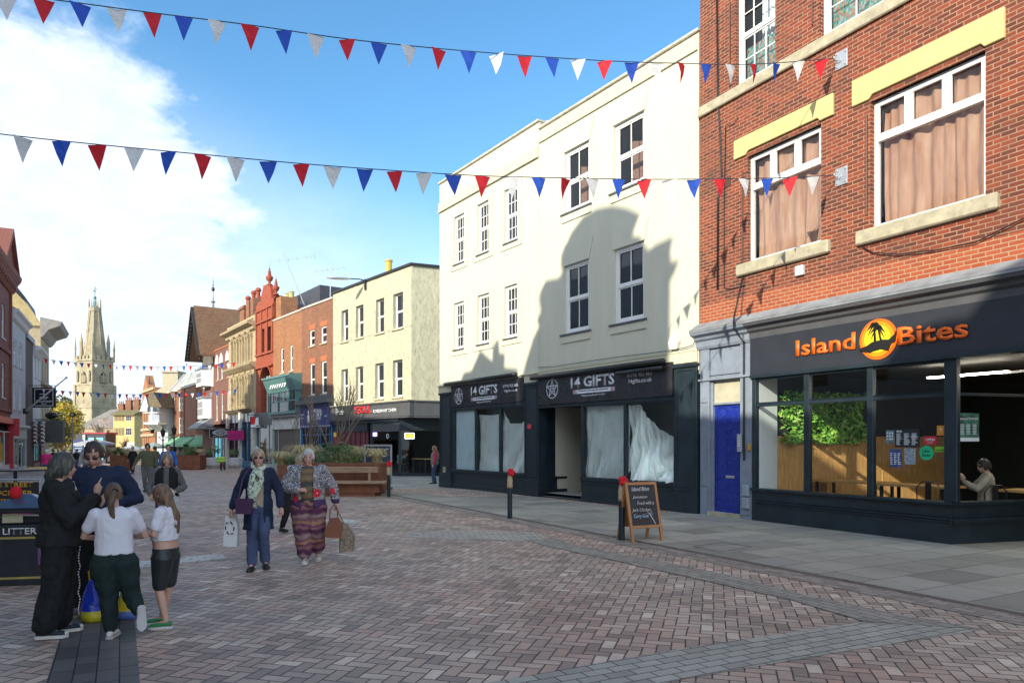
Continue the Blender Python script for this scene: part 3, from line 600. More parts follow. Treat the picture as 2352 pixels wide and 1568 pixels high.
    for i, (uu, yy, ln) in enumerate(((ud1 + 2.4, 2.4, 1.5), (ud1 + 4.4, 2.2, 1.5), (ud1 + 4.2, 3.6, 1.5))):
        k = MB(); k.box(uu, uu + ln, yy, yy + .12, zf0 - .15, zf0 - .12); k.build('ceiling_tube_light', emis('tube_glow', (1, .93, .75), 14) if i == 0 else MATS['tube_glow'], IB)
    # sign lettering
    org = new('sign_orange')[0]; b_ = org.node_tree.nodes['Principled BSDF']; b_.inputs[0].default_value = (.95, .16, .01, 1); b_.inputs['Roughness'].default_value = .4
    Q = lambda x, y: onplane(PI_, cD, x, y)
    a = Q(690, 397); b = Q(1045, 360); t = Q(690, 303); t2 = Q(1045, 258)
    hI = (t[1] - a[1]); text(IB, 'Island', org, a[0], a[1], w=b[0] - a[0], h=hI, y=-.06, off=.018, ext=.02)
    a = Q(1297, 333); b = Q(1718, 290); t = Q(1297, 225); text(IB, 'Bites', org, a[0], a[1] + .0, w=b[0] - a[0], h=t[1] - a[1], y=-.06, off=.02, ext=.02)
    lc = Q(1178, 293); rt = Q(1178, 167)[1] - lc[1]; rw = (Q(1285, 293)[0] - Q(1070, 293)[0]) / 2; rr = (rt + rw) / 2
    yel = pm('sign_yellow', (.95, .75, .02), rough=.4, var=.02, bump=0); ora2 = pm('sign_deep_orange', (.9, .30, .01), rough=.4, var=.02, bump=0); blk = pm('sign_black', (.01, .01, .01), rough=.5, var=.02, bump=0)
    for i, (s, mt) in enumerate(((1, org), (.86, ora2), (.68, yel))): k = MB(); k.lathe([(rr * s, 0), (rr * s, .012)], (lc[0], -.052 - .013 * i, lc[1]), 40, 'y'); k.build('sun_disc', mt, IB)
    k = MB(); y0, y1 = -.104, -.094; cx, cz = lc
    k.prism([(cx + rr * px, cz + rr * pz) for px, pz in [(-1.0, -.38), (-.55, -.28), (-.25, -.12), (.3, -.06), (.62, -.1), (.9, .1), (1.0, .3), (1.03, .2), (.95, -.2), (.75, -.3), (.6, -.62), (.2, -.52), (-.4, -.62), (-.8, -.5)]], y0, y1)
    for bx, tx, tz, w in ((-.1, -.12, .72, .06), (.22, .05, .55, .05)):
        k.prism([(cx + rr * (bx - w), cz - rr * .1), (cx + rr * (bx + w * 1.2), cz - rr * .1), (cx + rr * (tx + w * .5), cz + rr * tz), (cx + rr * (tx - w * .5), cz + rr * tz)], y0, y1)
        for an_ in (-.5, .15, .9, 2.2, 2.9, 3.6, 1.5):
            L_ = .42; pts = [(tx + L_ * t_ * math.cos(an_), tz + L_ * t_ * math.sin(an_) - .38 * t_ * t_) for t_ in (0, .35, .7, 1)]
            up = [(cx + rr * p, cz + rr * (q + .07 * (1 - i_ / 3) + .01)) for i_, (p, q) in enumerate(pts)]; dn = [(cx + rr * p, cz + rr * (q - .06)) for p, q in reversed(pts[:-1])]
            k.prism(up + dn, y0, y1)
    fixn(k.build('palm_tree_emblem', blk, IB))
    # posters on the glass
    def poster(nm, x0_, x1_, yt, yb, mt, lines=0, lm=None, y=.03, words=None, hdr=None):
        a = U(x0_), U(x1_), Z((x0_ + x1_) / 2, yt), Z((x0_ + x1_) / 2, yb); k = MB(); k.box(a[0], a[1], y, y + .004, a[3], a[2]); o = k.build(nm, mt, IB)
        if lines:
            l = MB(); r = random.Random(lines)
            n2 = lines
            for i in range(n2):
                zz = a[2] - (a[2] - a[3]) * (.26 + .66 * i / n2)
                for c_ in range(3):
                    ua = a[0] + (a[1] - a[0]) * (.07 + .31 * c_); l.box(ua, ua + (a[1] - a[0]) * .24 * r.uniform(.5, 1), y - .003, y - .0005, zz, zz + (a[2] - a[3]) * .3 / n2)
            l.build('print', lm, o)
        for w_, s0, s1, zr, hr, mt2 in (words or []):
            text(o, w_, mt2, a[0] + (a[1] - a[0]) * s0, a[3] + (a[2] - a[3]) * zr, w=(a[1] - a[0]) * (s1 - s0), h=(a[2] - a[3]) * hr, y=y - .004, ext=.001, off=.01)
        return o
    wh = pm('print_white', (.75, .78, .78), rough=.5, var=.03, bump=0); nv = pm('poster_navy', (.03, .035, .12), rough=.3, var=.4, scale=9, bump=0, col2=(.08, .12, .3)); bk = pm('poster_black', (.02, .02, .025), rough=.3, bump=0)
    poster('menu_poster', 1296, 1497, 572, 718, bk, 12, wh, words=[('MENU', .08, .3, .82, .12, wh), ('SPECIALS', .66, .94, .55, .06, wh)])
    poster('leaflet', 1225, 1292, 580, 690, pm('leaflet_teal', (.12, .2, .22), rough=.3, var=.5, scale=20, bump=0), 3, wh)
    poster('blue_poster', 1254, 1350, 733, 882, nv, 7, wh); poster('festival_poster', 1373, 1466, 726, 858, pm('poster_bw', (.25, .3, .34), rough=.4, var=.9, scale=38, bump=0), 0)
    poster('open_sign', 1531, 1636, 628, 694, pm('sign_red', (.5, .02, .04), rough=.35, var=.05, bump=0), words=[('OPEN', .14, .86, .4, .32, wh), ('8 till 8', .3, .7, .14, .12, wh)])
    poster('orange_sticker', 1637, 1706, 542, 622, pm('sticker_ochre', (.62, .25, .03), rough=.35, var=.05, bump=0), words=[('i', .44, .56, .4, .4, wh)])
    poster('rating_sticker', 1620, 1706, 712, 757, pm('sticker_lime', (.2, .45, .03), rough=.35, var=.05, bump=0), words=[('00000', .1, .9, .2, .25, bk)])
    a = U(1552), Z(1552, 764); r_ = (Z(1552, 706) - Z(1552, 822)) / 2; k = MB(); k.lathe([(r_, 0), (r_, .004)], (a[0], .034, a[1]), 32, 'y'); o = k.build('delivery_sticker', pm('sticker_green', (.01, .45, .2), rough=.35, var=.03, bump=0), IB)
    text(o, 'Uber', bk, a[0], a[1] + r_ * .08, w=r_ * 1.1, h=r_ * .42, y=.028, ext=.001, align='CENTER', off=.015); text(o, 'Eats', bk, a[0], a[1] - r_ * .5, w=r_ * 1.1, h=r_ * .42, y=.028, ext=.001, align='CENTER', off=.015)
    # half marathon poster on the canted glass
    pc = cP(1908, 555); dpt = PI_.P(uc + 1.2 * .5 * math.cos(an), 0, -1.2 * .5 * math.sin(an)); 
    pa, pb = PI_.P(uc, 0), PI_.P(ex, 0, -ey); PC = Plane(CX + F * pa.x / pa.y, pa.y, CX + F * pb.x / pb.y, pb.y)
    l0, ztp = PC.uz(*cP(1817, 440)); l1, zbt = PC.uz(*cP(1996, 670)); 
    k = MB(); k.box(l0, l1, .02, .024, zbt, ztp); o = cant(k).build('race_poster', pm('poster_green', (.03, .14, .09), rough=.4, var=.6, scale=5, bump=0, col2=(.12, .3, .2)), IB)
    k = MB(); w = l1 - l0; h = ztp - zbt
    for i in range(7):
        for c_ in (.14, .42, .70): k.box(l0 + w * c_, l0 + w * (c_ + .17), .014, .018, zbt + h * (.25 + i * .055), zbt + h * (.275 + i * .055))
    k.box(l0, l1, .016, .0185, zbt, zbt + h * .13); cant(k).build('print', wh, o)
    for s_, zz, ww, hh2, mt2 in (('HALF', .84, .4, .07, bk), ('MARATHON', .75, .85, .09, wh)):
        t = text(o, s_, mt2, l0 + w * .07, zbt + h * zz, w=w * ww, h=h * hh2, y=.012, ext=.001, off=.02)
        for v in t.data.vertices:
            x, y, z = v.co; v.co = (uc + x * math.cos(an) - y * math.sin(an), x * math.sin(an) + y * math.cos(an), z)
    return dict(uc=uc, zs=zs, zh=zh, ex=ex, ey=ey, PC=PC, U=U, Z=Z, x0=x0, zfl=.12)
cf = cafe()
# ---- lead box, vent, wall plates ----
def wallplate(xc, yc):
    u, z = onplane(PI_, cE, xc, yc); k = MB(); k.box(u - .13, u + .13, -.02, -.001, z - .17, z + .17); o = k.build('anchor_plate', steel, IB, bevel=.006)
    k = MB(); k.tube([(u - .05, -.02, z), (u - .07, -.1, z), (u - .07, -.13, z + .02), (u - .07, -.13, z + .05), (u - .07, -.09, z + .05)], .013, 8); k.lathe([(.05, 0), (.05, .012)], (u - .05, -.022, z), 14, 'y'); k.build('hook', steel, o)
    for a in (-.09, .09):
        for b in (-.12, .12): s = MB(); s.lathe([(.016, 0), (.016, .012), (.008, .02)], (u + a, -.021, z + b), 8, 'y'); s.build('bolt', steel, o)
    return PI_.P(u - .07, z + .02, .13)
AN1 = wallplate(812, 305); AN2 = wallplate(812, 900)
k = MB(); u_, z_ = onplane(PI_, cE, 605, 1382); k.box(u_ - .1, u_ + .1, -.08, -.001, z_ - .1, z_ + .1); k.build('junction_box', pm('junction_white', (.62, .63, .62), rough=.5), IB, bevel=.01)
k = MB(); u_, z_ = onplane(PI_, cE, 230, 932); k.box(u_ - .1, u_ + .1, -.012, -.001, z_ - .1, z_ + .1); 
for i in range(4): k.box(u_ - .09, u_ + .09, -.02, -.0125, z_ - .08 + i * .045, z_ - .065 + i * .045)
k.build('air_brick', pm('terracotta_vent', (.10, .05, .035), rough=.8), IB)
k = MB()
for a in (0, .035): k.tube([(*PI_.uz(*cE(182 + 0, 0))[:1], 0, 0)][:0] + [(onplane(PI_, cE, x, y)[0] + a, -.03, onplane(PI_, cE, x, y)[1]) for x, y in ((176, -60), (182, 530), (190, 640), (200, 900), (182, 1010), (180, 1480))], .008, 6)
k.tube([(onplane(PI_, cE, x, y)[0], -.025, onplane(PI_, cE, x, y)[1]) for x, y in ((285, 600), (270, 630), (222, 650), (215, 1100), (216, 1470), (250, 1475), (320, 1455))], .009, 6)
k.tube([(onplane(PI_, cE, x, y)[0], -.05, onplane(PI_, cE, x, y)[1]) for x, y in ((925, 1262), (980, 1290), (1100, 1300), (1300, 1278), (1500, 1240), (1742, 1120), (2200, 950))], .011, 6)
k.build('cable', blackm, IB, smooth=True)
for i, (x, a, b) in enumerate(((942, 588, 1100), (308, 880, 1340), (244, 20, 440), (664, -200, 130))):
    k = MB(); u_, za = onplane(PI_, cE, x, a); zb = onplane(PI_, cE, x, b)[1]; k.tube([(u_, -.018, za), (u_, -.018, zb)], .018, 8); k.build('conduit', pm('conduit_brown', (.09, .035, .025), rough=.5), IB)
# ---- cream building with the two black gift shop fronts ----
PW = Plane(1010, 28.0, 1605, 17.1)
def star(mb, cx, cz, r, w, y, sq=1.0):
    P5 = [(cx + r * .93 * math.cos(R(90 + 144 * k)), cz + r * .93 * math.sin(R(90 + 144 * k))) for k in range(5)]
    for a, b in zip(P5, P5[1:] + P5[:1]): mb.bar((a[0], y, a[1]), (b[0], y, b[1]), .004, w, up=(0, 1, 0)) if 0 else mb.bar((a[0], y, a[1]), (b[0], y, b[1]), w, .004, up=(0, 1, 0))
    n = 36
    for k in range(n):
        t, t2 = 2 * math.pi * k / n, 2 * math.pi * (k + 1) / n; q = [(cx + s * math.cos(a), y, cz + s * math.sin(a)) for s, a in ((r - w, t), (r, t), (r, t2), (r - w, t2))]; mb.quad(q[0], q[3], q[2], q[1])
sheetm, nt_, b_ = new('dust_sheet'); out = nt_.nodes['Material Output']
tr_ = nd(nt_, 'ShaderNodeBsdfTransparent', Color=(.95, .97, .98, 1)); df = nd(nt_, 'ShaderNodeBsdfTranslucent', Color=(.80, .79, .76, 1)); d2 = nd(nt_, 'ShaderNodeBsdfDiffuse', Color=(.78, .78, .76, 1))
a_ = nd(nt_, 'ShaderNodeAddShader', i0=df.outputs[0], i1=d2.outputs[0]); ns = nd(nt_, 'ShaderNodeTexNoise', i0=objc(nt_), Scale=3.5, Detail=6, Roughness=.65)
lk(nt_, nd(nt_, 'ShaderNodeMixShader', i0=ramp(nt_, ns.outputs[0], [(.25, .60), (.65, .88)]), i1=tr_.outputs[0], i2=a_.outputs[0]).outputs[0], out.inputs[0])
def drape(parent, tops, bots, y, n=34, m=14, amp=.04, seed=1, name='plastic_sheet', bulge=.05):
    r = random.Random(seed); mb = MB(); g = []
    ph = [r.uniform(0, 6.28) for _ in range(6)]
    for j in range(m + 1):
        v = j / m; row = []
        for i in range(n + 1):
            t = i / n; k = t * (len(tops) - 1); a = min(int(k), len(tops) - 2); f = k - a; tp = (tops[a][0] * (1 - f) + tops[a + 1][0] * f, tops[a][1] * (1 - f) + tops[a + 1][1] * f)
            k = t * (len(bots) - 1); a = min(int(k), len(bots) - 2); f = k - a; bt = (bots[a][0] * (1 - f) + bots[a + 1][0] * f, bots[a][1] * (1 - f) + bots[a + 1][1] * f)
            x = tp[0] * (1 - v) + bt[0] * v; z = tp[1] * (1 - v) + bt[1] * v
            yy = y + bulge * math.sin(v * 3.1) + 1.5 * amp * (math.sin(t * 37 + ph[0] + 5 * v) * .5 + math.sin(t * 95 + ph[1] + 9 * v * t) * .45 + math.sin(v * 9 + t * 11 + ph[2]) * .5) * (.3 + v)
            row.append((x + .01 * math.sin(v * 20 + t * 9), yy, z))
        g.append(row)
    for a, b in zip(g, g[1:]):
        for i in range(n): mb.quad(a[i], a[i + 1], b[i + 1], b[i])
    me_ = mb.build(name, sheetm, parent)
    bm = bmesh.new(); bm.from_mesh(me_.data); bmesh.ops.remove_doubles(bm, verts=bm.verts, dist=1e-5); bm.to_mesh(me_.data); bm.free(); me_.data.polygons.foreach_set('use_smooth', [True] * len(me_.data.polygons)); return me_
cream = pm('cream_render', (.60, .585, .465), rough=.85, var=.05, scale=.8, bump=.4, bscale=9, dirt=.38, dcol=(.42, .40, .29), stretch=(2.5, 2.5, .5), detail=9)
cream2 = pm('cream_render_band', (.60, .57, .41), rough=.85, var=.04, scale=2, bump=.3, bscale=12, dirt=.35, dcol=(.34, .32, .23))
copem = pm('parapet_coping', (.60, .56, .44), rough=.9, var=.15, scale=4, bump=.6, bscale=20, dirt=.9, dcol=(.13, .12, .09))
slate_sill = pm('dark_sill', (.09, .095, .11), rough=.7, var=.2)
def white_building():
    B = thing('cream_building', 'tall cream rendered building with sash windows above two black gift shop fronts', 'building', PW.P(0), PW.rot)
    U = lambda c, x, y=700: onplane(PW, c, x, y)[0]; Z = lambda c, x, y: onplane(PW, c, x, y)[1]
    uL = U(cA, 860, 900); L = PW.len
    ztR = (Z(cA, 2085, 50) + Z(cA, 870, 868)) / 2; ztL = (Z(cA, 860, 752) + Z(cA, 80, 1305)) / 2
    zbR = (Z(cA, 2080, 208) + Z(cA, 865, 985)) / 2; zbL = (Z(cA, 850, 1042) + Z(cA, 105, 1515)) / 2
    zs = 3.62
    R_ = [rc(PW, cA, 1058, 1245, 1048, 1530), rc(PW, cA, 1435, 1665, 828, 1325), rc(PW, cB, 1055, 1240, 605, 1120), rc(PW, cB, 1435, 1663, 475, 1050)]
    Lw = [rc(PW, cB, 215, 290, 235, 592), rc(PW, cB, 392, 477, 135, 518), rc(PW, cB, 600, 697, 24, 430), rc(PW, cB, 213, 288, 890, 1240), rc(PW, cB, 393, 480, 830, 1200), rc(PW, cB, 600, 695, 765, 1160)]
    # line the rows up
    def row(ws):
        a = sum(w[2] for w in ws) / len(ws); b = sum(w[3] for w in ws) / len(ws); return [(w[0], w[1], a, b) for w in ws]
    R_ = row(R_[:2]) + row(R_[2:]); Lw = row(Lw[:3]) + row(Lw[3:])
    mb = MB(); wall(mb, uL + .012, L, zs - .2, ztR - .08, R_, y=.0, rev=.1); wall(mb, 0, uL - .012, zs - .3, ztL - .08, Lw, y=.0, rev=.1)
    mb.box(uL - .012, uL + .012, .02, .1, zs - .2, ztL - .1)
    shell(mb, 0, uL - .012, -.2, ztL - .08, 10); shell(mb, uL + .012, L, zs - .3, ztR - .08, 10)
    mb.build('wall', cream, B)
    mb = MB(); mb.box(-.06, uL + .02, -.07, .28, ztL - .08, ztL); mb.box(uL + .021, L + .02, -.07, .28, ztR - .08, ztR); mb.build('parapet_coping', copem, B, bevel=.02)
    mb = MB(); mb.box(uL - .3, uL + .05, .29, 10, ztR - .3, ztL + .03); mb.build('party_parapet', copem, B)
    mb = MB(); mb.box(-.03, uL - .02, -.05, -.0015, zbL, zbL + .32); mb.box(-.05, uL - .02, -.075, -.0015, zbL - .035, zbL - .001)
    mb.box(uL + .02, L - .03, -.03, -.0015, zbR, zbR + .30); mb.box(uL + .02, L - .03, -.05, -.0015, zbR - .03, zbR - .001); mb.build('string_band', cream2, B)
    mb = MB(); mb.box(-.03, uL - .02, -.04, -.0015, zs - .05, zs + .22); mb.box(-.04, uL - .02, -.09, -.0015, zs + .221, zs + .26); mb.box(uL + .02, L - .02, -.035, -.0015, zs + .0, zs + .26); mb.box(uL + .02, L - .02, -.05, -.0015, zs + .261, zs + .28); mb.build('shop_band', cream2, B)
    brd = pm('boarded_blind', (.30, .16, .12), rough=.9, var=.3, scale=14)
    for i, h in enumerate(R_):
        o = sash(B, h, y=.06, fm=white, gm=glassc if i < 2 else gd_, bars=(2, 1), fw=.085, split=.5, bw=.03)
        if i < 2:
            k = MB(); k.quad((h[0] + .15, .5, h[2]), (h[0] + .15 + (h[1] - h[0]) * .42, .5, h[2]), (h[0] + .15 + (h[1] - h[0]) * .42, .5, h[3] - .5), (h[0] + .15, .5, h[3] - .35)); k.build('board', brd, o)
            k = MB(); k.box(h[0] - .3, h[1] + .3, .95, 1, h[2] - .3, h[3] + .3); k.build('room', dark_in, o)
        s = MB(); s.box(h[0] - .16, h[1] + .12, -.07, .06, h[2] - .05, h[2] - .002); s.build('sill', slate_sill, B); s = MB(); s.box(h[0] - .12, h[1] + .1, -.035, -.0015, h[2] - .26, h[2] - .052); s.build('apron', cream, B)
        w = h[1] - h[0]; k = MB(); k.prism([(h[0] - .03, h[3] + .002), (h[1] + .03, h[3] + .002), (h[1] + .22, h[3] + .62), (h[0] - .22, h[3] + .62)], -.028, -.0015); k.build('lintel', cream, B)
    for h in Lw:
        o = sash(B, h, y=.05, fm=white, gm=gd_, bars=(3, 2), fw=.07, split=.5, bw=.026)
        s = MB(); s.box(h[0] - .08, h[1] + .04, -.06, .05, h[2] - .05, h[2] - .002); s.build('sill', slate_sill, B)
        k = MB(); a = .27; u0, u1, z0, z1 = h; e = .028
        k.box(u0 - a, u0 - .01, -e, -.0015, z0 - .22, z1 + .32); k.box(u1 + .01, u1 + a, -e, -.0015, z0 - .22, z1 + .32); k.box(u0 - .01, u1 + .01, -e, -.0015, z1 + .01, z1 + .32); k.box(u0 - .01, u1 + .01, -e, -.0015, z0 - .22, z0 - .052); k.build('window_surround', cream, B)
    k = MB(); ua, za = U(cB, 1905), Z(cB, 1905, 1190); k.prism([(ua - .17, za + .02), (ua - .1, za - .16), (ua + .12, za - .16), (ua + .18, za + .02), (ua + .06, za + .24), (ua - .06, za + .24)], -.1, -.0015); k.build('alarm_box', pm('alarm_cream', (.75, .73, .62), rough=.4), B, bevel=.01)
    k = MB(); k.tube([(U(cB, x), -.06, Z(cB, x, y)) for x, y in ((860, 1375), (1000, 1368), (1240, 1330), (1480, 1295), (1700, 1270), (1860, 1248), (1990, 1225), (2050, 1205), (2075, 1160))], .01, 6); k.build('cable', blackm, B)
    # ---- shop fronts ----
    uc, zc_ = lambda x: U(cC, x), lambda x, y: Z(cC, x, y)
    p0, p1 = uc(108), uc(195); m0, m1 = uc(755), uc(866); r0, r1 = uc(1905), L
    ztop = zs - .05
    def pil(a, b, nm='pilaster'):
        k = MB(); k.box(a, b, -.05, .3, .5, ztop); k.box(a - .02, b + .02, -.08, .3, -.1, .5); w = b - a; 
        for q in ((a + .07, a + .1), (b - .1, b - .07)): k.box(q[0], q[1], -.07, -.0501, .62, ztop - .12)
        k.box(a + .1, b - .1, -.07, -.0501, .62, .65); k.box(a + .1, b - .1, -.07, -.0501, ztop - .15, ztop - .12); k.box(a - .02, b + .02, -.1, .3, ztop - .06, ztop + .02); k.build(nm, black, B, bevel=.006)
    pil(p0, p1); pil(m0, m1); pil(r0, r1 - .02)
    wz0 = (zc_(215, 965) + zc_(750, 1018)) / 2; wz1 = (zc_(215, 515) + zc_(750, 495)) / 2
    v0 = uc(1185); xz0 = (zc_(1200, 1020) + zc_(1900, 1095)) / 2; xz1 = (zc_(1200, 478) + zc_(1895, 455)) / 2
    sg0, sg1 = (zc_(210, 497) + zc_(750, 467)) / 2, (zc_(210, 332) + zc_(750, 285)) / 2
    tg0, tg1 = (zc_(875, 477) + zc_(1890, 430)) / 2, (zc_(875, 275) + zc_(1880, 170)) / 2
    bann = pm('banner_black', (.028, .026, .03), rough=.28, var=.2, scale=2, bump=.5, bscale=3)
    k = MB(); k.box(p1, m0, -.02, .25, sg0 - .03, ztop); k.box(p1, m0, -.05, .2, wz1, sg0 - .031); k.build('fascia', black, B)
    k = MB(); k.box(p1 + .05, m0 - .02, -.07, -.022, sg0, sg1); s1 = k.build('banner', bann, B)
    k = MB(); k.box(m1, r0, -.02, .25, tg0 - .03, ztop); k.box(m1, r0, -.05, .2, xz1, tg0 - .031); k.build('fascia', black, B)
    k = MB(); k.box(m1 + .03, r0 - .03, -.08, -.022, tg0, tg1); s2 = k.build('banner', bann, B)
    k = MB(); k.tube([(uc(170), -.17, zc_(170, 330)), (uc(715), -.17, zc_(170, 330))], .07, 12); k.build('awning_roller', blackm, B, smooth=True)
    k = MB(); zz = tg1 + .03; k.tube([(uc(835), -.17, zz), (uc(1850), -.17, zz)], .075, 12); k.build('awning_roller', blackm, B, smooth=True)
    k = MB(); zz = zc_(1670, 226); k.tube([(uc(1500), -.2, zz), (uc(1845), -.2, zz)], .06, 12); k.build('awning_roller', blackm, B, smooth=True)
    wt = pm('banner_white', (.72, .74, .80), rough=.5, var=.02, bump=0)
    def sign(par, c0, y, E, T, sub, ph, wb, tag2):
        cx, cz, r = uc(E[0]), zc_(E[0], E[1]), (zc_(E[0], E[2]) - zc_(E[0], E[3])) / 2
        k = MB(); star(k, cx, cz, r, .022, y - .004); k.build('star_emblem', wt, par); text(par, '14', wt, cx, cz - r * .12, h=r * .26, y=y - .006, align='CENTER', off=.01)
        x0, x1, yb, yt = T; text(par, '14 GIFTS', wt, uc(x0), zc_(x0, yb), w=uc(x1) - uc(x0), h=zc_(x0, yt) - zc_(x0, yb), y=y - .004, off=.03)
        a0, a1, b0, b1 = sub; k = MB(); k.box(uc(a0), uc(a1), y - .006, y - .001, zc_(a0, b0), zc_(a0, b1)); rb = k.build('ribbon', wt, par)
        text(rb, tag2, bann, (uc(a0) + uc(a1)) / 2, zc_(a0, b0) + .035, w=(uc(a1) - uc(a0)) * .88, h=(zc_(a0, b1) - zc_(a0, b0)) * .62, y=y - .009, align='CENTER', shear=.2)
        text(par, '"Enlighten yourself with The Dark"', wt, (uc(a0) + uc(a1)) / 2, zc_(a0, b0) - .1, w=(uc(a1) - uc(a0)) * .7, h=.06, y=y - .004, align='CENTER', off=.01)
        for s_ in (uc(a0) - .09, uc(a1) + .09):
            f = MB(); zc2 = (zc_(a0, b0) + zc_(a0, b1)) / 2; f.box(s_ - .08, s_ + .08, y - .003, y - .001, zc2 - .06, zc2 + .06); f.cur = 1
            f.box(s_ - .08, s_ + .08, y - .006, y - .0035, zc2 - .018, zc2 + .018); f.box(s_ - .018, s_ + .018, y - .006, y - .0035, zc2 - .06, zc2 + .06)
            f.bar((s_ - .08, y - .0045, zc2 - .055), (s_ + .08, y - .0045, zc2 + .055), .012, .001, up=(0, 1, 0)); f.bar((s_ - .08, y - .0046, zc2 + .055), (s_ + .08, y - .0046, zc2 - .055), .012, .001, up=(0, 1, 0)); f.cur = 2
            f.box(s_ - .08, s_ + .08, y - .0075, y - .0065, zc2 - .009, zc2 + .009); f.box(s_ - .009, s_ + .009, y - .0075, y - .0065, zc2 - .06, zc2 + .06)
            f.build('union_flag', [pm('flag_blue', (.02, .05, .35), bump=0), wt, pm('flag_red', (.6, .02, .03), bump=0)], par)
        for (s_, q0, q1, yb_, h_) in ph: text(par, s_, wt, uc(q0), zc_(q0, yb_), w=uc(q1) - uc(q0), h=h_, y=y - .004, off=.012)
    sign(s1, 0, -.07, (258, 420, 360, 482), (352, 555, 418, 350), (372, 530, 455, 430), [('07795 955 863', 598, 710, 357, .1), ('14gifts.co.uk', 608, 710, 396, .11)], 0, 'Local, Independent family business')
    sign(s2, 0, -.08, (977, 362, 288, 437), (1120, 1455, 362, 278), (1165, 1425, 402, 372), [('07795 955 863', 1550, 1743, 278, .13), ('14gifts.co.uk', 1565, 1743, 332, .14)], 0, 'Come in, you may be surprised')
    # windows
    def shopwin(a, b, z0, z1, mull, riser):
        k = MB(); k.box(a, b, -.05, .12, z0 - .1, z0); k.box(a, b, -.03, .1, z1 - .04, z1 + .04)
        for m in mull: k.box(m[0], m[1], -.02, .08, z0, z1 - .04)
        k.build('window_frame', black, B, bevel=.006)
        g = MB(); g.quad((a, .03, z0), (b, .03, z0), (b, .03, z1), (a, .03, z1)); g.build('pane', gl_, B)
        if riser: k = MB(); k.box(a, b, 0, .2, .02, z0 - .1); k.box(a, b, -.04, .2, -.1, .16); k.box(a + .05, b - .05, -.02, -.0005, z0 - .22, z0 - .18); k.build('stall_riser', black, B, bevel=.005)
    a, b = p1, m0; M1 = [(uc(370), uc(386)), (uc(556), uc(571))]
    shopwin(a, b, wz0, wz1, [(a, uc(217))] + M1 + [(uc(752), b)], 1)
    shopwin(v0, r0, xz0, xz1, [(v0, uc(1203)), (uc(1510), uc(1531)), (uc(1893), r0)], 1)
    frost = pm('whitewashed_glass', (.58, .66, .70), rough=.8, var=.12, scale=2, stretch=(3, 1, .7), bump=0)
    k = MB(); k.quad((uc(217), .06, wz0), (M1[0][0], .06, wz0), (M1[0][0], .06, wz1), (uc(217), .06, wz1)); k.build('whitewash_sheet', frost, B)
    zt_ = zc_(475, 565); drape(B, [(M1[0][1] - .05, zc_(386, 560)), (uc(475), zt_), (M1[1][0] + .05, zc_(556, 550))], [(M1[0][1] - .06, wz0 - .03), (M1[1][0] + .06, wz0 - .03)], .12, amp=.02, seed=2)
    drape(B, [(M1[1][1] - .03, zc_(575, 535)), (uc(620), zc_(620, 628)), (uc(700), zc_(700, 625)), (uc(725), zc_(725, 610)), (uc(752), zc_(752, 660))], [(M1[1][1] - .04, wz0 - .02), (uc(660), wz0 - .02), (uc(760), wz0 + .0)], .12, amp=.06, seed=3)
    drape(B, [(uc(1190), zc_(1205, 500)), (uc(1250), zc_(1250, 485)), (uc(1340), zc_(1340, 492)), (uc(1455), zc_(1455, 488)), (uc(1520), zc_(1508, 485))], [(uc(1190), xz0 - .02), (uc(1300), xz0 - .02), (uc(1520), xz0 - .02)], .14, amp=.05, seed=4)
    drape(B, [(uc(1525), zc_(1535, 490)), (uc(1590), zc_(1590, 480)), (uc(1650), zc_(1650, 560)), (uc(1760), zc_(1760, 680)), (uc(1890), zc_(1890, 750))], [(uc(1520), xz0 - .02), (uc(1680), xz0 - .02), (uc(1900), xz0 - .02)], .16, amp=.12, seed=5, n=60, m=24, bulge=.12)
    dr = MB(); r = random.Random(5)
    drape(B, [(uc(1640), zc_(1640, 900)), (uc(1700), zc_(1700, 870)), (uc(1760), zc_(1760, 930)), (uc(1890), zc_(1890, 800))], [(uc(1600), xz0 + .05), (uc(1890), xz0 + .02)], .3, amp=.16, seed=8, n=50, m=20, bulge=.1, name='crumpled_sheet')
    # interiors
    inn = pm('shop_interior', (.30, .29, .26), rough=.9, var=.2, scale=1, bump=0)
    k = MB(); k.box(p1, r0, 3.4, 3.5, .05, ztop); k.quad((p1, .2, .12), (r0, .2, .12), (r0, 3.4, .12), (p1, 3.4, .12)); k.quad((p1, .2, ztop), (r0, .2, ztop), (r0, 3.4, ztop), (p1, 3.4, ztop)); k.box(p1 - .05, p1, .3, 3.4, .1, ztop); k.box(r0, r0 + .05, .3, 3.4, .1, ztop); k.build('inner_wall', inn, B)
    # angled entrance wall
    q = PW.off(1.7); ue = q.uz(*cC(1172, 1112))[0]; an = math.atan2(1.7, ue - m1); Ln = math.hypot(1.7, ue - m1)
    def turn(o):
        for v in o.data.vertices: x, y, z = v.co; v.co = (m1 + x * math.cos(an) - y * math.sin(an), x * math.sin(an) + y * math.cos(an), z)
        return o
    PE = Plane(*sum(([CX + F * t.x / t.y, t.y] for t in (PW.P(m1), PW.P(ue, 0, -1.7))), [])); g0, g1 = PE.uz(*cC(985, 700))[0], Ln - .04; gz0, gz1 = PE.uz(*cC(985, 1030))[1], PE.uz(*cC(985, 490))[1]
    k = MB(); wall(k, 0, Ln, .0, ztop, [(g0, g1, gz0, gz1)], rev=.08); k.box(0, Ln, -.03, -.001, 0, .22); k.box(g0 - .02, g1, -.03, -.001, gz0 - .08, gz0 - .01); turn(k.build('entrance_wall', black, B))
    k = MB(); k.box(g0, g1, .05, .06, gz0, gz1); turn(k.build('entrance_pane', pm('papered_glass', (.52, .52, .44), rough=.18, var=.12, scale=1.3, stretch=(2, 1, .6), bump=.6, bscale=3), B))
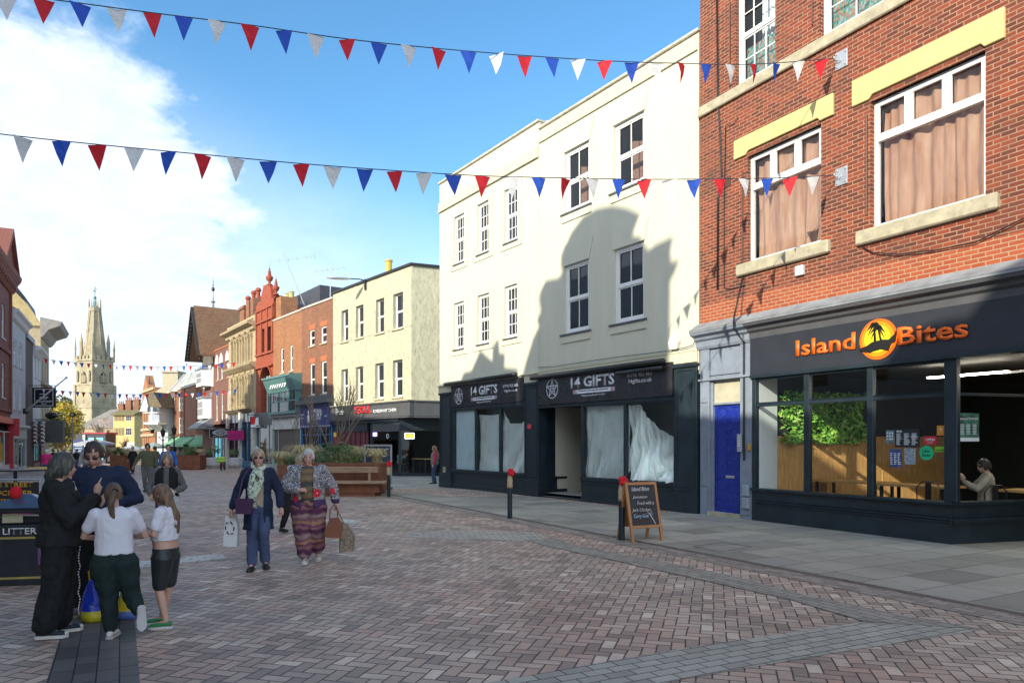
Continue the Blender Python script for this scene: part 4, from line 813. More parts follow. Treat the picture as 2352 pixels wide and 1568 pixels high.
    k = MB(); k.box(ue + .0, v0 + .1, 1.7, 1.8, 0, ztop); k.box(v0 - .0, v0 + .06, .13, 1.7, 0, ztop); k.build('entrance_door', black, B)
    k = MB(); k.quad((m1, .02, .03), (v0, .02, .03), (v0, 1.8, .03), (m1, 1.8, .03)); k.build('entrance_floor', pm('entrance_tile', (.16, .17, .18), rough=.5, var=.2), B)
    k = MB(); k.quad((m1, .1, xz1 + .05), (v0, .1, xz1 + .05), (v0, 1.8, xz1 + .05), (m1, 1.8, xz1 + .05)); k.build('entrance_soffit', black, B)
    # bits: red notice, H plate
    k = MB(); k.box(uc(785), uc(815), -.075, -.0705, zc_(800, 668), zc_(800, 632)); k.build('red_notice', pm('notice_red', (.6, .05, .06), rough=.5), B)
    k = MB(); k.box(uc(138), uc(156), -.08, -.0705, zc_(147, 1000), zc_(147, 958)); o = k.build('hydrant_plate', pm('hydrant_yellow', (.62, .60, .35), rough=.5), B); text(o, 'H', bann, (uc(138) + uc(156)) / 2, zc_(147, 994), h=.2, w=.09, y=-.083, align='CENTER', off=.01)
    # shop stuff seen through the plastic
    for i, (xa, xb, yb, yt, yy) in enumerate(((440, 545, 990, 885, .4), (1370, 1440, 1000, 840, .8), (1570, 1610, 1000, 860, .9), (1470, 1560, 1000, 900, 1.2))):
        k = MB(); k.box(uc(xa), uc(xb), yy, yy + .3, zc_(xa, yb), zc_(xa, yt)); k.build('display_board', pm('display_white', (.5, .52, .53), rough=.6), B)
    k = MB(); ub = uc(1845); 
    return B, dict(uL=uL)
CB, wb = white_building()
# ---- terrace going down the street on the right ----
def mkplane(xn, dn, vp, xf): d2 = fromvp(xn, dn, vp, xf); return Plane(xf, d2, xn, dn), d2
def gslope(pl): return zg((pl.a.y + pl.b.y) / 2)
def fp_walls(mb, pts, z0, z1):                   # vertical walls along a footprint, clockwise from above = outward
    for a, b in zip(pts, pts[1:]): mb.quad((a[0], a[1], z0), (b[0], b[1], z0), (b[0], b[1], z1), (a[0], a[1], z1))
stoneb = pm('pale_stone', (.42, .34, .21), rough=.85, var=.15, scale=2, bump=.5, bscale=12, dirt=.6, dcol=(.15, .13, .10))
# korean kitchen building
PS, dS = mkplane(945, 40, -157, 765)
oldrend = pm('stained_yellow_render', (.50, .48, .34), rough=.9, var=.18, scale=2.6, bump=.6, bscale=16, dirt=1.0, dcol=(.20, .20, .13), stretch=(1.6, 1.6, .5), detail=9)
def seoul():
    B = thing('stained_building', 'stained yellow rendered building above the Korean kitchen restaurant', 'building', PS.P(0), PS.rot)
    L = PS.len; Uf = lambda x, y=700: onplane(PS, cF, x, y)[0]; Zf = lambda x, y: onplane(PS, cF, x, y)[1]; g = gslope(PS)
    zt = (Zf(585, 58) + Zf(55, 248)) / 2; zb = Zf(580, 945)
    def row(ws): w = [rc(PS, cF, *q) for q in ws]; a = sum(k[2] for k in w) / 4; b = sum(k[3] for k in w) / 4; return [(k[0], k[1], a, b) for k in w]
    up = row([(112, 157, 362, 558), (207, 257, 330, 540), (338, 393, 292, 515), (452, 517, 252, 490)]); lo = row([(112, 155, 742, 950), (207, 255, 728, 945), (333, 390, 710, 943), (450, 513, 690, 935)])
    k = MB(); wall(k, 0, L, zb, zt, up + lo, rev=.24); sd = [(L, 0), (L + 2.8, 9.6), (0, 9.6), (0, 0)]; fp_walls(k, sd, zb, zt); k.quad((0, 0, zt - .1), (L, 0, zt - .1), (L + 2.8, 9.6, zt - .1), (0, 9.6, zt - .1)); k.build('wall', oldrend, B)
    k = MB(); k.prism([(-.05, -.12), (L + .1, -.12), (L + 2.9, 9.6), (L + 2.6, 9.6), (L - .2, .2), (-.05, .2)], zt, zt + .12, 'z'); k.build('parapet_coping', blackm, B)
    wcur = pm('light_blind', (.45, .46, .44), rough=.8, var=.1, bump=0)
    for i, h in enumerate(up + lo):
        o = sash(B, h, y=.2, fm=white, gm=gd_, bars=(1, 1), fw=.07)
        s = MB(); s.box(h[0] - .12, h[1] + .08, -.09, .2, h[2] - .09, h[2] - .002); s.build('sill', oldrend, B)
    k = MB(); k.box(0, L, -.012, -.0015, Zf(580, 455), Zf(580, 450)); k.build('crack_line', stone, B)
    # fascia boards, front and side
    Ug = lambda x, y=700: onplane(PS, cG, x, y)[0]; Zg = lambda x, y: onplane(PS, cG, x, y)[1]
    f0, f1 = Zg(1215, 345), Zg(1215, 112); ang = math.atan2(9.6, 2.8)
    def side(mb, L0=L):
        c, s = math.cos(ang), math.sin(ang); mb.v = [(L0 + x * c - y * s, x * s + y * c, z) for x, y, z in mb.v]; return mb
    k = MB(); k.box(-.02, L + .12, -.2, .2, f0 + .1, f1 - .05); k.box(-.02, L + .16, -.28, .2, f1 - .05, f1 + .03); k.box(-.02, L + .13, -.26, .2, f0, f0 + .08); k.build('fascia', charp, B, bevel=.01)
    k = MB(); k.box(.15, 9, -.15, .3, f0 + .1, f1 - .05); k.box(.15, 9, -.22, .3, f1 - .05, f1 + .028); k.box(.15, 9, -.19, .3, f0, f0 + .08); side(k).build('side_fascia', charp, B)
    k = MB(); k.box(-.02, L + .1, -.3, .2, f1 + .031, f1 + .07); k.build('stone_string', stone, B)
    red = pm('sign_red_letter', (.75, .02, .02), rough=.4, var=.03, bump=0); wh = MATS['print_white']
    text(B, 'SEOUL', red, Ug(470), Zg(470, 300), w=Ug(705) - Ug(470), h=Zg(470, 195) - Zg(470, 300), y=-.21, ext=.05, off=.02)
    text(B, 'KOREAN KITCHEN', wh, Ug(725), Zg(725, 284), w=Ug(1045) - Ug(725), h=Zg(725, 238) - Zg(725, 284), y=-.21, ext=.01, off=.02)
    k = MB(); k.box(Ug(195), Ug(435), -.23, -.2005, Zg(195, 330), Zg(195, 205)); o = k.build('menu_board', pm('board_green_black', (.03, .05, .045), rough=.4), B)
    for i, (s_, xx, yy, ww) in enumerate((('Cafe', 205, 245, .3), ('Korean Food and Cafe', 205, 280, 1.2), ('Eat in or Takeaway', 205, 315, 1.1))): text(o, s_, wh, Ug(xx), Zg(xx, yy), w=ww, h=.13, y=-.235, ext=.004)
    # ground floor: canopy lights, windows, doorway
    y1, y2 = Zg(900, 410), Zg(900, 528); z0 = Zg(900, 1108); zg0 = g - .25
    u1 = Ug(1050); u0 = Ug(665)
    an = ang - R(12)
    def cant(mb):
        c, s = math.cos(an), math.sin(an); mb.v = [(u1 + x * c - y * s, x * s + y * c, z) for x, y, z in mb.v]; return mb
    k = MB(); k.box(0, u1, -.12, .1, y1, f0); k.box(0, u0 - .6, -.02, .1, y2, y1 - .001); k.build('canopy_band', black, B)
    k = MB(); k.box(u0, u1, -.02, .06, y2, y1 - .001); k.box(u0, u1, -.05, .06, y2 - .05, y2 - .001); k.build('upper_light', charp, B)
    k = MB(); k.box(u0 - .12, u0, -.05, .1, zg0, y1); k.box(u1 - .05, u1 + .02, -.05, .1, z0, y2); k.box(u0, u1 + .03, -.06, .1, z0 - .06, z0); k.box(u0, u1, -.03, .2, zg0, z0 - .06); k.build('window_frame', black, B)
    k = MB(); k.quad((u0, .03, z0), (u1, .03, z0), (u1, .03, y2), (u0, .03, y2)); k.build('pane', gl_, B)
    k = MB(); k.box(0, 7, -.02, .06, y2, f0); k.box(0, 7, -.06, .1, z0 - .06, z0 - .001); k.box(.02, 7, -.03, .2, zg0, z0 - .06); k.box(3.2, 3.26, 0, .08, z0, y2); cant(k).build('side_window_frame', black, B)
    k = MB(); k.quad((0, .03, z0), (7, .03, z0), (7, .03, y2), (0, .03, y2)); cant(k).build('side_pane', gl_, B)
    burg = pm('burgundy_curtain', (.13, .03, .04), rough=.6, var=.4, scale=3, stretch=(5, 5, .5))
    k = MB()
    for i in range(14): a = .1 + i * (u0 - .7) / 14; k.box(a, a + (u0 - .8) / 15, .02 + .05 * (i % 2), .1, zg0, y2)
    k.build('slatted_shutter', burg, B)
    k = MB(); k.box(0, L + 2, 4.4, 4.5, zg0, f0); k.box(-.0, L + 1, .3, 4.4, zg0 - .05, zg0 + .12); k.box(-.05, .0, 0, 9.6, zg0, zb); k.build('inner_wall', dark_in, B)
    k = MB(); k.quad((0, 0, f0 + .05), (L, 0, f0 + .05), (L + 2.8, 9.6, f0 + .05), (0, 9.6, f0 + .05)); k.build('soffit', black, B)
    # open sign (lit), stickers, menu case
    gy = emis('neon_yellow', (1, .72, .05), 2.2); gw = emis('neon_white', (.9, .9, .8), 1.1); gp = emis('neon_purple', (.45, .35, .9), 1.2)
    PSs = PS.off(.0); uu = u1 + .35
    def insign(nm, x, y, w, h, yy=-.02):
        PC = Plane(*sum(([CX + F * t.x / t.y, t.y] for t in (PS.P(u1), PS.P(u1 + 7 * math.cos(an), 0, -7 * math.sin(an)))), [])); return PC.uz(*cG(x, y))
    a, zc = insign('', 1187, 600, 0, 0); hw = insign('', 1250, 600, 0, 0)[0] - a; hh = (insign('', 1187, 562, 0, 0)[1] - insign('', 1187, 637, 0, 0)[1]) / 2
    k = MB()
    for q in ((a - hw, zc - hh, a + hw, zc - hh), (a - hw, zc + hh, a + hw, zc + hh), (a - hw, zc - hh, a - hw, zc + hh), (a + hw, zc - hh, a + hw, zc + hh)): k.bar((q[0], -.03, q[1]), (q[2], -.03, q[3]), .04, .04, up=(0, 1, 0))
    o = cant(k).build('open_sign', gw, B); t = text(o, 'OPEN', gy, a, zc - hh * .55, w=hw * 1.5, h=hh * 1.1, y=-.03, align='CENTER', off=.02)
    c, s = math.cos(an), math.sin(an)
    for v in t.data.vertices: x, y, z = v.co; v.co = (u1 + x * c - y * s, x * s + y * c, z)
    k = MB(); k.box(Ug(676), Ug(732), 0, .01, Zg(700, 607), Zg(700, 552)); k.build('purple_sign', gp, B)
    k = MB(); cx_, cz_ = Ug(880), Zg(880, 603); r_ = (Zg(880, 575) - Zg(880, 630)) / 2
    for i in range(20): t0, t1 = i * math.pi / 10, (i + 1) * math.pi / 10; k.bar((cx_ + r_ * math.cos(t0), 0, cz_ + r_ * math.sin(t0)), (cx_ + r_ * math.cos(t1), 0, cz_ + r_ * math.sin(t1)), .05, .02, up=(0, 1, 0))
    k.build('ring_emblem', wh, B)
    k = MB(); k.box(Ug(475), Ug(652), -.1, -.04, Zg(560, 875), Zg(560, 758)); o = k.build('menu_case', steel, B); k = MB(); k.box(Ug(481), Ug(560), -.106, -.1005, Zg(560, 868), Zg(560, 765)); k.box(Ug(567), Ug(646), -.106, -.1005, Zg(560, 868), Zg(560, 765)); k.build('menu_sheet', MATS['poster_black'], o)
    k = MB(); ux = Ug(180); k.box(ux - .25, ux + .25, -.14, -.05, zg0, y2); k.build('red_post', pm('dark_red_paint', (.25, .01, .02), rough=.4), B)
    k = MB(); k.box(ux - .18, ux + .18, -.16, -.1405, Zg(180, 612), Zg(180, 552)); k.build('yellow_notice', pm('notice_yellow', (.75, .6, .1), rough=.5), B)
    # lamp bracket on the wall, flue on the roof
    k = MB(); q = onplane(PS, cF, 275, 190); k.tube([(q[0], -.02, q[1] + .25), (q[0] - .1, -.4, q[1] + .32), (q[0] - .25, -.9, q[1] + .3)], .035, 8); k.box(q[0] - .08, q[0] + .08, -.1, 0, q[1] - .3, q[1] + .35)
    k.build('lamp_bracket', blackm, B); k = MB(); k.ball((q[0] - .6, -1.5, q[1] + .3), .22, .75, .08, rot=Matrix.Rotation(R(-25), 3, 'Z')); k.build('lamp_head', steel, B, smooth=True)
    k = MB(); q = onplane(PS, cF, 365, 110); k.tube([(q[0], .6, q[1] - .6), (q[0], .6, q[1] + .75)], .2, 12); k.tube([(q[0], .6, q[1] + .751), (q[0], .6, q[1] + .85)], .24, 12); k.build('flue', pm('flue_yellow', (.55, .38, .06), rough=.5), B)
    return g
gS = seoul()
# a table and stools inside the restaurant
def c_mid(pl, c):
    xa, xb = CX + F * pl.a.x / pl.a.y, CX + F * pl.b.x / pl.b.y; m = (xa + xb) / 2; return (m - c(0, 0)[0]) / (c(1, 0)[0] - c(0, 0)[0])
def terrace(nm, label, pl, c, tops, wm, wins, zbase, cope=None, dep=8, sills=stone, arch=None, bars=(1, 1), rev=.1, glass=gd_, fm=white, fw=.07, cat='building'):
    B = thing(nm, label, cat, pl.P(0), pl.rot); L = pl.len; Z = lambda x, y: onplane(pl, c, x, y)[1]; g = gslope(pl)
    zt = sum(Z(x, y) for x, y in tops) / len(tops)
    H_ = []
    for ws in wins:
        w = [rc(pl, c, *q) for q in ws]; a = sum(k[2] for k in w) / len(w); b = sum(k[3] for k in w) / len(w); H_ += [(k[0], k[1], a, b) for k in w]
    zbase = Z((pl.a[0]*0) + c_mid(pl, c), zbase); k = MB(); wall(k, 0, L, zbase, zt, H_, rev=rev); shell(k, 0, L, g - .3, zt, dep); k.quad((0, .1, zbase), (L, .1, zbase), (L, 5, zbase), (0, 5, zbase)); k.box(0, L, 1.4, 1.5, g, zbase); k.build('wall', wm, B)
    if cope: k = MB(); k.box(-.02, L + .02, -.06, .25, zt, zt + .14); k.build('parapet_coping', cope, B)
    for h in H_:
        sash(B, h, y=rev * .6, fm=fm, gm=glass, bars=bars, fw=fw)
        if sills: s = MB(); s.box(h[0] - .1, h[1] + .1, -.08, .06, h[2] - .1, h[2] - .002); s.build('sill', sills, B)
        if arch: s = MB(); s.prism([(h[0] - .02, h[3] + .002), (h[1] + .02, h[3] + .002), (h[1] + .18, h[3] + .38), (h[0] - .18, h[3] + .38)], -.012, -.0015); s.build('brick_arch', arch, B)
    return B, L, g, zt, H_
cop = pm('stone_coping', (.45, .43, .38), rough=.9, dirt=.5)
archb = pm('rubbed_brick', (.42, .14, .06), rough=.85, var=.15)
b1 = brick('brown_brick', (.36, .13, .055), (.22, .07, .035), (.30, .25, .19), bh=.085, weather=.4); b2 = brick('orange_red_brick', (.48, .19, .065), (.30, .10, .035), (.36, .28, .2), bh=.085, weather=.3)
PD, d_ = mkplane(765, dS, -142, 693)
D, LD, gD, zD, HD = terrace('brick_house', 'brown brick house above the blue cathedral style gift shop', PD, cH, [(1145, 303), (928, 380)], b1, [[(982, 1017, 528, 640), (1062, 1102, 500, 617)], [(985, 1018, 762, 985), (1066, 1103, 745, 975)]], 1012, cop, arch=archb)
wh = MATS['print_white']
def shopfront(B, L, g, ztop, zs, fm, sign=None, riser=.5, mulls=(.33, .66), door=None, transom=None, inner=None, ua=0.0, ub=None, y=0):
    ub = L if ub is None else ub; k = MB(); a, b = ua + .02, ub - .02; z0 = g + riser
    k.box(a, a + .14, y - .08, y + .12, g - .3, ztop); k.box(b - .14, b, y - .08, y + .12, g - .3, ztop); k.box(a + .14, b - .14, y - .03, y + .12, zs - .06, zs); k.box(a + .14, b - .14, y, y + .15, g - .3, z0)
    for m in mulls: u = a + (b - a) * m; k.box(u - .035, u + .035, y - .01, y + .08, z0, zs - .06)
    if transom: k.box(a + .14, b - .14, y - .005, y + .07, transom - .03, transom + .03)
    o = k.build('shop_front', fm, B)
    k = MB(); k.quad((a, y + .04, z0), (b, y + .04, z0), (b, y + .04, zs), (a, y + .04, zs)); k.build('pane', gd_ if inner is None else inner, B)
    return o
def shopD():
    Z = lambda x, y: onplane(PD, cH, x, y)[1]; U = lambda x: onplane(PD, cH, x, 1000)[0]
    zs, zsig, zb_, zaw = Z(1020, 1212), Z(1020, 1060), Z(1020, 1195), Z(1020, 1040)
    blue = pm('shop_blue', (.03, .12, .28), rough=.4, var=.1); navy = pm('sign_navy', (.015, .03, .17), rough=.5, var=.06, bump=0)
    shopfront(D, LD, gD, zs, zs, blue, mulls=(.3, .55, .62, .9), transom=Z(1020, 1262))
    k = MB(); k.box(0, LD, -.1, .3, zs + .001, zaw + .3); k.build('fascia', blue, D)
    k = MB(); k.box(.05, LD - .05, -.16, -.101, zb_, zsig); o = k.build('sign_board', navy, D)
    k = MB(); k.box(.05, LD - .05, -.14, -.101, zs + .02, zb_ - .02); o2 = k.build('sign_strip', navy, D); text(o2, 'EST 1902  THE WORLD FAMOUS SHOP  TAILOR OF GLOUCESTER', wh, .15, zs + .06, w=LD - .3, h=.09, y=-.145)
    text(o, 'THE HOUSE OF THE', wh, LD * .40, zsig - .5, w=1.5, h=.3, y=-.165, off=.01); text(o, 'GIFT SHOP', wh, LD * .40, zb_ + .32, w=1.7, h=.75, y=-.165, off=.015)
    k = MB(); k.box(LD * .27, LD * .27 + .34, -.17, -.161, zb_ + .2, zsig - .6); k.ball((LD * .27 + .17, -.165, zsig - .42), .12, .01, .2); k.build('emblem', wh, o); text(o, 'Beatrix', wh, .2, zsig - .6, w=.6, h=.16, y=-.165); text(o, 'Potter', wh, .2, zsig - .85, w=.55, h=.16, y=-.165); text(o, 'Coffee', wh, LD * .8, zsig - .8, w=.5, h=.14, y=-.165)
    k = MB(); k.box(-.1, LD + .1, -.5, .1, zaw - .05, zaw + .2); k.box(-.1, LD + .05, -.2, .05, zaw + .201, zaw + .5); k.build('awning_box', charp, D)
shopD()
PE_, d_E = mkplane(693, PD.da, -76, 628)
E, LE, gE, zE, HE = terrace('brick_house', 'orange brick house with teal bay window and white shop sign below', PE_, cH, [(920, 388), (728, 462)], b2, [[(778, 800, 655, 825), (843, 863, 630, 815)]], 1118, cop)
def shopE():
    Z = lambda x, y: onplane(PE_, cH, x, y)[1]; teal = pm('teal_paint', (.10, .22, .22), rough=.45, var=.12); tl = pm('pale_teal_paint', (.32, .40, .38), rough=.5, var=.1)
    z1, z2, z3 = Z(800, 870), Z(800, 965), Z(800, 1100)
    k = MB(); k.prism([(-.45, z2), (-.85, z1 - .05), (-.95, z1), (-.95, z1 + .14), (0, z1 + .2), (0, z2)], .02, LE + .1, 'x'); o = k.build('bay_fascia', teal, E)
    for i in range(7): k = MB(); u = LE * .25 + i * LE * .085; k.ball((u, -.70, (z1 + z2) / 2), .11, .03, .27, n=10, m=7, rot=Matrix.Rotation(R(-20), 3, 'X')); k.build('sign_letter', wh, o)
    k = MB(); a, b = .25, LE - .05
    for q in (a, a + (b - a) * .33, a + (b - a) * .72, b - .1): k.box(q, q + .1, -.42, -.3, z3, z2 - .001)
    k.box(a + .1, b - .1, -.4, -.3, z2 - .75, z2 - .66); k.box(a, b + .1, -.5, 0, z3 - .2, z3 - .001); k.box(a, a + .06, -.3, 0, z3, z2 - .001); k.box(b, b + .06, -.3, 0, z3, z2 - .001)
    for i in range(1, 7): u = a + (b - a) * i / 7; k.box(u - .02, u + .02, -.39, -.33, z2 - .66, z2)
    k.build('bay_frame', teal, E); k = MB(); k.quad((a, -.35, z3), (b, -.35, z3), (b, -.35, z2), (a, -.35, z2)); k.build('bay_pane', gd_, E)
    zs = Z(800, 1222); shopfront(E, LE, gE, zs, zs, tl, mulls=(.18,), inner=pm('shutter_brown', (.12, .10, .085), rough=.8, var=.3))
    k = MB(); k.box(0, LE, -.12, .3, zs + .001, z3 - .21); o = k.build('shop_sign', pm('sign_offwhite', (.55, .56, .53), rough=.6), E)
    text(o, 'Trinity', MATS['poster_black'], .3, zs + .55, w=1.4, h=.7, y=-.125, ext=.01); text(o, 'Shop', MATS['poster_black'], 2.3, zs + .55, w=1.3, h=.7, y=-.125, ext=.01)
    k = MB(); k.box(-.1, LE, -.35, 0, z3 - .42, z3 - .21); k.build('sign_hood', lead, E)
shopE()
def urn(mb, c, s):
    mb.lathe([(r * s * .9, h * s) for r, h in [(.42, 0), (.42, .1), (.2, .22), (.16, .4), (.38, .62), (.5, .9), (.46, 1.05), (.2, 1.18), (.28, 1.28), (.16, 1.42), (.24, 1.6), (.1, 1.75), (.14, 1.85), (.03, 2.15), (.01, 2.5)]], c, 12)
PF, d_F = mkplane(628, PE_.da, -40, 588)
terra = pm('terracotta', (.31, .07, .033), rough=.8, var=.2, scale=2.5, bump=.5, bscale=10, dirt=.3, dcol=(.22, .05, .025))
def terracotta():
    B = thing('terracotta_building', 'narrow red terracotta building with a shaped gable, urn finials and a great round arch', 'building', PF.P(0), PF.rot); L = PF.len; U = lambda x, y=700: onplane(PF, cH, x, y)[0]; Z = lambda x, y: onplane(PF, cH, x, y)[1]; g = gslope(PF)
    k = MB(); h = [rc(PF, cH, 640, 662, 522, 710), rc(PF, cH, 685, 708, 500, 695)]; h = [(a, b, (h[0][2] + h[1][2]) / 2, (h[0][3] + h[1][3]) / 2) for a, b, _, _ in h]
    ac, aw, az = (U(637) + U(722)) / 2, (U(722) - U(637)) / 2, Z(660, 915); ab = Z(660, 1105); zt = Z(650, 380)
    arch = [(ac + aw * math.cos(t), az + aw * 1.05 * math.sin(t)) for t in [math.pi * i / 14 for i in range(15)]]
    # wall around the arch
    wall(k, 0, L, az + aw * 1.05 + .02, zt, h, rev=.3)
    k.prism([(L, ab), (L, az + aw * 1.05 + .02), (ac, az + aw * 1.05 + .02)] + [p for p in reversed(arch[:8])] + [(ac + aw, ab)], 0, .6); k.prism([(0, az + aw * 1.05 + .02), (0, ab), (ac - aw, ab)] + [p for p in reversed(arch[7:])] + [(ac, az + aw * 1.05 + .02)], 0, .6)
    shell(k, 0, L, g, zt, 8); q = lambda x, y: (U(x), Z(x, y))
    k.prism([(0, zt), (L, zt), (L, zt + .4), q(745, 275), q(738, 292), q(712, 300), q(706, 235), q(700, 205), q(655, 205), q(650, 255), q(638, 315), q(618, 330), (0, zt + .5)], .0, .5)
    fixn(k.build('wall', terra, B))
    k = MB()
    for yy, n in ((385, .1), (472, .14), (700, .12), (792, .18)): z = Z(650, yy); k.box(-.02, L + .02, -n, -.002, z, z + .16)
    for t0, t1 in zip(arch, arch[1:]): k.bar((t0[0], -.05, t0[1]), (t1[0], -.05, t1[1]), .1, .2, up=(0, 1, 0))
    for u in (0.1, L * .33, L * .66, L - .25): k.box(u, u + .18, -.08, -.002, Z(650, 690), zt)
    k.build('mouldings', terra, B)
    for (x, y, s) in ((676, 205, .68), (722, 272, .62), (630, 330, .52)): k = MB(); urn(k, (U(x), .25, Z(x, y)), s); k.build('finial', terra, B, smooth=True)
    k = MB(); k.box(U(735), U(770), .1, 1.4, zt - 3, Z(750, 290)); k.build('chimney', b2, B)
    k = MB(); k.prism([p for p in arch] + [(ac - aw, ab), (ac + aw, ab)], .5, .55); fixn(k.build('arch_window', gd_, B))
    k = MB()
    for i in range(5): u = ac - aw * .8 + i * aw * .4; k.box(u - .05, u + .05, .4, .495, ab, az + aw * .55)
    k.box(ac - aw, ac + aw, .38, .495, az - .1, az); k.build('arch_window_frame', white, B)
    zs = Z(650, 1190); shopfront(B, L, g, ab, zs, MATS['pale_teal_paint'], mulls=(.2, .75)); k = MB(); k.box(0, L, -.1, .3, zs + .01, ab); k.build('fascia', charp, B)
    return B, L, g
FB, LF, gF = terracotta()
def hangsign(nm, label, px, py_t, py_b, w_m, base, c, mats, draw, arm=True):      # projecting sign, flat face towards the camera
    a = c(px, py_t); b = c(px, py_b); d = base; p0 = W(a[0], a[1], d); p1 = W(b[0], b[1], d); h = p0.z - p1.z
    T = thing(nm, label, 'sign', p1, R(0)); k = MB(); k.box(-w_m / 2, w_m / 2, -.04, .04, 0, h); o = k.build('panel', mats[0], T)
    k = MB(); k.box(-w_m / 2 - .05, w_m / 2 + .05, -.05, .05, h, h + .05); k.box(-w_m / 2 - .05, w_m / 2 + .05, -.05, .05, -.05, 0); k.box(-w_m / 2 - .05, -w_m / 2, -.05, .05, 0, h); k.box(w_m / 2, w_m / 2 + .05, -.05, .05, 0, h); k.build('frame', mats[1], T)
    k = MB(); k.bar((-w_m / 2 - .3 if arm != 'L' else -w_m / 2 - 1.6, 0, h + .2), (w_m / 2 + (.9 if arm is True else .2), 0, h + .2), .05, .05); k.bar((-w_m * .35, 0, h), (-w_m * .35, 0, h + .2), .02, .02); k.bar((w_m * .35, 0, h), (w_m * .35, 0, h + .2), .02, .02); k.build('bracket', blackm, T)
    draw(o, w_m, h); return T
redp = pm('panel_red', (.6, .02, .03), rough=.4, var=.03, bump=0)
def dk(o, w, h):
    for s in (-1, 1): k = MB(); k.prism([(s * w * .5, h * .3), (s * w * .5, h), (s * w * .28, h), (s * w * .34, h * .3)], -.046, -.0405); fixn(k.build('red_stripe', redp, o))
    text(o, 'KFC', MATS['poster_black'], 0, h * .06, w=w * .6, h=h * .17, y=-.045, align='CENTER', off=.03, shear=.2)
hangsign('hanging_sign', 'white and red KFC sign hanging from the terracotta building', 652, 1138, 1210, 2.0, 59.5, cH, (MATS['print_white'], blackm), dk)
PG, d_G = mkplane(588, PF.da, 16, 525)
def stonebuilding():
    B, L, g, zt, Hs = terrace('stone_building', 'pale carved stone building with balustrade and rows of narrow windows', PG, cH, [(603, 470), (402, 572)], stoneb, [[(440, 457, 640, 772), (480, 496, 622, 762), (519, 535, 600, 752), (558, 574, 578, 742)], [(440, 457, 905, 1070), (480, 497, 892, 1062), (519, 536, 878, 1055), (560, 577, 868, 1050)]], 1085, None, rev=.35, glass=gd_, sills=stoneb)
    U = lambda x, y=700: onplane(PG, cH, x, y)[0]; Z = lambda x, y: onplane(PG, cH, x, y)[1]
    k = MB(); pf = [(.05, -.55), (.25, -.45), (.3, -.2), (.75, -.05), (.8, .12), (.1, .2)]; cornice(k, -.1, L + .1, zt, pf); zm = Z(590, 760); cornice(k, -.05, L + .05, zm, [(.05, -.4), (.2, -.3), (.5, -.05), (.55, .1), (.1, .15)]); cornice(k, -.05, L + .05, Z(590, 1075), [(.05, -.35), (.3, -.2), (.6, 0), (.1, .1)]); k.build('cornice', stoneb, B)
    k = MB()
    zb0 = zt + .2; zb1 = Z(600, 415); k.box(-.05, L + .05, -.1, .2, zb1 - .2, zb1)
    for i in range(5): u = i * (L - .3) / 4; k.box(u, u + .35, -.12, .25, zb0, zb1 + .02)
    for i in range(34): u = .2 + i * (L - .4) / 34; k.box(u, u + .09, -.03, .1, zb0, zb1 - .2)
    k.build('balustrade', stoneb, B)
    for i, h in enumerate(Hs):
        k = MB()
        for u in (h[0] - .2, h[1] + .02): k.box(u, u + .18, -.16, -.002, h[2] - .2, h[3] + .15); k.box(u - .05, u + .23, -.22, -.002, h[3] + .151, h[3] + .35)
        m = (h[0] + h[1]) / 2; k.prism([(h[0] - .25, h[3] + .36), (h[1] + .25, h[3] + .36), (m + .35, h[3] + .62), (m, h[3] + .78), (m - .35, h[3] + .62)], -.2, -.002)
        for q in (-.35, 0, .35): k.ball((m + q, -.22, h[3] + .55), .1, .1, .14, 8, 6)
        k.build('window_surround', stoneb, B)
    # ground floor
    zs = Z(500, 1110); um = U(500)
    k = MB(); 
    for u in (0, um - .1, L - .6): k.box(u, u + .55, -.25, .3, g - .5, zs + .1)
    for j in range(9):
        for u in (0, um - .1, L - .6): k.box(u - .02, u + .57, -.27, .2, g + j * .42, g + j * .42 + .36)
    k.build('rusticated_pier', pm('white_stone', (.60, .60, .54), rough=.8, var=.1, dirt=.3), B)
    mg = pm('plum_paint', (.10, .015, .04), rough=.4); bl = pm('shop_blue2', (.03, .13, .26), rough=.4)
    for a, b, mt in ((.56, um - .11, mg), (um + .46, L - .61, bl)):
        k = MB(); n = 2; k.box(a, b, .0, .2, zs - .8, zs + .1)
        for q in range(n + 1): u = a + (b - a) * q / n; k.box(u - .12, u + .12, -.08, .15, g - .3, zs - .8)
        k.box(a, b, -.05, .15, g - .3, g + .7); k.build('arcade_front', mt, B)
        k = MB(); k.quad((a, .1, g), (b, .1, g), (b, .1, zs - .8), (a, .1, zs - .8)); k.build('pane', dark_in, B)
        for q in range(n): u0_, u1_ = a + (b - a) * q / n + .12, a + (b - a) * (q + 1) / n - .12; m = (u0_ + u1_) / 2; r = (u1_ - u0_) / 2; k = MB(); k.prism([(m + r * math.cos(t), zs - .8 + 1.5 * r * math.sin(t)) for t in [math.pi * i / 10 for i in range(11)]], -.02, -.005); fixn(k.build('arched_light', gd_, B))
    return B
stonebuilding()
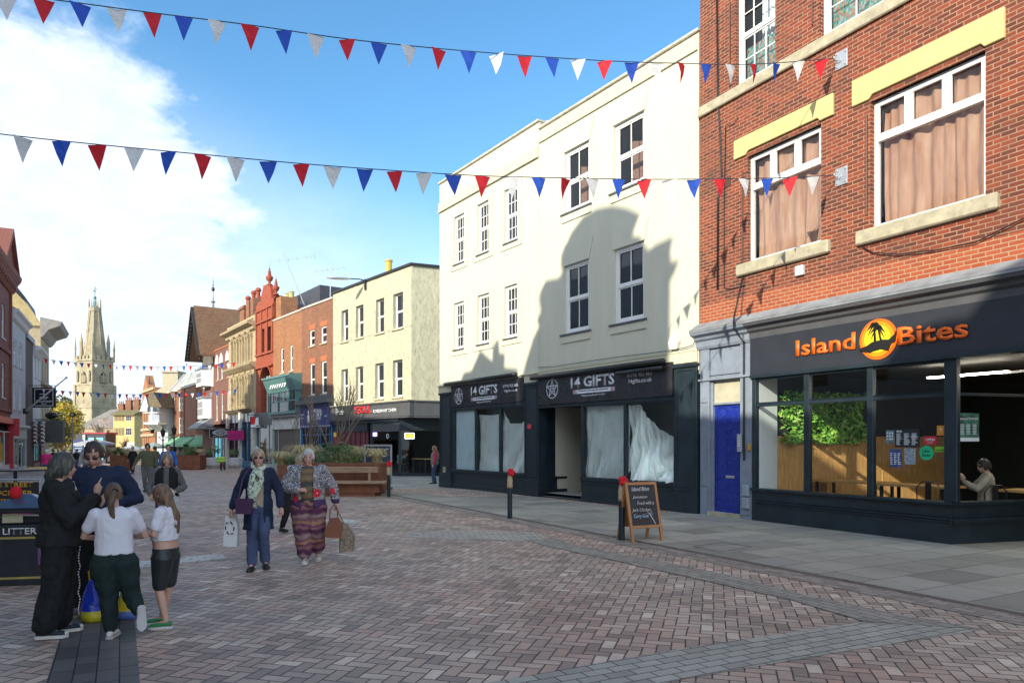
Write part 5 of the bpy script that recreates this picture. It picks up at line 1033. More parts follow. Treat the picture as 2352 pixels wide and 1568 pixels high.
def chimneys():
    U = lambda x, y=700: onplane(PG, cH, x, y)[0]; Z = lambda x, y: onplane(PG, cH, x, y)[1]
    P3 = PG.off(2.0); k0 = P3.uz(*cH(488, 440)); k1 = P3.uz(*cH(560, 320))
    T = thing('chimney_stack', 'red brick chimney stack with three clay pots above the stone building', 'chimney', P3.P(k0[0]), PG.rot); w = k1[0] - k0[0] + .5
    k = MB(); k.box(0, 1.6, 0, 1.2, k0[1] - 4, k1[1]); k.box(-.12, 1.72, -.12, 1.3, k1[1] - .35, k1[1] - .1); k.box(2.3, 3.3, 0, 1.2, k0[1] - 4, k1[1] + .2); k.box(3.9, 4.8, 0, 1.2, k0[1] - 4, k1[1] + .2); k.box(0, 4.8, .1, 1.1, k0[1] - 4, k1[1] - 2); k.build('stack', b1, T)
    for u, z in ((.8, k1[1]), (2.8, k1[1] + .2), (4.35, k1[1] + .2)): k = MB(); k.lathe([(.22, 0), (.22, .1), (.18, .15), (.2, .7), (.28, .75), (.28, .9), (.16, 1.05), (.0, 1.1)], (u, .6, z), 10); k.build('chimney_pot', terra, T)
chimneys()
PH, d_H = mkplane(525, PG.da, 20, 490)
b3 = brick('dull_red_brick', (.26, .10, .07), (.20, .075, .055), (.22, .18, .15), bh=.09, weather=.4)
Hb, LH, gH, zH, HH = terrace('brick_building', 'dull red brick building with arched upper windows and a hanging oval sign', PH, cH, [(420, 622), (312, 682)], b3, [[(326, 337, 770, 880), (355, 368, 760, 872), (398, 410, 735, 855)], [(320, 332, 985, 1165), (357, 370, 970, 1160), (398, 408, 955, 1150)]], 1185, archb, sills=stoneb)
for h in HH[:3]: k = MB(); m = (h[0] + h[1]) / 2; k.prism([(h[0] - .2, h[3]), (h[1] + .2, h[3]), (h[1] + .1, h[3] + .5), (m, h[3] + .95), (h[0] - .1, h[3] + .5)], -.12, -.01); k.build('stone_head', white, Hb)
zsH = onplane(PH, cH, 360, 1200)[1]; shopfront(Hb, LH, gH, zsH, zsH - .9, pm('grey_stone_front', (.30, .30, .26), rough=.7), mulls=(.3, .7), riser=.9)
def doval(o, w, h):
    k = MB()
    for i in range(24): t0, t1 = i * math.pi / 12, (i + 1) * math.pi / 12; k.bar((w * .36 * math.cos(t0), -.045, h * .58 + h * .26 * math.sin(t0)), (w * .36 * math.cos(t1), -.045, h * .58 + h * .26 * math.sin(t1)), .05, .006, up=(0, 1, 0))
    k.build('oval_ring', wh, o); text(o, 'Cern', wh, 0, h * .48, w=w * .6, h=h * .24, y=-.05, align='CENTER', shear=.35, off=.01); text(o, 'WINE BAR  CAFE', wh, 0, h * .13, w=w * .7, h=h * .07, y=-.045, align='CENTER')
hangsign('hanging_sign', 'square black sign with white oval script lettering on the dull red building', 355, 1222, 1280, 2.0, 66, cH, (MATS['poster_black'], pm('sign_frame_grey', (.3, .3, .28))), doval)
def dmag(o, w, h):
    k = MB()
    for i in range(9): k.box(-w * .36 + i * w * .085, -w * .33 + i * w * .085, -.046, -.0405, h * .12, h * (.8 - .1 * (i % 3)))
    k.build('stroke_pattern', pm('deep_plum', (.15, .0, .06), bump=0), o)
hangsign('hanging_sign', 'magenta hanging sign with dark vertical lettering beside the white stone pier', 461, 1235, 1295, 1.35, 63, cH, (pm('magenta_panel', (.42, .01, .16), rough=.5), pm('magenta_frame', (.3, .01, .12))), dmag)
# ---- half timbered gabled building ----
PT, d_T = mkplane(490, PH.da, 20, 466)
def timber():
    U = lambda x, y=700: onplane(PT, cH, x, y)[0]; Z = lambda x, y: onplane(PT, cH, x, y)[1]; g = gslope(PT); L = PT.len
    B = thing('timber_building', 'half timbered black and white building with a steep brown tiled roof and spirelet', 'building', PT.P(0), PT.rot)
    wt = pm('timber_infill', (.68, .66, .58), rough=.8, var=.06); bt = pm('black_timber', (.03, .028, .025), rough=.7); tile = brick('brown_roof_tile', (.30, .15, .08), (.20, .10, .055), (.08, .05, .035), bw=.3, bh=.2, ms=.02, weather=.5, wcol=(.16, .14, .07))
    ze = Z(300, 668); zr = Z(180, 415)
    ovh = 1.4; um = L / 2
    k = MB(); k.prism([(-.0, g), (L, g), (L, ze), (um, zr - .4), (0, ze)], 0, 14); k.build('wall', wt, B); k = MB(); k.box(-.02, L + .02, -.03, 8, g, Z(240, 935)); k.build('lower_wall', b3, B)
    # roof: ridge runs inward, slopes each side
    k = MB(); e = .7
    for s in (-1, 1):
        x0 = um; x1 = um + s * (L / 2 + e); z0 = zr; z1 = ze - .5
        k.loft([[(x0, -ovh, z0), (x1, -ovh, z1), (x1, -ovh, z1 - .22), (x0, -ovh, z0 - .22)], [(x0, 14, z0), (x1, 14, z1), (x1, 14, z1 - .22), (x0, 14, z0 - .22)]])
    fixn(k.build('roof', tile, B)); k = MB()
    for s in (-1, 1):
        n = 14
        for i in range(n):
            a, b = i / n, (i + 1) / n; f = lambda t: (um + s * (L / 2 + e) * t, zr + (ze - .5 - zr) * t); p, q = f(a), f(b); k.bar((p[0], -ovh - .06, p[1] - .2), (q[0], -ovh - .06, q[1] - .2), .12, .45, up=(0, 1, 0))
            k.ball((q[0], -ovh - .06, q[1] - .5), .14, .05, .14, 8, 5)
    k.build('bargeboard', bt, B)
    k = MB(); z1_, z2_, z3_ = Z(240, 790), Z(240, 690), Z(240, 935)
    for i in range(9): u = i * (L - .2) / 8; k.box(u, u + .2, -.06, -.002, z1_, ze)
    for z in (z1_ - .15, z2_, ze - .15): k.box(-.05, L + .05, -.12, -.002, z, z + .25)
    for i in range(5): u = L * (.2 + .15 * i); k.box(u - .08, u + .08, -.06, -.002, ze, ze + (zr - ze) * (1 - abs(u - um) / (L / 2)) - .6)
    k.box(L * .22, L * .78, -.1, -.002, ze + 1.6, ze + 1.85); k.build('timber_frame', bt, B)
    # side wall framing facing the camera
    k = MB()
    for i in range(7): y = .05 + i * 1.1; k.box(L + .002, L + .06, y, y + .2, g + 4, ze - .3)
    for z in (g + 6.2, ze - .5, g + 9): k.box(L + .0025, L + .09, 0, 8, z, z + .22)
    k.build('timber_frame', bt, B)
    for (ya, yb, w) in ((810, 925, .9), (1010, 1150, .75)):
        za, zb2 = Z(260, yb), Z(260, ya); a, b = L * .18, L * .85
        k = MB(); k.prism([(a, 0), (a + .3, -w), (b - .3, -w), (b, 0)], za, zb2, 'z'); k.build('oriel', white, B)
        k = MB(); k.quad((a + .45, -w - .004, za + .35), (b - .45, -w - .004, za + .35), (b - .45, -w - .004, zb2 - .3), (a + .45, -w - .004, zb2 - .3)); k.build('oriel_pane', gd_, B)
        k = MB(); n = 5
        for i in range(n + 1): u = a + .45 + (b - a - .9) * i / n; k.box(u - .03, u + .03, -w - .03, -w - .005, za + .35, zb2 - .3)
        k.box(a + .4, b - .4, -w - .035, -w - .006, (za + zb2) / 2, (za + zb2) / 2 + .06); k.build('oriel_bars', white, B); k = MB(); k.prism([(a - .1, 0), (a + .2, -w - .15), (b - .2, -w - .15), (b + .1, 0)], zb2, zb2 + .2, 'z'); k.build('oriel_roof', lead, B)
    k = MB(); zz = Z(260, 1215); k.prism([(-1.5, zz - .1), (-1.5, zz + .05), (0, zz + 1.1), (0, zz - .1)], 0, L, 'x'); k.build('porch_roof', lead, B)
    k = MB(); k.box(L * .1, L * .9, -.02, .1, g, zz - .3); k.build('dark_front', bt, B)
    # spirelet
    q = PT.off(6).uz(*cH(300, 400)); k = MB(); k.lathe([(1.0, 0), (.55, 1.9)], (q[0], 6, zr - .1), 8); k.build('spirelet_base', terra, B)
    k = MB(); k.lathe([(.55, 0), (.3, 1.6), (.32, 1.7), (.18, 1.8), (.16, 3.2), (.36, 3.35), (.1, 3.6), (.05, 4.4)], (q[0], 6, zr + 1.8), 8)
    k.build('spirelet', lead, B); k = MB(); k.tube([(q[0], 6, zr + 6.1), (q[0], 6, zr + 8.2)], .05, 6); k.ball((q[0], 6, zr + 6.9), .22, .22, .3); k.box(q[0] - .5, q[0] + .3, 5.98, 6.02, zr + 7.4, zr + 7.5); k.build('weather_vane', blackm, B)
timber()
# grey slate roof, aerials behind the brick houses
def antenna(px, py, d, s, label, tilt=0, n=6):
    p = W(px, py, d); T = thing('tv_aerial', label, 'aerial', p, R(20)); k = MB(); k.tube([(0, 0, 0), (tilt * s, 0, 2.2 * s)], .035, 6); k.build('mast', steel, T)
    k = MB(); k.bar((-.9 * s + tilt, 0, 1.7 * s), (.9 * s + tilt, 0, 2.1 * s), .03, .03)
    for i in range(n): t = i / (n - 1); x = (-.9 + 1.8 * t) * s + tilt; z = (1.7 + .4 * t) * s; k.bar((x, -.4 * s, z - .2 * s), (x, .4 * s, z + .2 * s), .02, .02)
    k.build('antenna_arms', steel, T)
antenna(*cH(945, 345), 58, 1.9, 'large leaning television aerial on the slate roof', tilt=-.9); antenna(*cH(1128, 300), 52, 1.1, 'small mesh television aerial above the brown brick house')
k = MB(); P4 = PE_.off(3); a = P4.uz(*cH(775, 430)); b = P4.uz(*cH(945, 370)); c_ = P4.uz(*cH(775, 350))
T = thing('slate_roof_block', 'dark slate roofed attic with yellow chimney pots behind the orange brick house', 'roof', P4.P(a[0]), PE_.rot)
k.prism([(0, a[1] - 3), (9, a[1] - 3), (9, a[1] + 1.3), (0, c_[1] + .2)], 0, 4); k.build('roof', pm('slate', (.05, .055, .07), rough=.6, var=.3, scale=4), T)
for i in range(2): k = MB(); k.lathe([(.3, 0), (.24, .1), (.24, .8), (.3, .85)], (.4 + i * 1.0, .5, c_[1] + .2), 8); k.build('chimney_pot', pm('yellow_clay', (.5, .4, .15)), T)
# ---------------- buildings on the left side of the street ----------------
def lineplane(ya, yb, c0=-8.2, sl=-.53):
    q = Plane.__new__(Plane); q.a = Vector((c0 + sl * ya, ya)); q.b = Vector((c0 + sl * yb, yb)); q.d = (q.b - q.a).normalized(); q.len = (q.b - q.a).length; q.rot = math.atan2(q.d.y, q.d.x); return q
pale = pm('pale_render', (.50, .50, .50), rough=.85, var=.05, dirt=.2, scale=1.5); whiter = pm('white_render', (.62, .63, .62), rough=.85, var=.04, dirt=.15, scale=1.5); darkbr = brick('dark_brick', (.13, .085, .07), (.09, .06, .05), (.22, .2, .18), bh=.09, weather=.5); redbr2 = brick('deep_red_brick', (.32, .08, .05), (.24, .06, .04), (.25, .18, .15), bh=.09, weather=.3)
def lb(nm, label, ya, yb, zt, wm, wins, dep=9, g=None, shop=None, extra=None, front=0.):
    pl = lineplane(ya, yb); B = thing(nm, label, 'building', pl.P(0), pl.rot); g = zg((ya + yb) / 2) if g is None else g; L = pl.len
    zb = g + 3.4 if shop else g - .3; k = MB(); wall(k, 0, L, zb, zt, wins, rev=.12); shell(k, 0, L, g - .3, zt, dep)
    if shop: k.box(0, L, 1.2, 1.3, g, zb)
    k.build('wall', wm, B)
    for h in wins: sash(B, h, y=.07, fm=white, gm=gd_, bars=h[4] if len(h) > 4 else (2, 1), fw=.07); s = MB(); s.box(h[0] - .1, h[1] + .1, -.07, .06, h[2] - .1, h[2] - .002); s.build('sill', pale, B)
    return B, pl, L, g
def yl(px, c=cJ): t = (c(px)[0] - CX) / F; return 8.2 / (-t - .53) if 0 else (-8.2) / (t + .53)
# in the picture: red gabled house, pale shop, brick pier house, fountain inn, classical building
Y1, Y2, Y3, Y4, Y5 = yl(105), yl(260), yl(335), yl(415), yl(500)
pl_ = lineplane(40, Y5)
ZJ = lambda x, y: (lambda q: q[1])(pl_.uz(*cJ(x, y)))
UJ = lambda pl, x: pl.uz(cJ(x)[0])[0]
def winsJ(ya, yb, ws):
    pl = lineplane(ya, yb); return [(pl.uz(cJ(a)[0])[0], pl.uz(cJ(b)[0])[0], pl.uz(*cJ(a, bt))[1], pl.uz(*cJ(a, tp))[1]) for a, b, tp, bt in ws]
B1, P1, L1, g1_ = lb('red_brick_house', 'deep red brick house with carved gable cornice at the left edge', 38, Y1, 12.6, redbr2, [(u, u + 1.2, z, z + 2.2) for z in (4.6, 8.4) for u in (1.2, 3.8, 6.4, 9.0)], shop=1)
k = MB(); cornice(k, -.1, L1 + .25, 12.6, [(.1, -.8), (.3, -.6), (.4, -.2), (.6, .1), (.65, .35), (.1, .5)]); k.prism([(L1 - 5.5, 13.0), (L1 + .1, 13.0), (L1 - 2.8, 15.2)], -.3, .3); k.prism([(L1 - 6.1, 13.0), (L1 - 5.5, 13.0), (L1 - 2.8, 15.2), (L1 + .0, 13.0), (L1 + .3, 13.0), (L1 - 2.8, 15.6)], -.55, .3)
for i in range(16): k.box(L1 * i / 16, L1 * i / 16 + .25, -.42, -.1, 12.0, 12.3)
fixn(k.build('gable_cornice', redbr2, B1))
k = MB()
for u in (.1, L1 - .5): k.box(u, u + .35, -.14, -.002, 3.6, 12)
for z in (3.7, 7.6): k.box(0, L1, -.12, -.003, z, z + .25)
k.build('brick_piers', redbr2, B1); rp = pm('shop_red', (.45, .02, .03), rough=.4)
shopfront(B1, L1, g1_, g1_ + 3.2, g1_ + 2.7, pm('stripe_white', (.6, .58, .55), rough=.5), mulls=(.2, .4, .6, .8)); k = MB(); k.box(0, L1, -.3, .2, g1_ + 3.2, g1_ + 3.6); k.box(L1 - .35, L1 + .02, -.55, .1, g1_ + 2.4, g1_ + 3.6); k.box(L1 - .3, L1, -.2, .1, g1_, g1_ + 2.4); k.build('shop_cornice', rp, B1)
B2, P2, L2, g2_ = lb('pale_house', 'pale grey rendered house with moulded gutter above a pale blue shop', Y1, Y2, 10.7, pale, winsJ(Y1, Y2, [(138, 168, 490, 755), (200, 228, 535, 785), (135, 160, 915, 1210), (197, 220, 935, 1225)]), shop=1)
k = MB(); cornice(k, 0, L2, 10.7, [(.05, -.5), (.2, -.4), (.3, -.15), (.5, 0), (.5, .15), (.05, .2)]); k.build('gutter_cornice', whiter, B2); k = MB(); k.prism([(-.3, 10.9), (4, 13.0), (4, 10.8)], 0, L2, 'x'); k.build('tiled_roof', pm('red_tile', (.4, .12, .06), rough=.9, var=.3, scale=6), B2)
pb = pm('pale_blue_shop', (.42, .48, .50), rough=.5); shopfront(B2, L2, g2_, g2_ + 3.1, g2_ + 2.4, pb, mulls=(.25, .5, .75), riser=.3); k = MB(); k.box(0, L2, -.1, .2, g2_ + 2.4, g2_ + 3.2); k.box(-.05, L2 + .05, -.35, .2, g2_ + 3.201, g2_ + 3.4); k.build('fascia', pb, B2)
B3, P3_, L3, g3_ = lb('brick_pier_house', 'narrow dark brick house between pale rendered fronts', Y2, Y3, 9.9, darkbr, []); k = MB(); k.box(0, L3, -.15, 2, 9.9, 10.3); k.build('lead_parapet', lead, B3)
B4, P4_, L4, g4_ = lb('inn', 'white rendered inn with burgundy ground floor and a hanging sign', Y3, Y4, 9.6, whiter, winsJ(Y3, Y4, [(353, 369, 600, 885), (384, 399, 620, 905)]), shop=1)
k = MB(); cornice(k, 0, L4, 9.6, [(.05, -.5), (.3, -.2), (.6, 0), (.6, .2), (.05, .3)]); k.build('cornice', whiter, B4); bg = pm('burgundy_paint', (.14, .03, .035), rough=.4)
shopfront(B4, L4, g4_, g4_ + 3.4, g4_ + 2.5, bg, mulls=(.2, .4, .6, .8)); k = MB(); k.box(0, L4, -.15, .2, g4_ + 2.5, g4_ + 3.5); k.build('fascia', bg, B4)
B5, P5_, L5, g5_ = lb('classical_building', 'tall stone and brick building with heavy projecting cornice and slate mansard', Y4, Y5, 12.3, stoneb, [(u, u + .9, z, z + 2.3) for z in (3.6, 7.4) for u in (1.2, 3.4, 5.6)], dep=8)
k = MB(); cornice(k, -.3, L5 + .7, 12.3, [(.1, -1.0), (.3, -.8), (.6, -.3), (1.5, .1), (1.7, .5), (.1, .8)]); k.build('cornice', pm('weathered_stone', (.30, .28, .25), rough=.9, dirt=.5), B5)
k = MB(); k.prism([(-.0, 12.6), (1.0, 14.2), (4.2, 17.8), (8, 17.8), (8, 12.3), (0, 12.3)], -.2, .1, 'x'); k.build('gable_wall', pm('ochre_render', (.46, .36, .17), rough=.9, var=.15, dirt=.3), B5)
k = MB(); k.prism([(.8, 12.9), (1.2, 14.9), (2.4, 16.6), (8, 16.8), (8, 12.9)], .15, L5, 'x'); k.build('mansard_roof', MATS['slate'], B5)
k = MB()
for z in (3.0, 7.0): k.box(0, L5, -.3, -.002, z, z + .3)
k.build('string_courses', stoneb, B5)
# small wall furniture on the left
def dfount(o, w, h):
    k = MB()
    for a, b in (((-.42, .06), (-.42, .94)), ((.42, .06), (.42, .94)), ((-.42, .94), (.42, .94)), ((-.42, .06), (.42, .06))): k.bar((w * a[0], -.045, h * a[1]), (w * b[0], -.045, h * b[1]), .05, .006, up=(0, 1, 0))
    k.bar((0, -.045, h * .52), (0, -.045, h * .86), .05, .006, up=(0, 1, 0)); k.bar((-w * .2, -.045, h * .68), (w * .2, -.045, h * .68), .05, .006, up=(0, 1, 0)); k.bar((-w * .2, -.045, h * .5), (w * .2, -.045, h * .5), .09, .006, up=(0, 1, 0)); k.ball((0, -.045, h * .87), .09, .01, .09, 8, 6); k.build('fountain_drawing', wh, o)
    text(o, 'The', wh, 0, h * .38, w=w * .24, h=h * .08, y=-.05, align='CENTER', shear=.3, off=.01); text(o, 'Fountain', wh, 0, h * .24, w=w * .74, h=h * .13, y=-.05, align='CENTER', shear=.3, off=.012); text(o, 'Inn', wh, 0, h * .12, w=w * .25, h=h * .1, y=-.05, align='CENTER', shear=.3, off=.01)
hangsign('hanging_sign', 'dark blue Fountain Inn sign hanging from a bracket on the left', 451, 998, 1190, 1.75, 58, cJ, (pm('sign_deep_navy', (.012, .016, .03), rough=.4, bump=0), blackm), dfount, arm='L')
def polemk(a, b, r, nm, lab, cat, mt): T = thing(nm, lab, cat, a); k = MB(); v = Vector(b) - Vector(a); k.tube([(0, 0, 0), v], [r, r * .7], 8); k.ball(v, r * 1.5); k.build('pole', mt, T, smooth=True); k = MB(); k.box(-.15, .15, -.1, .1, -.2, .2); k.build('bracket', blackm, T)
polemk(W(*cJ(262, 1235), 53), W(*cJ(678, 892), 50), .06, 'flagpole', 'long white flagpole leaning out across the left hanging sign', 'flagpole', white)
polemk(W(*cK(1318, 605), 76), W(*cK(1065, 385), 73), .05, 'flagpole', 'white flagpole leaning out from the jettied white house', 'flagpole', white)
cO = conv(0, 1200, 5.6)
def barber(px):
    p = W(*cO(px, 560), 60); T = thing('barber_pole', 'striped barber pole %s the burgundy shop front' % ('at the near end of' if px < 600 else 'at the far end of'), 'barber pole', p)
    k = MB(); n = 20
    for i in range(n): k.cur = i % 2 if (i // 2) % 2 else (i + 1) % 2; a = 1.6 * i / n; k.loft([[(.16 * math.cos(t), .16 * math.sin(t), a + .03 * t) for t in [j * .785 for j in range(8)]], [(.16 * math.cos(t), .16 * math.sin(t), a + .07 + .03 * t) for t in [j * .785 for j in range(8)]]])
    k.build('striped_drum', [white, bg], T); k = MB(); k.ball((0, 0, 1.75), .2, .2, .15); k.ball((0, 0, -.1), .18, .18, .12); k.box(-.4, -.1, -.03, .03, .7, .78); k.build('mount', steel, T)
barber(577); barber(700)
k = MB(); p = W(*cO(820, 540), 62); T = thing('sign_box', 'blank grey projecting sign box beyond the barber poles', 'sign', p); k.box(-1.1, 1.2, -.15, .15, 0, 1.9); k.build('panel', pm('grey_box', (.13, .14, .14), rough=.5), T); k = MB(); k.bar((-1.6, 0, 2.0), (1.0, 0, 2.0), .08, .08); k.ball((.1, 0, 2.35), .5, .3, .3); k.build('bracket', blackm, T)

# opposite row, beside and behind the camera: it throws the shadows on the sunny fronts and shows in the glass
SN = lineplane(-24, 38)
def cast(p):                                       # where the ray towards the sun meets the opposite front
    n = Vector((SN.d.y, -SN.d.x)); t = (SN.a - p.xy).dot(n) / (-SUN.xy).dot(n); q = p - SUN * t; return ((q.xy - SN.a).dot(SN.d), q.z)
def shw(pts): return [cast(PW.P(*PW.uz(*cB(x, y)))) for x, y in pts]
def shi(pts, c=cD): return [cast(PI_.P(*PI_.uz(*c(x, y)))) for x, y in pts]
S1 = shw([(285, 1480), (285, 1415), (345, 1400), (410, 1245), (525, 1345), (530, 1175), (548, 1160), (558, 1265), (598, 1270), (595, 1375), (695, 1385), (700, 1440)])
S2 = shw([(750, 1420), (800, 1240), (850, 1080), (905, 1000), (878, 940), (910, 870), (895, 770), (910, 710), (1010, 690), (1040, 650), (1085, 590), (1065, 520), (1070, 450), (1110, 340), (1200, 220), (1300, 160), (1430, 135), (1530, 155), (1610, 190), (1635, 210), (1600, 310), (1580, 370), (1640, 380), (1690, 470), (1720, 465), (1740, 440), (1890, 370), (1865, 480), (1875, 570), (1935, 545), (1900, 650), (1865, 680), (1860, 1280)])
S3 = shi([(1270, 480), (1270, 400), (1285, 350), (1330, 280), (1500, 200), (1820, 150), (1830, 20), (1860, -20), (2036, -180), (2300, -420)])
zlow = cast(PI_.P(*PI_.uz(*cD(250, 745))))[1]; zl2 = cast(PW.P(*PW.uz(*cC(1990, 560))))[1]
ochre = pm('ochre_render2', (.42, .25, .06), rough=.9, var=.15, scale=1.2); pubw = pm('pub_white', (.42, .43, .43), rough=.85, var=.08)
def opp(nm, label, outline, base, wm, wins, dep=.7, back=6):
    outline = sorted(outline, key=lambda p: 0) ; us = [p[0] for p in outline]; u0, u1 = min(us), max(us)
    B = thing(nm, label, 'building', SN.P(u0), SN.rot); k = MB(); ol = [(u - u0, z) for u, z in outline]
    zb = min(ol[0][1], ol[-1][1]) - .05
    a, b = (ol, 0) if ol[0][0] < ol[-1][0] else (ol[::-1], 0)
    k.prism([(a[-1][0], zb - .6), (a[0][0], zb - .6)] + [p for p in a], 0, dep); fixn(k.build('parapet', wm, B))
    k = MB(); L = u1 - u0; wall(k, 0, L, 0, zb - .601, wins, rev=.15); shell(k, 0, L, 0, zb - .601, back); k.build('wall', wm, B)
    for h in wins: sash(B, h, y=.07, fm=white, gm=gd_, bars=(2, 2), fw=.08)
    return B, u0, L, zb
def W_(L, zs, n, w=1.1, h=1.9): return [(L * (i + .5) / n - w / 2, L * (i + .5) / n + w / 2, z, z + h) for z in zs for i in range(n)]
S1m, S2m = sorted([S1[0][0], S1[-1][0]]), sorted([S2[0][0], S2[-1][0]])
s1, s2, s3 = (S if S[0][0] < S[-1][0] else S[::-1] for S in (S1, S2, S3))
base_h = min(zlow, zl2)
cs_ = cast(PS.P(*PS.uz(*cG(500, 350)))); cg_ = cast(PD.P(*PD.uz(*cH(1000, 900))))
opp('opposite_house', 'tall ochre house beside the viewer that shades the cafe end', [(8, s3[0][1])] + s3, 0, ochre, [(w[0], w[1], w[2], w[3]) for w in W_(15.3, (4.2, 8.0), 4)])
OB, ou, oL, ozb = opp('opposite_pub', 'grey white pub beside the viewer with black fascia', [(s3[-1][0] + .03, base_h), (s2[0][0] - .03, base_h)], 0, pubw, W_(5.8, (4.6,), 2, 2.0, 1.2) + W_(5.8, (7.6,), 2, 1.6, 1.4), dep=.5)
k = MB(); k.box(.1, oL - .1, -.15, -.005, 2.9, 3.7); o = k.build('pub_fascia', MATS['poster_black'], OB); text(o, 'THE SWAN', wh, oL / 2, 3.1, w=3.2, h=.42, y=-.16, align='CENTER', off=.01)
k = MB(); k.box(.1, oL - .1, -.12, -.005, 2.35, 2.85); o = k.build('pub_strip', MATS['poster_black'], OB); text(o, 'A Craft Union Free House', wh, oL / 2, 2.5, w=3.6, h=.2, y=-.13, align='CENTER')
opp('opposite_gabled_house', 'brick house beside the viewer with a round topped gable that shades the cream building', s2, 0, redbr2, W_(6.5, (4.4, 8.0), 3), dep=.6)
opp('opposite_small_house', 'pale house beside the viewer with a small pointed gable and chimney', [(s1[0][0], s1[0][1] - .02)] + s1, 0, pale, W_(3.6, (4.4, 8.0), 2), dep=.5)
opp('opposite_row', 'long pale terrace on the left before the red brick house', [(s1[-1][0] + .05, s1[-1][1]), (s1[-1][0] + 5, s1[-1][1] - .2), (s1[-1][0] + 5.01, cs_[1]), (cs_[0] + 4, cs_[1]), (cs_[0] + 4.01, cg_[1]), (69.9, cg_[1])], 0, whiter, W_(29, (4.4, 7.8), 9), dep=.5)
# ---------------- far end: church, yellow flats, corner building, trees ----------------
def church():
    d = 150; g = zg(d); s = d / F
    p = W(218, HZ, d); T = thing('church_tower', 'tall stone church tower with truncated spire, pinnacles and ball finial at the street end', 'church', (p.x, d, 0), R(12))
    st = pm('church_stone', (.34, .30, .20), rough=.9, var=.25, scale=.5, bump=.3, bscale=3, dirt=.8, dcol=(.10, .09, .075)); zq = lambda y, c=cI: H - (c(0, y)[1] - HZ) * s
    w = 2.5; zc1, zc2, zt, zsp = zq(1105), zq(960), zq(800), zq(480)
    mb = MB(); lw = .5
    def lv(z0, z1, w0, w1): mb.loft([[(-w0, -w0, z0), (w0, -w0, z0), (w0, w0, z0), (-w0, w0, z0)], [(-w1, -w1, z1), (w1, -w1, z1), (w1, w1, z1), (-w1, w1, z1)]])
    lv(g, zc1, w + .5, w + .25); lv(zc1, zc2, w + .15, w); lv(zc2, zt, w - .05, w - .1); lv(zc2 - .15, zc2 + .15, w + .15, w + .15); lv(zt - .2, zt + .15, w + .15, w + .15); lv(zc1 - .2, zc1 + .2, w + .4, w + .4)
    for a in (-1, 1):
        for b in (-1, 1):
            mb.box(a * w - .32, a * w + .32, b * w - .32, b * w + .32, g, zc2)
            mb.lathe([(.2, 0), (.18, 2.2), (.25, 2.3), (.07, 4.2), (.02, 5.2)], (a * w, b * w, zt), 6)
    for i in range(9):
        if i % 2 == 0: x = -w + .2 + i * (2 * w - .8) / 8; mb.box(x, x + .6, -w, -w + .3, zt + .1, zt + .9); mb.box(x, x + .6, w - .3, w, zt + .1, zt + .9); mb.box(-w, -w + .3, x, x + .6, zt + .1, zt + .9); mb.box(w - .3, w, x, x + .6, zt + .1, zt + .9)
    mb.build('tower', st, T)
    sp = MB(); h = zsp - zt; sp.lathe([(2.25, 0), (2.1, h * .15), (1.05, h), (1.2, h + .1), (1.2, h + .9), (.8, h + .95)], (0, 0, zt), 8)
    for i in range(8):
        t = i * math.pi / 4 + math.pi / 8; sp.lathe([(.12, 0), (.1, 1.0), (.02, 2.2)], (1.12 * math.cos(t), 1.12 * math.sin(t), zsp + .8), 5)
        t = i * math.pi / 4; r0 = 2.2
        if i % 2 == 0:
            cx, cy = r0 * math.cos(t + math.pi / 4), r0 * math.sin(t + math.pi / 4); sp.lathe([(.42, 0), (.36, h * .35), (.42, h * .37), (.05, h * .55)], (cx * 1.12, cy * 1.12, zt), 6)
        sp.bar((2.15 * math.cos(t), 2.15 * math.sin(t), zt), (1.07 * math.cos(t), 1.07 * math.sin(t), zsp), .2, .2)
    sp.build('spire', st, T)
    k = MB(); k.lathe([(.7, 0), (.25, 1.0), (.12, 1.9), (.05, 2.2)], (0, 0, zsp + .7), 8); k.ball((0, 0, zsp + 3.0), .32); k.tube([(0, 0, zsp + 2.6), (0, 0, zsp + 5.4)], .07, 6); k.box(-.4, .3, -.04, .04, zsp + 4.3, zsp + 4.45); k.box(.0, .4, -.04, .04, zsp + 4.9, zsp + 5.05); k.build('weather_vane', pm('copper_green', (.10, .20, .19), rough=.6), T)
    dk = pm('louvre_dark', (.05, .05, .05), rough=.9)
    def lancet(cx, z0, z1, hw, face):
        k = MB(); pts = [(-hw, z0), (hw, z0), (hw, z1 - hw * 1.4), (hw * .6, z1 - hw * .5), (0, z1), (-hw * .6, z1 - hw * .5), (-hw, z1 - hw * 1.4)]; e = w + .02
        pts = [(cx + a, b) for a, b in pts]
        if face == 0: k.prism(pts, -e - .04, -e + .3)
        else: k.prism(pts, -e - .04, -e + .3, 'x')
        fixn(k.build('louvre_window', dk, T)); k = MB()
        for i in range(3): a = cx - hw * .5 + i * hw * .5
        for i in range(1, 9): z = z0 + (z1 - z0 - hw) * i / 9; (k.box(cx - hw, cx + hw, -e - .12, -e - .045, z, z + .12) if face == 0 else k.box(-e - .12, -e - .045, cx - hw, cx + hw, z, z + .12))
        (k.box(cx - .09, cx + .09, -e - .16, -e - .05, z0, z1 - hw * .3) if face == 0 else k.box(-e - .16, -e - .05, cx - .09, cx + .09, z0, z1 - hw * .3)); k.build('tracery', st, T)
    T.rotation_euler.z = R(67)
    for f in (0, 1): lancet(0, zq(950), zq(875), .75, f); lancet(0, zq(1085), zq(1050), .35, f); lancet(-1.75, zq(940), zq(870), .28, f); lancet(1.75, zq(940), zq(870), .28, f)
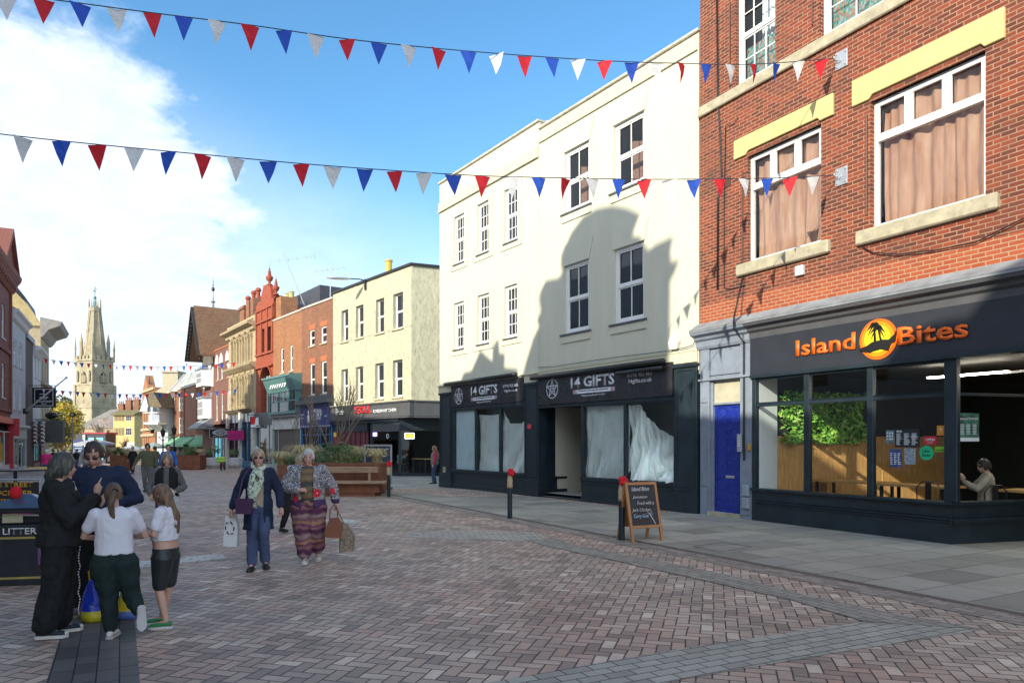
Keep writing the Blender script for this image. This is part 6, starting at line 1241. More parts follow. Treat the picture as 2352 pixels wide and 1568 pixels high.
    # nave
    q = W(230, HZ, 140); N = thing('church_nave', 'low church nave with big grey stone roof in front of the tower', 'church', (q.x, 140, 0), R(-14)); zz = lambda y: H - (cI(0, y)[1] - HZ) * 140 / F
    x0 = (cI(480)[0] - 230) * 140 / F; x1 = x0 + 13; xr = (cI(588)[0] - 230) * 140 / F; ze, zr = zz(1238), zz(1118)
    k = MB(); k.box(x0 + .3, x1, .3, 9, zg(140) - 2, ze); k.prism([(.3, ze), (9, ze), (5, zr)], xr + 2, x1, 'x'); k.build('wall', st, N)
    k = MB(); k.loft([[(x0 - .2, -.2, ze - .1), (x1, -.2, ze - .1), (x1, -.2, ze + .2), (x0 - .2, -.2, ze + .2)], [(xr, 5, zr), (x1, 5, zr), (x1, 5, zr + .3), (xr, 5, zr + .3)]]); k.build('roof', brick('stone_tiles', (.30, .28, .25), (.22, .21, .19), (.2, .19, .17), bw=.6, bh=.3, ms=.03, weather=.3, bump=.3), N)
    k = MB(); k.box(x0 - .25, x1, .0, .28, ze - .9, ze - .2)
    for i in range(43): k.ball((x0 + i * .3, -.1, ze - .95), .1, .1, .12, 6, 5)
    k.build('corbel_table', st, N)
    for i in range(5):
        c = x0 + 1.4 + i * 2.2; k = MB(); k.prism([(c - .4, ze - 3.4), (c + .4, ze - 3.4), (c + .4, ze - 2), (c, ze - 1.3), (c - .4, ze - 2)], .25, .31); fixn(k.build('arched_window', dk, N))
church()
def bldg_far(nm, label, d, c, xl, xr, yt, wm, rot=0, dep=10, yb=None):
    a = c(xl, yt); b = c(xr, yt); pa = W(a[0], HZ, d); pb = W(b[0], HZ, d); B = thing(nm, label, 'building', (pa.x, d, 0), rot); L = (pb.x - pa.x) / math.cos(rot); zt = H - (a[1] - HZ) * d / F
    return B, L, zt, zg(d)
yb_ = pm('yellow_brick', (.56, .43, .18), rough=.9, var=.12, scale=3); lt = pm('pale_panel', (.60, .60, .48), rough=.8, var=.05)
B, L, zt, g = bldg_far('yellow_flats', 'yellow brick block of flats with flat pitched roof beyond the blossom tree', 118, cK, 735, 1000, 345, yb_)
L = (cK(1000)[0] - cK(700)[0]) * 118 / F
k = MB(); k.box(-.3, L, 0, 14, g - 1, zt); k.prism([(-.3, zt), (14.2, zt), (7, zt + 1.6)], -.35, L + .1, 'x'); k.build('wall', yb_, B); k = MB(); k.prism([(-.5, zt - .05), (-.5, zt + .15), (7, zt + 1.9), (15, zt + .15), (15, zt)], -.6, L + .25, 'x'); k.build('roof', pm('moss_roof', (.20, .17, .08), rough=.95, var=.3, scale=2), B)
for j, (ya, yb2) in enumerate(((360, 440), (550, 665))):
    z1, z0 = H - (cK(0, ya)[1] - HZ) * 118 / F, H - (cK(0, yb2)[1] - HZ) * 118 / F
    u = (cK(900)[0] - cK(735)[0]) * 118 / F; sash(B, (u, u + 1.0, z0, z1), y=-.06, fm=white, gm=gd_, bars=(3, 2), fw=.05, sash_=False)
    for i in range(7): uu = -.1 + i * .24; k = MB(); k.box(uu, uu + .1, -.05, -.002, z0, z1); k.build('slot_window', pm('slot_dark', (.12, .11, .08)), B)
k = MB(); k.box((cK(895)[0] - cK(735)[0]) * 118 / F, L + .02, -.03, -.003, g, g + 3.2); k.build('pale_band', lt, B)
for i, (x, y) in enumerate(((835, 215), (955, 155), (1078, 145))):
    p = W(*cK(x, y + 80), 121); T = thing('chimney_stack', ('square brick chimney at the left end of the flats roof', 'squat brick chimney in the middle of the flats skyline', 'dark brick chimney at the right end of the flats skyline')[i], 'chimney', p); k = MB(); k.box(-.45, .45, -.35, .35, -1.5, 1.3); k.box(-.5, .5, -.4, .4, 1.1, 1.28); k.build('stack', b1, T)
    for q in (-.3, 0, .3): k = MB(); k.lathe([(.1, 0), (.08, .45)], (q, 0, 1.3), 7); k.build('chimney_pot', terra, T)
# corner brick building with green awnings (J) and its neighbours
PJ = Plane(387, 92, 450, 79); PJ2 = Plane(450, 79, 474, 86)
J = thing('corner_brick_building', 'three storey brown brick corner building with white windows and green awnings', 'building', PJ.P(0), PJ.rot); zJ = lambda y, x=450: H - (cI(0, y)[1] - HZ) * 80 / F; gJ = zg(82)
LJ = PJ.len; wj = []
UK = lambda x: PJ.uz(cK(x)[0])[0]; ZK = lambda x, y: PJ.uz(*cK(x, y))[1]
ztJ = PJ.uz(*cI(1285, 955))[1]
for xa, xb, ya, yb2 in ((1655, 1680, 80, 292), (1728, 1752, 70, 290), (1766, 1788, 68, 290), (1655, 1680, 388, 610), (1728, 1752, 388, 632), (1766, 1788, 388, 632)): wj.append((UK(xa), UK(xb) + .1, ZK(xa, yb2), ZK(xa, ya)))
L2_ = 7.5
k = MB(); wall(k, 0, LJ, gJ + 3.3, ztJ, wj, rev=.15); J2w = [(UKx, UKx + 1.5, z0, z1) for UKx, z0, z1 in ((1.0, ZK(1845, 285), ZK(1845, 55)), (1.0, ZK(1845, 640), ZK(1845, 385)))]
an = R(42)
m2 = MB(); wall(m2, 0, L2_ + 3, gJ + 3.3, ztJ, J2w, rev=.15); c_, s_ = math.cos(an), math.sin(an); rotp = lambda v: (LJ + v[0] * c_ - v[1] * s_, v[0] * s_ + v[1] * c_, v[2])
i0 = len(k.v); k.v += [rotp(v) for v in m2.v]; k.f += [tuple(i0 + q for q in f) for f in m2.f]; k.m += m2.m
k.quad((0, 14, ztJ - .2), (0, 0, ztJ - .2), (LJ, 0, ztJ - .2), (LJ + 6, 8, ztJ - .2), (LJ, 14, ztJ - .2)); k.quad((0, 14, gJ), (0, 0, gJ), (0, 0, ztJ), (0, 14, ztJ)); k.build('wall', b1, J)
k = MB(); k.box(-.1, LJ + .05, -.12, .2, ztJ - .05, ztJ + .2); m2 = MB(); m2.box(-.02, L2_, -.12, .2, ztJ - .05, ztJ + .2); i0 = len(k.v); k.v += [rotp(v) for v in m2.v]; k.f += [tuple(i0 + q for q in f) for f in m2.f]; k.m += m2.m; k.build('parapet_coping', cop, J)
for h in wj: sash(J, h, y=.05, fm=white, gm=gd_, bars=(1, 1), fw=.12)
for h in J2w:
    o = sash(J, h, y=.05, fm=white, gm=gd_, bars=(3, 3), fw=.1, bw=.05)
    for q in [o] + list(o.children):
        for v in q.data.vertices: v.co = rotp(v.co)
k = MB()
for u in (LJ * .3, LJ * .62): k.box(u, u + .25, -.12, -.002, gJ + 3.3, ztJ)
k.build('pilasters', b1, J)
k = MB(); k.box(0, LJ, .1, .2, gJ - .5, gJ + 3.3); m2 = MB(); m2.box(.1, L2_, .1, .2, gJ - .5, gJ + 3.3); i0 = len(k.v); k.v += [rotp(v) for v in m2.v]; k.f += [tuple(i0 + q for q in f) for f in m2.f]; k.m += m2.m; k.build('shop_glazing', dark_in, J)
k = MB()
for i in range(6): u = i * LJ / 5; k.box(u - .1, u + .1, -.05, .1, gJ - .5, gJ + 3.3)
m2 = MB()
for i in range(4): u = i * L2_ / 3; m2.box(u - .12, u + .12, -.05, .1, gJ - .5, gJ + 3.3)
m2.box(0, L2_, -.15, .1, gJ + 2.9, gJ + 3.4); i0 = len(k.v); k.v += [rotp(v) for v in m2.v]; k.f += [tuple(i0 + q for q in f) for f in m2.f]; k.m += m2.m; k.build('shop_front', pm('sage_front', (.36, .42, .34), rough=.6), J)
awn = pm('green_awning', (.20, .42, .24), rough=.75, var=.06, bump=0)
def awning(par, u0, u1, z, out, rot=False):
    k = MB(); k.prism([(-.02, z), (-out, z - .85), (-out, z - 1.1), (-out + .04, z - 1.1), (-out + .04, z - .9), (-.02, z - .08)], u0, u1, 'x'); k.quad((u0, 0, z), (u0, -out, z - .85), (u0, 0, z - .85)); k.quad((u1, -out, z - .85), (u1, 0, z), (u1, 0, z - .85))
    if rot: k.v = [rotp(v) for v in k.v]
    fixn(k.build('awning', awn, par))
for i in range(3): awning(J, LJ * i / 3 + .2, LJ * (i + 1) / 3 - .2, gJ + 3.2, 1.3)
awning(J, .0, 3.4, gJ + 3.2, 1.2, True); awning(J, 4.0, 7.2, gJ + 3.2, 1.2, True)
# glazed roof lantern and chimney behind
p = W(*cI(1265, 950), 88); T = thing('roof_lantern', 'glazed mansard roof lantern above the corner brick building', 'roof', p); k = MB(); k.loft([[(-2.4, -1, -1), (3.5, -1, -1), (3.5, 4, -1), (-2.4, 4, -1)], [(-1.0, 0, 1.2), (2.5, 0, 1.9), (2.5, 2, 1.9), (-1.0, 2, 1.2)]]); k.build('roof', pm('lantern_grey', (.33, .34, .33), rough=.5), T)
k = MB(); 
for i in range(5): t = i / 4; k.bar((-2.4 + 5.9 * t, -1.05, -1), (-1.0 + 3.5 * t, -.05, 1.2 + .7 * t), .1, .1)
k.build('glazing_bar', white, T)
p = W(*cI(1140, 950), 95); T = thing('chimney_stack', 'broad stone coloured chimney left of the roof lantern', 'chimney', p); k = MB(); k.box(-1, 1, -1, 1, -3, 1.6); k.box(-1.1, 1.1, -1.2, 1.2, 1.4, 1.62); k.prism([(-2.5, -1.6), (1.6, -1.6), (1.6, -.2), (.2, .3)], -1.2, 2); k.build('stack', stone, T)
# ornate orange building and jettied white house
PK = Plane(327, 106, 356, 97)
B = thing('orange_brick_hall', 'narrow ornate orange brick building left of the jettied white house', 'building', PK.P(0), PK.rot); zk = PK.uz(*cI(925, 1005))[1]; wk = [(u, u + .6, z, z + 2.6) for z in (zk - 5.4, zk - 9.4) for u in (1.6, 3.4, 5.2)]
k = MB(); wall(k, 0, PK.len, zg(100) - 1, zk, wk, rev=.2); shell(k, 0, PK.len, zg(100) - 1, zk, 10); k.prism([(0, zk), (PK.len * .5, zk), (PK.len * .25, zk + 2.2)], 0, 1); k.build('wall', b2, B)
for h in wk: sash(B, h, y=.1, fm=stoneb, gm=gd_, fw=.08)
k = MB()
for z in (zk - .3, zk - 5.8, zk - 6.6): k.box(0, PK.len, -.25, -.002, z, z + .35)
k.build('stone_bands', stoneb, B)
for u in (.4, 4.4): k = MB(); k.lathe([(.2, 0), (.1, .9), (.02, 2)], (u, .3, zk), 6); k.build('finial', dark_in, B)
pk = W(*cK(1425, 320), 88); a = cK(1305)[0]; b = cK(1545)[0]; w = (b - a) * 88 / F
B = thing('jettied_house', 'white timber house jettied out on brackets with a steep mossy stone roof', 'building', (W(a, HZ, 88).x, 88, 0), R(-12)); Zk = lambda y: H - (cK(0, y)[1] - HZ) * 88 / F
pw_ = pm('jetty_white', (.50, .54, .60), rough=.7, var=.04)
k = MB(); k.prism([(0, 0), (.3, -.9), (w * .55, -1.3), (w - .1, -.9), (w, 0), (w, 7), (0, 7)], Zk(500), Zk(235), 'z'); k.box(w * .2, w, .5, 7, zg(88) - 1, Zk(501)); k.build('wall', pw_, B)
k = MB(); k.box(-.1, w + .1, -1.4, .1, Zk(500) - .01, Zk(470)); k.box(-.05, w + .1, -1.35, .1, Zk(325), Zk(315)); 
for u in (.3, w * .45, w * .8): k.bar((u, -1.0, Zk(500)), (u, .6, Zk(600)), .25, .25)
k.build('jetty_beams', white, B)
k = MB(); k.prism([(-.8, Zk(235)), (w + .5, Zk(235)), (w * .62, Zk(0)), (w * .25, Zk(0))], -1.2, 7); fixn(k.build('roof', pm('mossy_stone_tile', (.16, .13, .08), rough=.95, var=.5, scale=5, bump=1, bscale=8), B))
k = MB(); k.prism([(-.6, Zk(300)), (w * .4, Zk(300)), (w * .12, Zk(50))], -1.35, -1.21); fixn(k.build('gable', pw_, B))
for i, (xa, xb) in enumerate(((1475, 1500), (1508, 1530), (1375, 1395))): k = MB(); k.box((cK(xa)[0] - a) * 88 / F, (cK(xb)[0] - a) * 88 / F, -1.42, -1.38, Zk(310), Zk(235)); k.build('window', gd_, B)
# ---- trees ----
def leaves(n, c, rx, ry, rz, s, seed, nm=3, shell_=.5):
    r = random.Random(seed); mb = MB(); cl = [(Vector((r.gauss(0, .45), r.gauss(0, .45), r.gauss(0, .45))), r.uniform(.25, .5), r.randrange(nm)) for _ in range(max(6, n // 90))]
    for i in range(n):
        cc, cr, mi = r.choice(cl); p = cc + Vector((r.gauss(0, 1), r.gauss(0, 1), r.gauss(0, 1))) * cr * .5
        if p.length > 1.05: continue
        q = Vector((c[0] + p.x * rx, c[1] + p.y * ry, c[2] + p.z * rz)); nrm = Vector((r.gauss(0, 1), r.gauss(0, 1), r.gauss(.4, 1))).normalized(); t = nrm.orthogonal().normalized(); t.rotate(Matrix.Rotation(r.random() * 6.28, 3, nrm)); b_ = nrm.cross(t); ss = s * r.uniform(.6, 1.3); mb.cur = mi
        mb.quad(q - t * ss, q - b_ * ss * .5, q + t * ss, q + b_ * ss * .5)
    return mb
def branch(mb, p, d, ln, r0, r, lvl, spread=.6, kids=3, up=.15):
    e = p + d * ln; mid = p + d * ln * .5 + Vector((r.uniform(-1, 1), r.uniform(-1, 1), 0)) * ln * .06; mb.tube([p, mid, e], [r0, r0 * .8, r0 * .6], 5 if lvl < 2 else 6)
    if lvl <= 0: return
    for i in range(kids):
        nd_ = (d + Vector((r.uniform(-1, 1), r.uniform(-1, 1), r.uniform(-.4, .8) + up)) * spread).normalized(); branch(mb, p + d * ln * r.uniform(.55, 1), nd_, ln * r.uniform(.55, .8), r0 * .6, r, lvl - 1, spread, kids, up)
bark = pm('bark', (.16, .12, .09), rough=.95, var=.3, scale=8)
def tree(nm, label, loc, h, cr, mats, n=2500, s=.25, seed=1, bare=0, group=None):
    T = thing(nm, label, 'tree', loc, 0, group); r = random.Random(seed); k = MB(); 
    branch(k, Vector((0, 0, -.3)), Vector((0, 0, 1)), h * .4, h * .028, r, 3 if not bare else 4, .75, 3 if not bare else 4, .3); k.build('trunk', bark, T)
    if n: leaves(n, (0, 0, h * .62), cr, cr, h * .42, s, seed).build('crown', mats, T)
    return T
lg = [pm('leaf_olive', (.13, .13, .035), rough=.7, var=.3), pm('leaf_brown_green', (.18, .14, .05), rough=.7, var=.3), pm('leaf_dark', (.06, .075, .025), rough=.7, var=.3)]
ly = [pm('leaf_gold', (.42, .27, .02), rough=.6, var=.25), pm('leaf_yellow', (.50, .36, .03), rough=.6, var=.2), pm('leaf_gold_green', (.34, .33, .04), rough=.6, var=.25)]
lp = [pm('leaf_pink', (.55, .24, .18), rough=.7, var=.25), pm('leaf_rust', (.42, .17, .12), rough=.7, var=.25), pm('leaf_salmon', (.62, .34, .26), rough=.7, var=.2)]
def T_(px, py, d, **k): p = W(px, HZ, d); return (p.x, d, zg(d))
tree('deciduous_tree', 'large olive brown tree behind the golden one', T_(136, 0, 158), 13.4, 4.2, lg, 6500, .34, 2)
tree('deciduous_tree', 'broad green brown tree low beside the left terrace', T_(122, 0, 120), 8.0, 3.0, lg, 4200, .26, 3)
tree('golden_tree', 'bright golden yellow autumn tree left of the church tower', T_(151, 0, 130), 10.4, 3.0, ly, 7500, .22, 4)
tree('blossom_tree', 'pink and rust leaved small tree before the church roof', T_(235, 0, 108), 6.4, 2.2, lp, 1900, .10, 5, bare=1)
tree('bare_tree', 'small thin bare tree before the yellow flats', T_(292, 0, 100), 4, 2, lp, 0, .1, 8, bare=1)
k = MB(); r_ = random.Random(9)
hill = [(x, 300 + 20 * math.sin(x * .02), zg(200) - 1 + 9 * (.6 + .4 * math.sin(x * .013 + 2)) * max(0, min(1, (340 - abs(x + 80)) / 200))) for x in range(-460, 320, 20)]
for a, b in zip(hill, hill[1:]): k.quad((a[0], 240, zg(200) - 1), (b[0], 240, zg(200) - 1), b, a)
struct(k, 'far_hill', pm('far_hill_green', (.12, .13, .06), rough=1, var=.3, scale=.05))
# ---------------- bunting ----------------
fr_, fb_, fw_ = [pm(n, c, rough=.75, var=.06, scale=8, bump=0) for n, c in (('bunting_red', (.62, .015, .03)), ('bunting_blue', (.02, .09, .52)), ('bunting_white', (.68, .70, .70)))]
def flagmat(m):       # thin cloth lets some light through
    nt = m.node_tree; b = nt.nodes['Principled BSDF']; t = nd(nt, 'ShaderNodeBsdfTranslucent', Color=(*MATCOL[m.name], 1)); mx = nd(nt, 'ShaderNodeMixShader', Fac=.25, i1=b.outputs[0], i2=t.outputs[0]); lk(nt, mx.outputs[0], nt.nodes['Material Output'].inputs[0])
MATCOL = {'bunting_red': (.62, .015, .03), 'bunting_blue': (.02, .09, .52), 'bunting_white': (.68, .7, .7)}
for m in (fr_, fb_, fw_): flagmat(m)
def bunting(label, pxs, dfun, seq, hgt, wid, start=None, cord2=.04, seed=1, n_extra=0):
    # pxs: control points of the cord in the picture, dfun: x -> depth
    P3 = [W(x, y, dfun(x)) for x, y in pxs]; T = thing('bunting', label, 'bunting', P3[0], 0, 'bunting strung across the street'); o3 = P3[0]; r = random.Random(seed)
    if start is not None: P3[-1] = start
    # smooth curve through control points
    C = []
    for i in range(len(P3) - 1):
        p0, p1, p2, p3 = P3[max(i - 1, 0)], P3[i], P3[i + 1], P3[min(i + 2, len(P3) - 1)]
        for j in range(10): t = j / 10; C.append(.5 * ((2 * p1) + (p2 - p0) * t + (2 * p0 - 5 * p1 + 4 * p2 - p3) * t * t + (3 * p1 - p0 - 3 * p2 + p3) * t ** 3))
    C.append(P3[-1]); k = MB(); rc_ = .008 if hgt < .4 and dfun(0) < 30 else .012
    k.tube([p - o3 for p in C], rc_, 5); k.build('cord', pm('cord_dark', (.03, .04, .07), rough=.8), T)
    def at_px(x):
        for a, b in zip(C, C[1:]):
            xa, xb = CX + F * a.x / a.y, CX + F * b.x / b.y
            if min(xa, xb) <= x <= max(xa, xb): t = (x - xa) / (xb - xa + 1e-9); return a.lerp(b, t), (b - a).normalized()
        return None, None
    for i, (x, ci) in enumerate(seq):
        p, d = at_px(x)
        if p is None: continue
        d = d if d.x > 0 else -d; d = d.copy(); d.rotate(Matrix.Rotation(r.gauss(0, .3), 3, 'Z')); a = d * wid / 2 * r.uniform(.92, 1.05); sw = r.uniform(-.07, .07); nr = Vector((-d.y, d.x, 0)).normalized(); tip = Vector((0, 0, -hgt)) + nr * r.uniform(-.05, .06) + d * r.uniform(-.03, .03); cur = nr * r.uniform(-.03, .03)
        q = p - o3 - Vector((0, 0, rc_)); k = MB(); th = nr * .0015
        top = [q - a, q + cur, q + a]; mid = [q - a * .5 + tip * .5 + cur * 1.2, q + a * .5 + tip * .5 + cur * 1.2 + nr * .01]
        for s in (0,):
            o_ = th * s; f = [(top[0] + o_, top[1] + o_, mid[1] + o_), (top[0] + o_, mid[1] + o_, mid[0] + o_), (top[1] + o_, top[2] + o_, mid[1] + o_), (mid[0] + o_, mid[1] + o_, q + tip + o_)]
            for g_ in f: k.quad(*g_)
        k.build('flag', (fr_, fb_, fw_)[ci], T)
    return T
def dn(x): t = (1928 - x) / 1878; X1 = AN2.x; return None
def depth_line(pA, pB):
    def f(x):
        t = (x - CX) / F; k = (t * pA.y - pA.x) / ((pB.x - pA.x) - t * (pB.y - pA.y)); return pA.y + (pB.y - pA.y) * k
    return f
PB = W(50, 0, 10.0); dl = depth_line(Vector((AN2.x, AN2.y, 0)), Vector((PB.x, PB.y, 0)))
seqU = [(100, 0), (184, 1), (268, 2), (350, 0), (422, 1), (498, 2), (574, 0), (652, 1), (725, 2), (797, 0), (870, 1), (938, 2), (1008, 0), (1075, 1), (1140, 2), (1205, 0), (1268, 1), (1328, 2), (1389, 0), (1451, 1), (1510, 2), (1565, 0), (1622, 1), (1677, 2), (1730, 0), (1784, 1), (1834, 2), (1886, 0), (12, 2)]
seqL = [(53, 2), (141, 1), (223, 0), (308, 2), (387, 1), (465, 0), (541, 2), (616, 1), (692, 0), (764, 2), (838, 1), (906, 0), (974, 2), (1041, 1), (1108, 0), (1174, 2), (1237, 1), (1300, 0), (1360, 2), (1421, 1), (1480, 0), (1537, 2), (1594, 1), (1653, 0), (1708, 2), (1762, 1), (1815, 0), (1867, 2), (1917, 1)]
up = [(-260, -62), (-60, -20), (100, -3), (350, 30), (574, 58), (797, 90), (1008, 112), (1205, 128), (1389, 140), (1565, 146), (1730, 148), (1925, 145)]
lo = [(-260, 283), (-60, 301), (50, 314), (223, 332), (465, 355), (692, 376), (906, 392), (1108, 404), (1300, 409), (1480, 412), (1653, 411), (1815, 408), (1930, 405)]
bunting('upper long near string of red, blue and white flags ending at the top wall plate', up, dl, seqU, .35, .27, AN1)
bunting('lower long near string of red, blue and white flags ending at the bottom wall plate', lo, dl, seqL, .35, .27, AN2, seed=2)
f1 = depth_line(W(115, 0, 60), W(530, 0, 62))
pts = lambda L: [cI(x, y) for x, y in L]
ca_ = cycle = [0, 2, 1]
s3_ = [(cI(x)[0], i % 3) for i, x in enumerate((303, 352, 401, 449, 495, 536, 581, 629, 676, 722, 767, 812, 856, 902, 946, 991, 1034, 1078, 1122, 1165, 1207, 1250, 1290))]
s3_ = [(x, (0, 2, 1)[i % 3]) for i, (x, _) in enumerate(s3_)] + [(cH(x)[0], c) for x, c in ((230, 1), (275, 2), (318, 0), (362, 1), (405, 2), (446, 0))]
bunting('higher of the two far strings of small flags across the street', pts([(270, 782), (400, 800), (600, 818), (800, 830), (1050, 836), (1300, 832)]) + [cH(320, 766), cH(460, 752)], lambda x: 62 - 0 * x, s3_, .42, .32, seed=3)
s4_ = [(cI(x)[0], (1, 0, 2)[i % 3]) for i, x in enumerate((365, 412, 460, 508, 549, 597, 645, 692, 738, 786, 832, 877, 921, 963, 1005, 1048, 1090, 1134, 1176, 1220, 1262, 1305))] + [(cH(x)[0], c) for x, c in ((240, 0), (284, 2), (328, 1), (374, 0), (414, 2), (456, 1))]
bunting('lower of the two far strings of small flags before the brick corner building', pts([(340, 990), (500, 1002), (740, 1016), (950, 1018), (1150, 1014), (1320, 1008)]) + [cH(320, 958), cH(460, 942)], lambda x: 62, s4_, .42, .32, seed=4)
# ---------------- people ----------------
def vox(mb, voxel, smooth=2, fold=0, ff=9, fz=1.0, seed=0):
    me = bpy.data.meshes.new('v'); me.from_pydata(mb.v, [], mb.f); o = bpy.data.objects.new('v', me); COL.objects.link(o)
    bm = bmesh.new(); bm.from_mesh(me); bmesh.ops.recalc_face_normals(bm, faces=bm.faces); bm.to_mesh(me); bm.free()
    m = o.modifiers.new('r', 'REMESH'); m.mode = 'VOXEL'; m.voxel_size = voxel
    if smooth: s = o.modifiers.new('s', 'SMOOTH'); s.iterations = smooth; s.factor = .6
    dg = bpy.context.evaluated_depsgraph_get(); r = bpy.data.meshes.new_from_object(o.evaluated_get(dg)); bpy.data.objects.remove(o)
    if fold:
        ns = [v.normal.copy() for v in r.vertices]
        for v, n in zip(r.vertices, ns):
            p = Vector((v.co.x * ff, v.co.y * ff, v.co.z * ff * fz + seed * 3.1)); v.co += n * fold * (abs(noise.noise(p)) * 2 - .5 + .4 * noise.noise(p * 2.3))
    r.polygons.foreach_set('use_smooth', [True] * len(r.polygons)); return r
def obj_(name, me, mats, parent):
    me.materials.clear()
    for m in (mats if isinstance(mats, (list, tuple)) else [mats]): me.materials.append(m)
    o = bpy.data.objects.new(name, me); COL.objects.link(o); o.parent = parent; return o
V = Vector
SK = [(1.0, -.115, .20, .28), (1.0, -.105, .42, .42), (1.0, -.085, .62, .62), (1, -.05, .80, .84), (1, -.015, .93, .95), (1, .025, 1, 1), (1, .06, .97, .98), (1, .09, .80, .84), (1, .108, .5, .52), (1, .116, .18, .18)]
def hand(mb, w, d, n, s, curl=.5, side=1):
    d = d.normalized(); n = (n - d * n.dot(d)).normalized(); b = d.cross(n) * side; mb.limb([w, w + d * .035 * s, w + d * .075 * s], [.024 * s, .034 * s, .032 * s], 8, 2)
    for i, (o, l) in enumerate(((-.027, .062), (-.009, .072), (.010, .068), (.027, .052))):
        p = w + d * .085 * s + b * o * s; dd = (d * math.cos(curl) + n * math.sin(curl)).normalized(); q = p + dd * l * .5 * s; d2 = (d * math.cos(curl * 2.1) + n * math.sin(curl * 2.1)).normalized(); mb.limb([p - d * .03 * s, p, q, q + d2 * l * .55 * s], [.010 * s, .0098 * s, .009 * s, .0075 * s], 6, 1)
    p = w + d * .02 * s - b * .03 * s; q = p + (d * .6 - b * .7 + n * .3).normalized() * .035 * s; mb.limb([p, q, q + (d * .9 - b * .2 + n * .4).normalized() * .032 * s], [.013 * s, .011 * s, .009 * s], 6, 1)
def person(label, at, yaw, h, skin, hair, arms, legs=None, top=None, bot=None, shoes=None, head=(0, 0, 0), wide=1.0, belly=1.0, lean=(0, 0), hx=0, hipz=.88, curl=.6, voxel=.011, coat=None, group=None, hair_kind='short', hs=1.0, glasses=None, brow=True):
    s = h / 1.7; T = thing('person', label, 'person', at, yaw, group); bd = MB()
    tilt = lambda z: V((lean[0] * max(0, z - hipz) / .6, -lean[1] * max(0, z - hipz) / .6, 0))
    dz = hipz - .88
    def S(x, y, z): return (V((x, y, z + dz)) + tilt(z + dz)) * s
    def ring(z, rx, ry, yo=0, xo=0, n=18): c = S(xo, yo, z); return [c + V((rx * math.cos(t), ry * math.sin(t), 0)) * s for t in [2 * math.pi * i / n for i in range(n)]]
    tor = [(.80, .11, .09, 0), (.86, .155, .115, 0), (.95, .16, .118, 0), (1.04, .138 * belly, .105 * belly, -.01 * belly), (1.14, .142 * belly ** .5, .108 * belly ** .6, -.01), (1.26, .16, .112, -.005), (1.34, .168, .10, 0), (1.40, .14, .075, .005), (1.45, .06, .055, .01)]
    def torso(mb, g=0, z0=.8, z1=1.45, flare=0, neck=0):
        zs = [t for t in tor if z0 <= t[0] <= z1]
        if not zs or zs[0][0] > z0 + .01:
            a = max([t for t in tor if t[0] < z0] or [tor[0]], key=lambda t: t[0]); b = min(t for t in tor if t[0] > z0 - 1e-6) if z0 < 1.45 else tor[-1]; f = (z0 - a[0]) / max(b[0] - a[0], 1e-3); zs = [(z0, *[a[i] * (1 - f) + b[i] * f for i in (1, 2, 3)])] + zs
        mb.loft([ring(z, rx * wide + g + flare * max(0, (1.05 - z)), ry * wide + g + flare * max(0, 1.05 - z), yo) for z, rx, ry, yo in zs])
    # head frame
    Rm = Matrix.Rotation(head[0], 3, 'Z') @ Matrix.Rotation(head[1], 3, 'X') @ Matrix.Rotation(head[2], 3, 'Y'); nb = S(0, .01, 1.46); hc = nb + Rm @ V((0, -.018, .125)) * s
    def HL(x, y, z): return hc + Rm @ V((x, y, z)) * s * hs
    torso(bd); bd.limb([S(0, .012, 1.40), nb + (hc - nb) * .45], [.052 * s, .05 * s], 12, 2)
    n = 16; bd.loft([[HL(.076 * a * math.cos(t), .095 * b * math.sin(t) + (-.018 if z < -.04 else 0), z) for t in [2 * math.pi * i / n for i in range(n)]] for _, z, a, b in SK])
    bd.limb([HL(0, -.088, .012), HL(0, -.106, -.022), HL(0, -.098, -.034)], [.009 * s, .014 * s, .012 * s], 6, 1)
    for q in (-1, 1): bd.ball(HL(q * .078, .008, -.008), .012 * s, .022 * s, .032 * s, 8, 6); bd.ball(HL(q * .03, -.082, -.028), .018 * s, .012 * s, .018 * s, 8, 6)
    bd.ball(HL(0, -.092, -.062), .025 * s, .012 * s, .011 * s, 8, 6); bd.ball(HL(0, -.08, -.1), .022 * s, .014 * s, .014 * s, 8, 6)
    J = {}
    for sd in (-1, 1):
        el, wr = arms[sd][:2]; sh = S(sd * .172 * wide, .005, 1.375); E = V(el) * s + tilt(1.2 + dz) * s * 0; Wr = V(wr) * s; J[sd] = (sh, E, Wr)
        bd.limb([sh, E, Wr], [.046 * s * wide, .037 * s, .026 * s], 10, 3); hd = arms[sd][2] if len(arms[sd]) > 2 else (Wr - E).normalized(); hn = arms[sd][3] if len(arms[sd]) > 3 else V((-sd, 0, 0)); hand(bd, Wr + V(hd).normalized() * .015 * s, V(hd), V(hn), s, arms[sd][4] if len(arms[sd]) > 4 else curl, sd)
    legs = legs or {}
    for sd in (-1, 1):
        K, A = legs.get(sd, ((sd * .09, -.02, .47), (sd * .10, .02, .08)))[:2]; ft = legs.get(sd, (0, 0, (sd * .15, -1, 0)))
        fd = V(ft[2]).normalized() if len(ft) > 2 else V((sd * .15, -1, 0)).normalized(); hp = S(sd * .085 * wide, 0, .84); Kv, Av = V(K) * s, V(A) * s; J[sd * 2] = (hp, Kv, Av, fd)
        bd.limb([hp, Kv, Kv.lerp(Av, .3), Av], [.085 * s * wide, .052 * s, .053 * s, .034 * s], 10, 3); bd.limb([Av, Av + fd * .10 * s - V((0, 0, .035)) * s * (1 if abs(fd.z) < .5 else 0)], [.034 * s, .03 * s], 8, 2)
    me = vox(bd, voxel * .75 * max(s, .7), 1); lipc, i_ = HL(0, -.1, -.062), 0
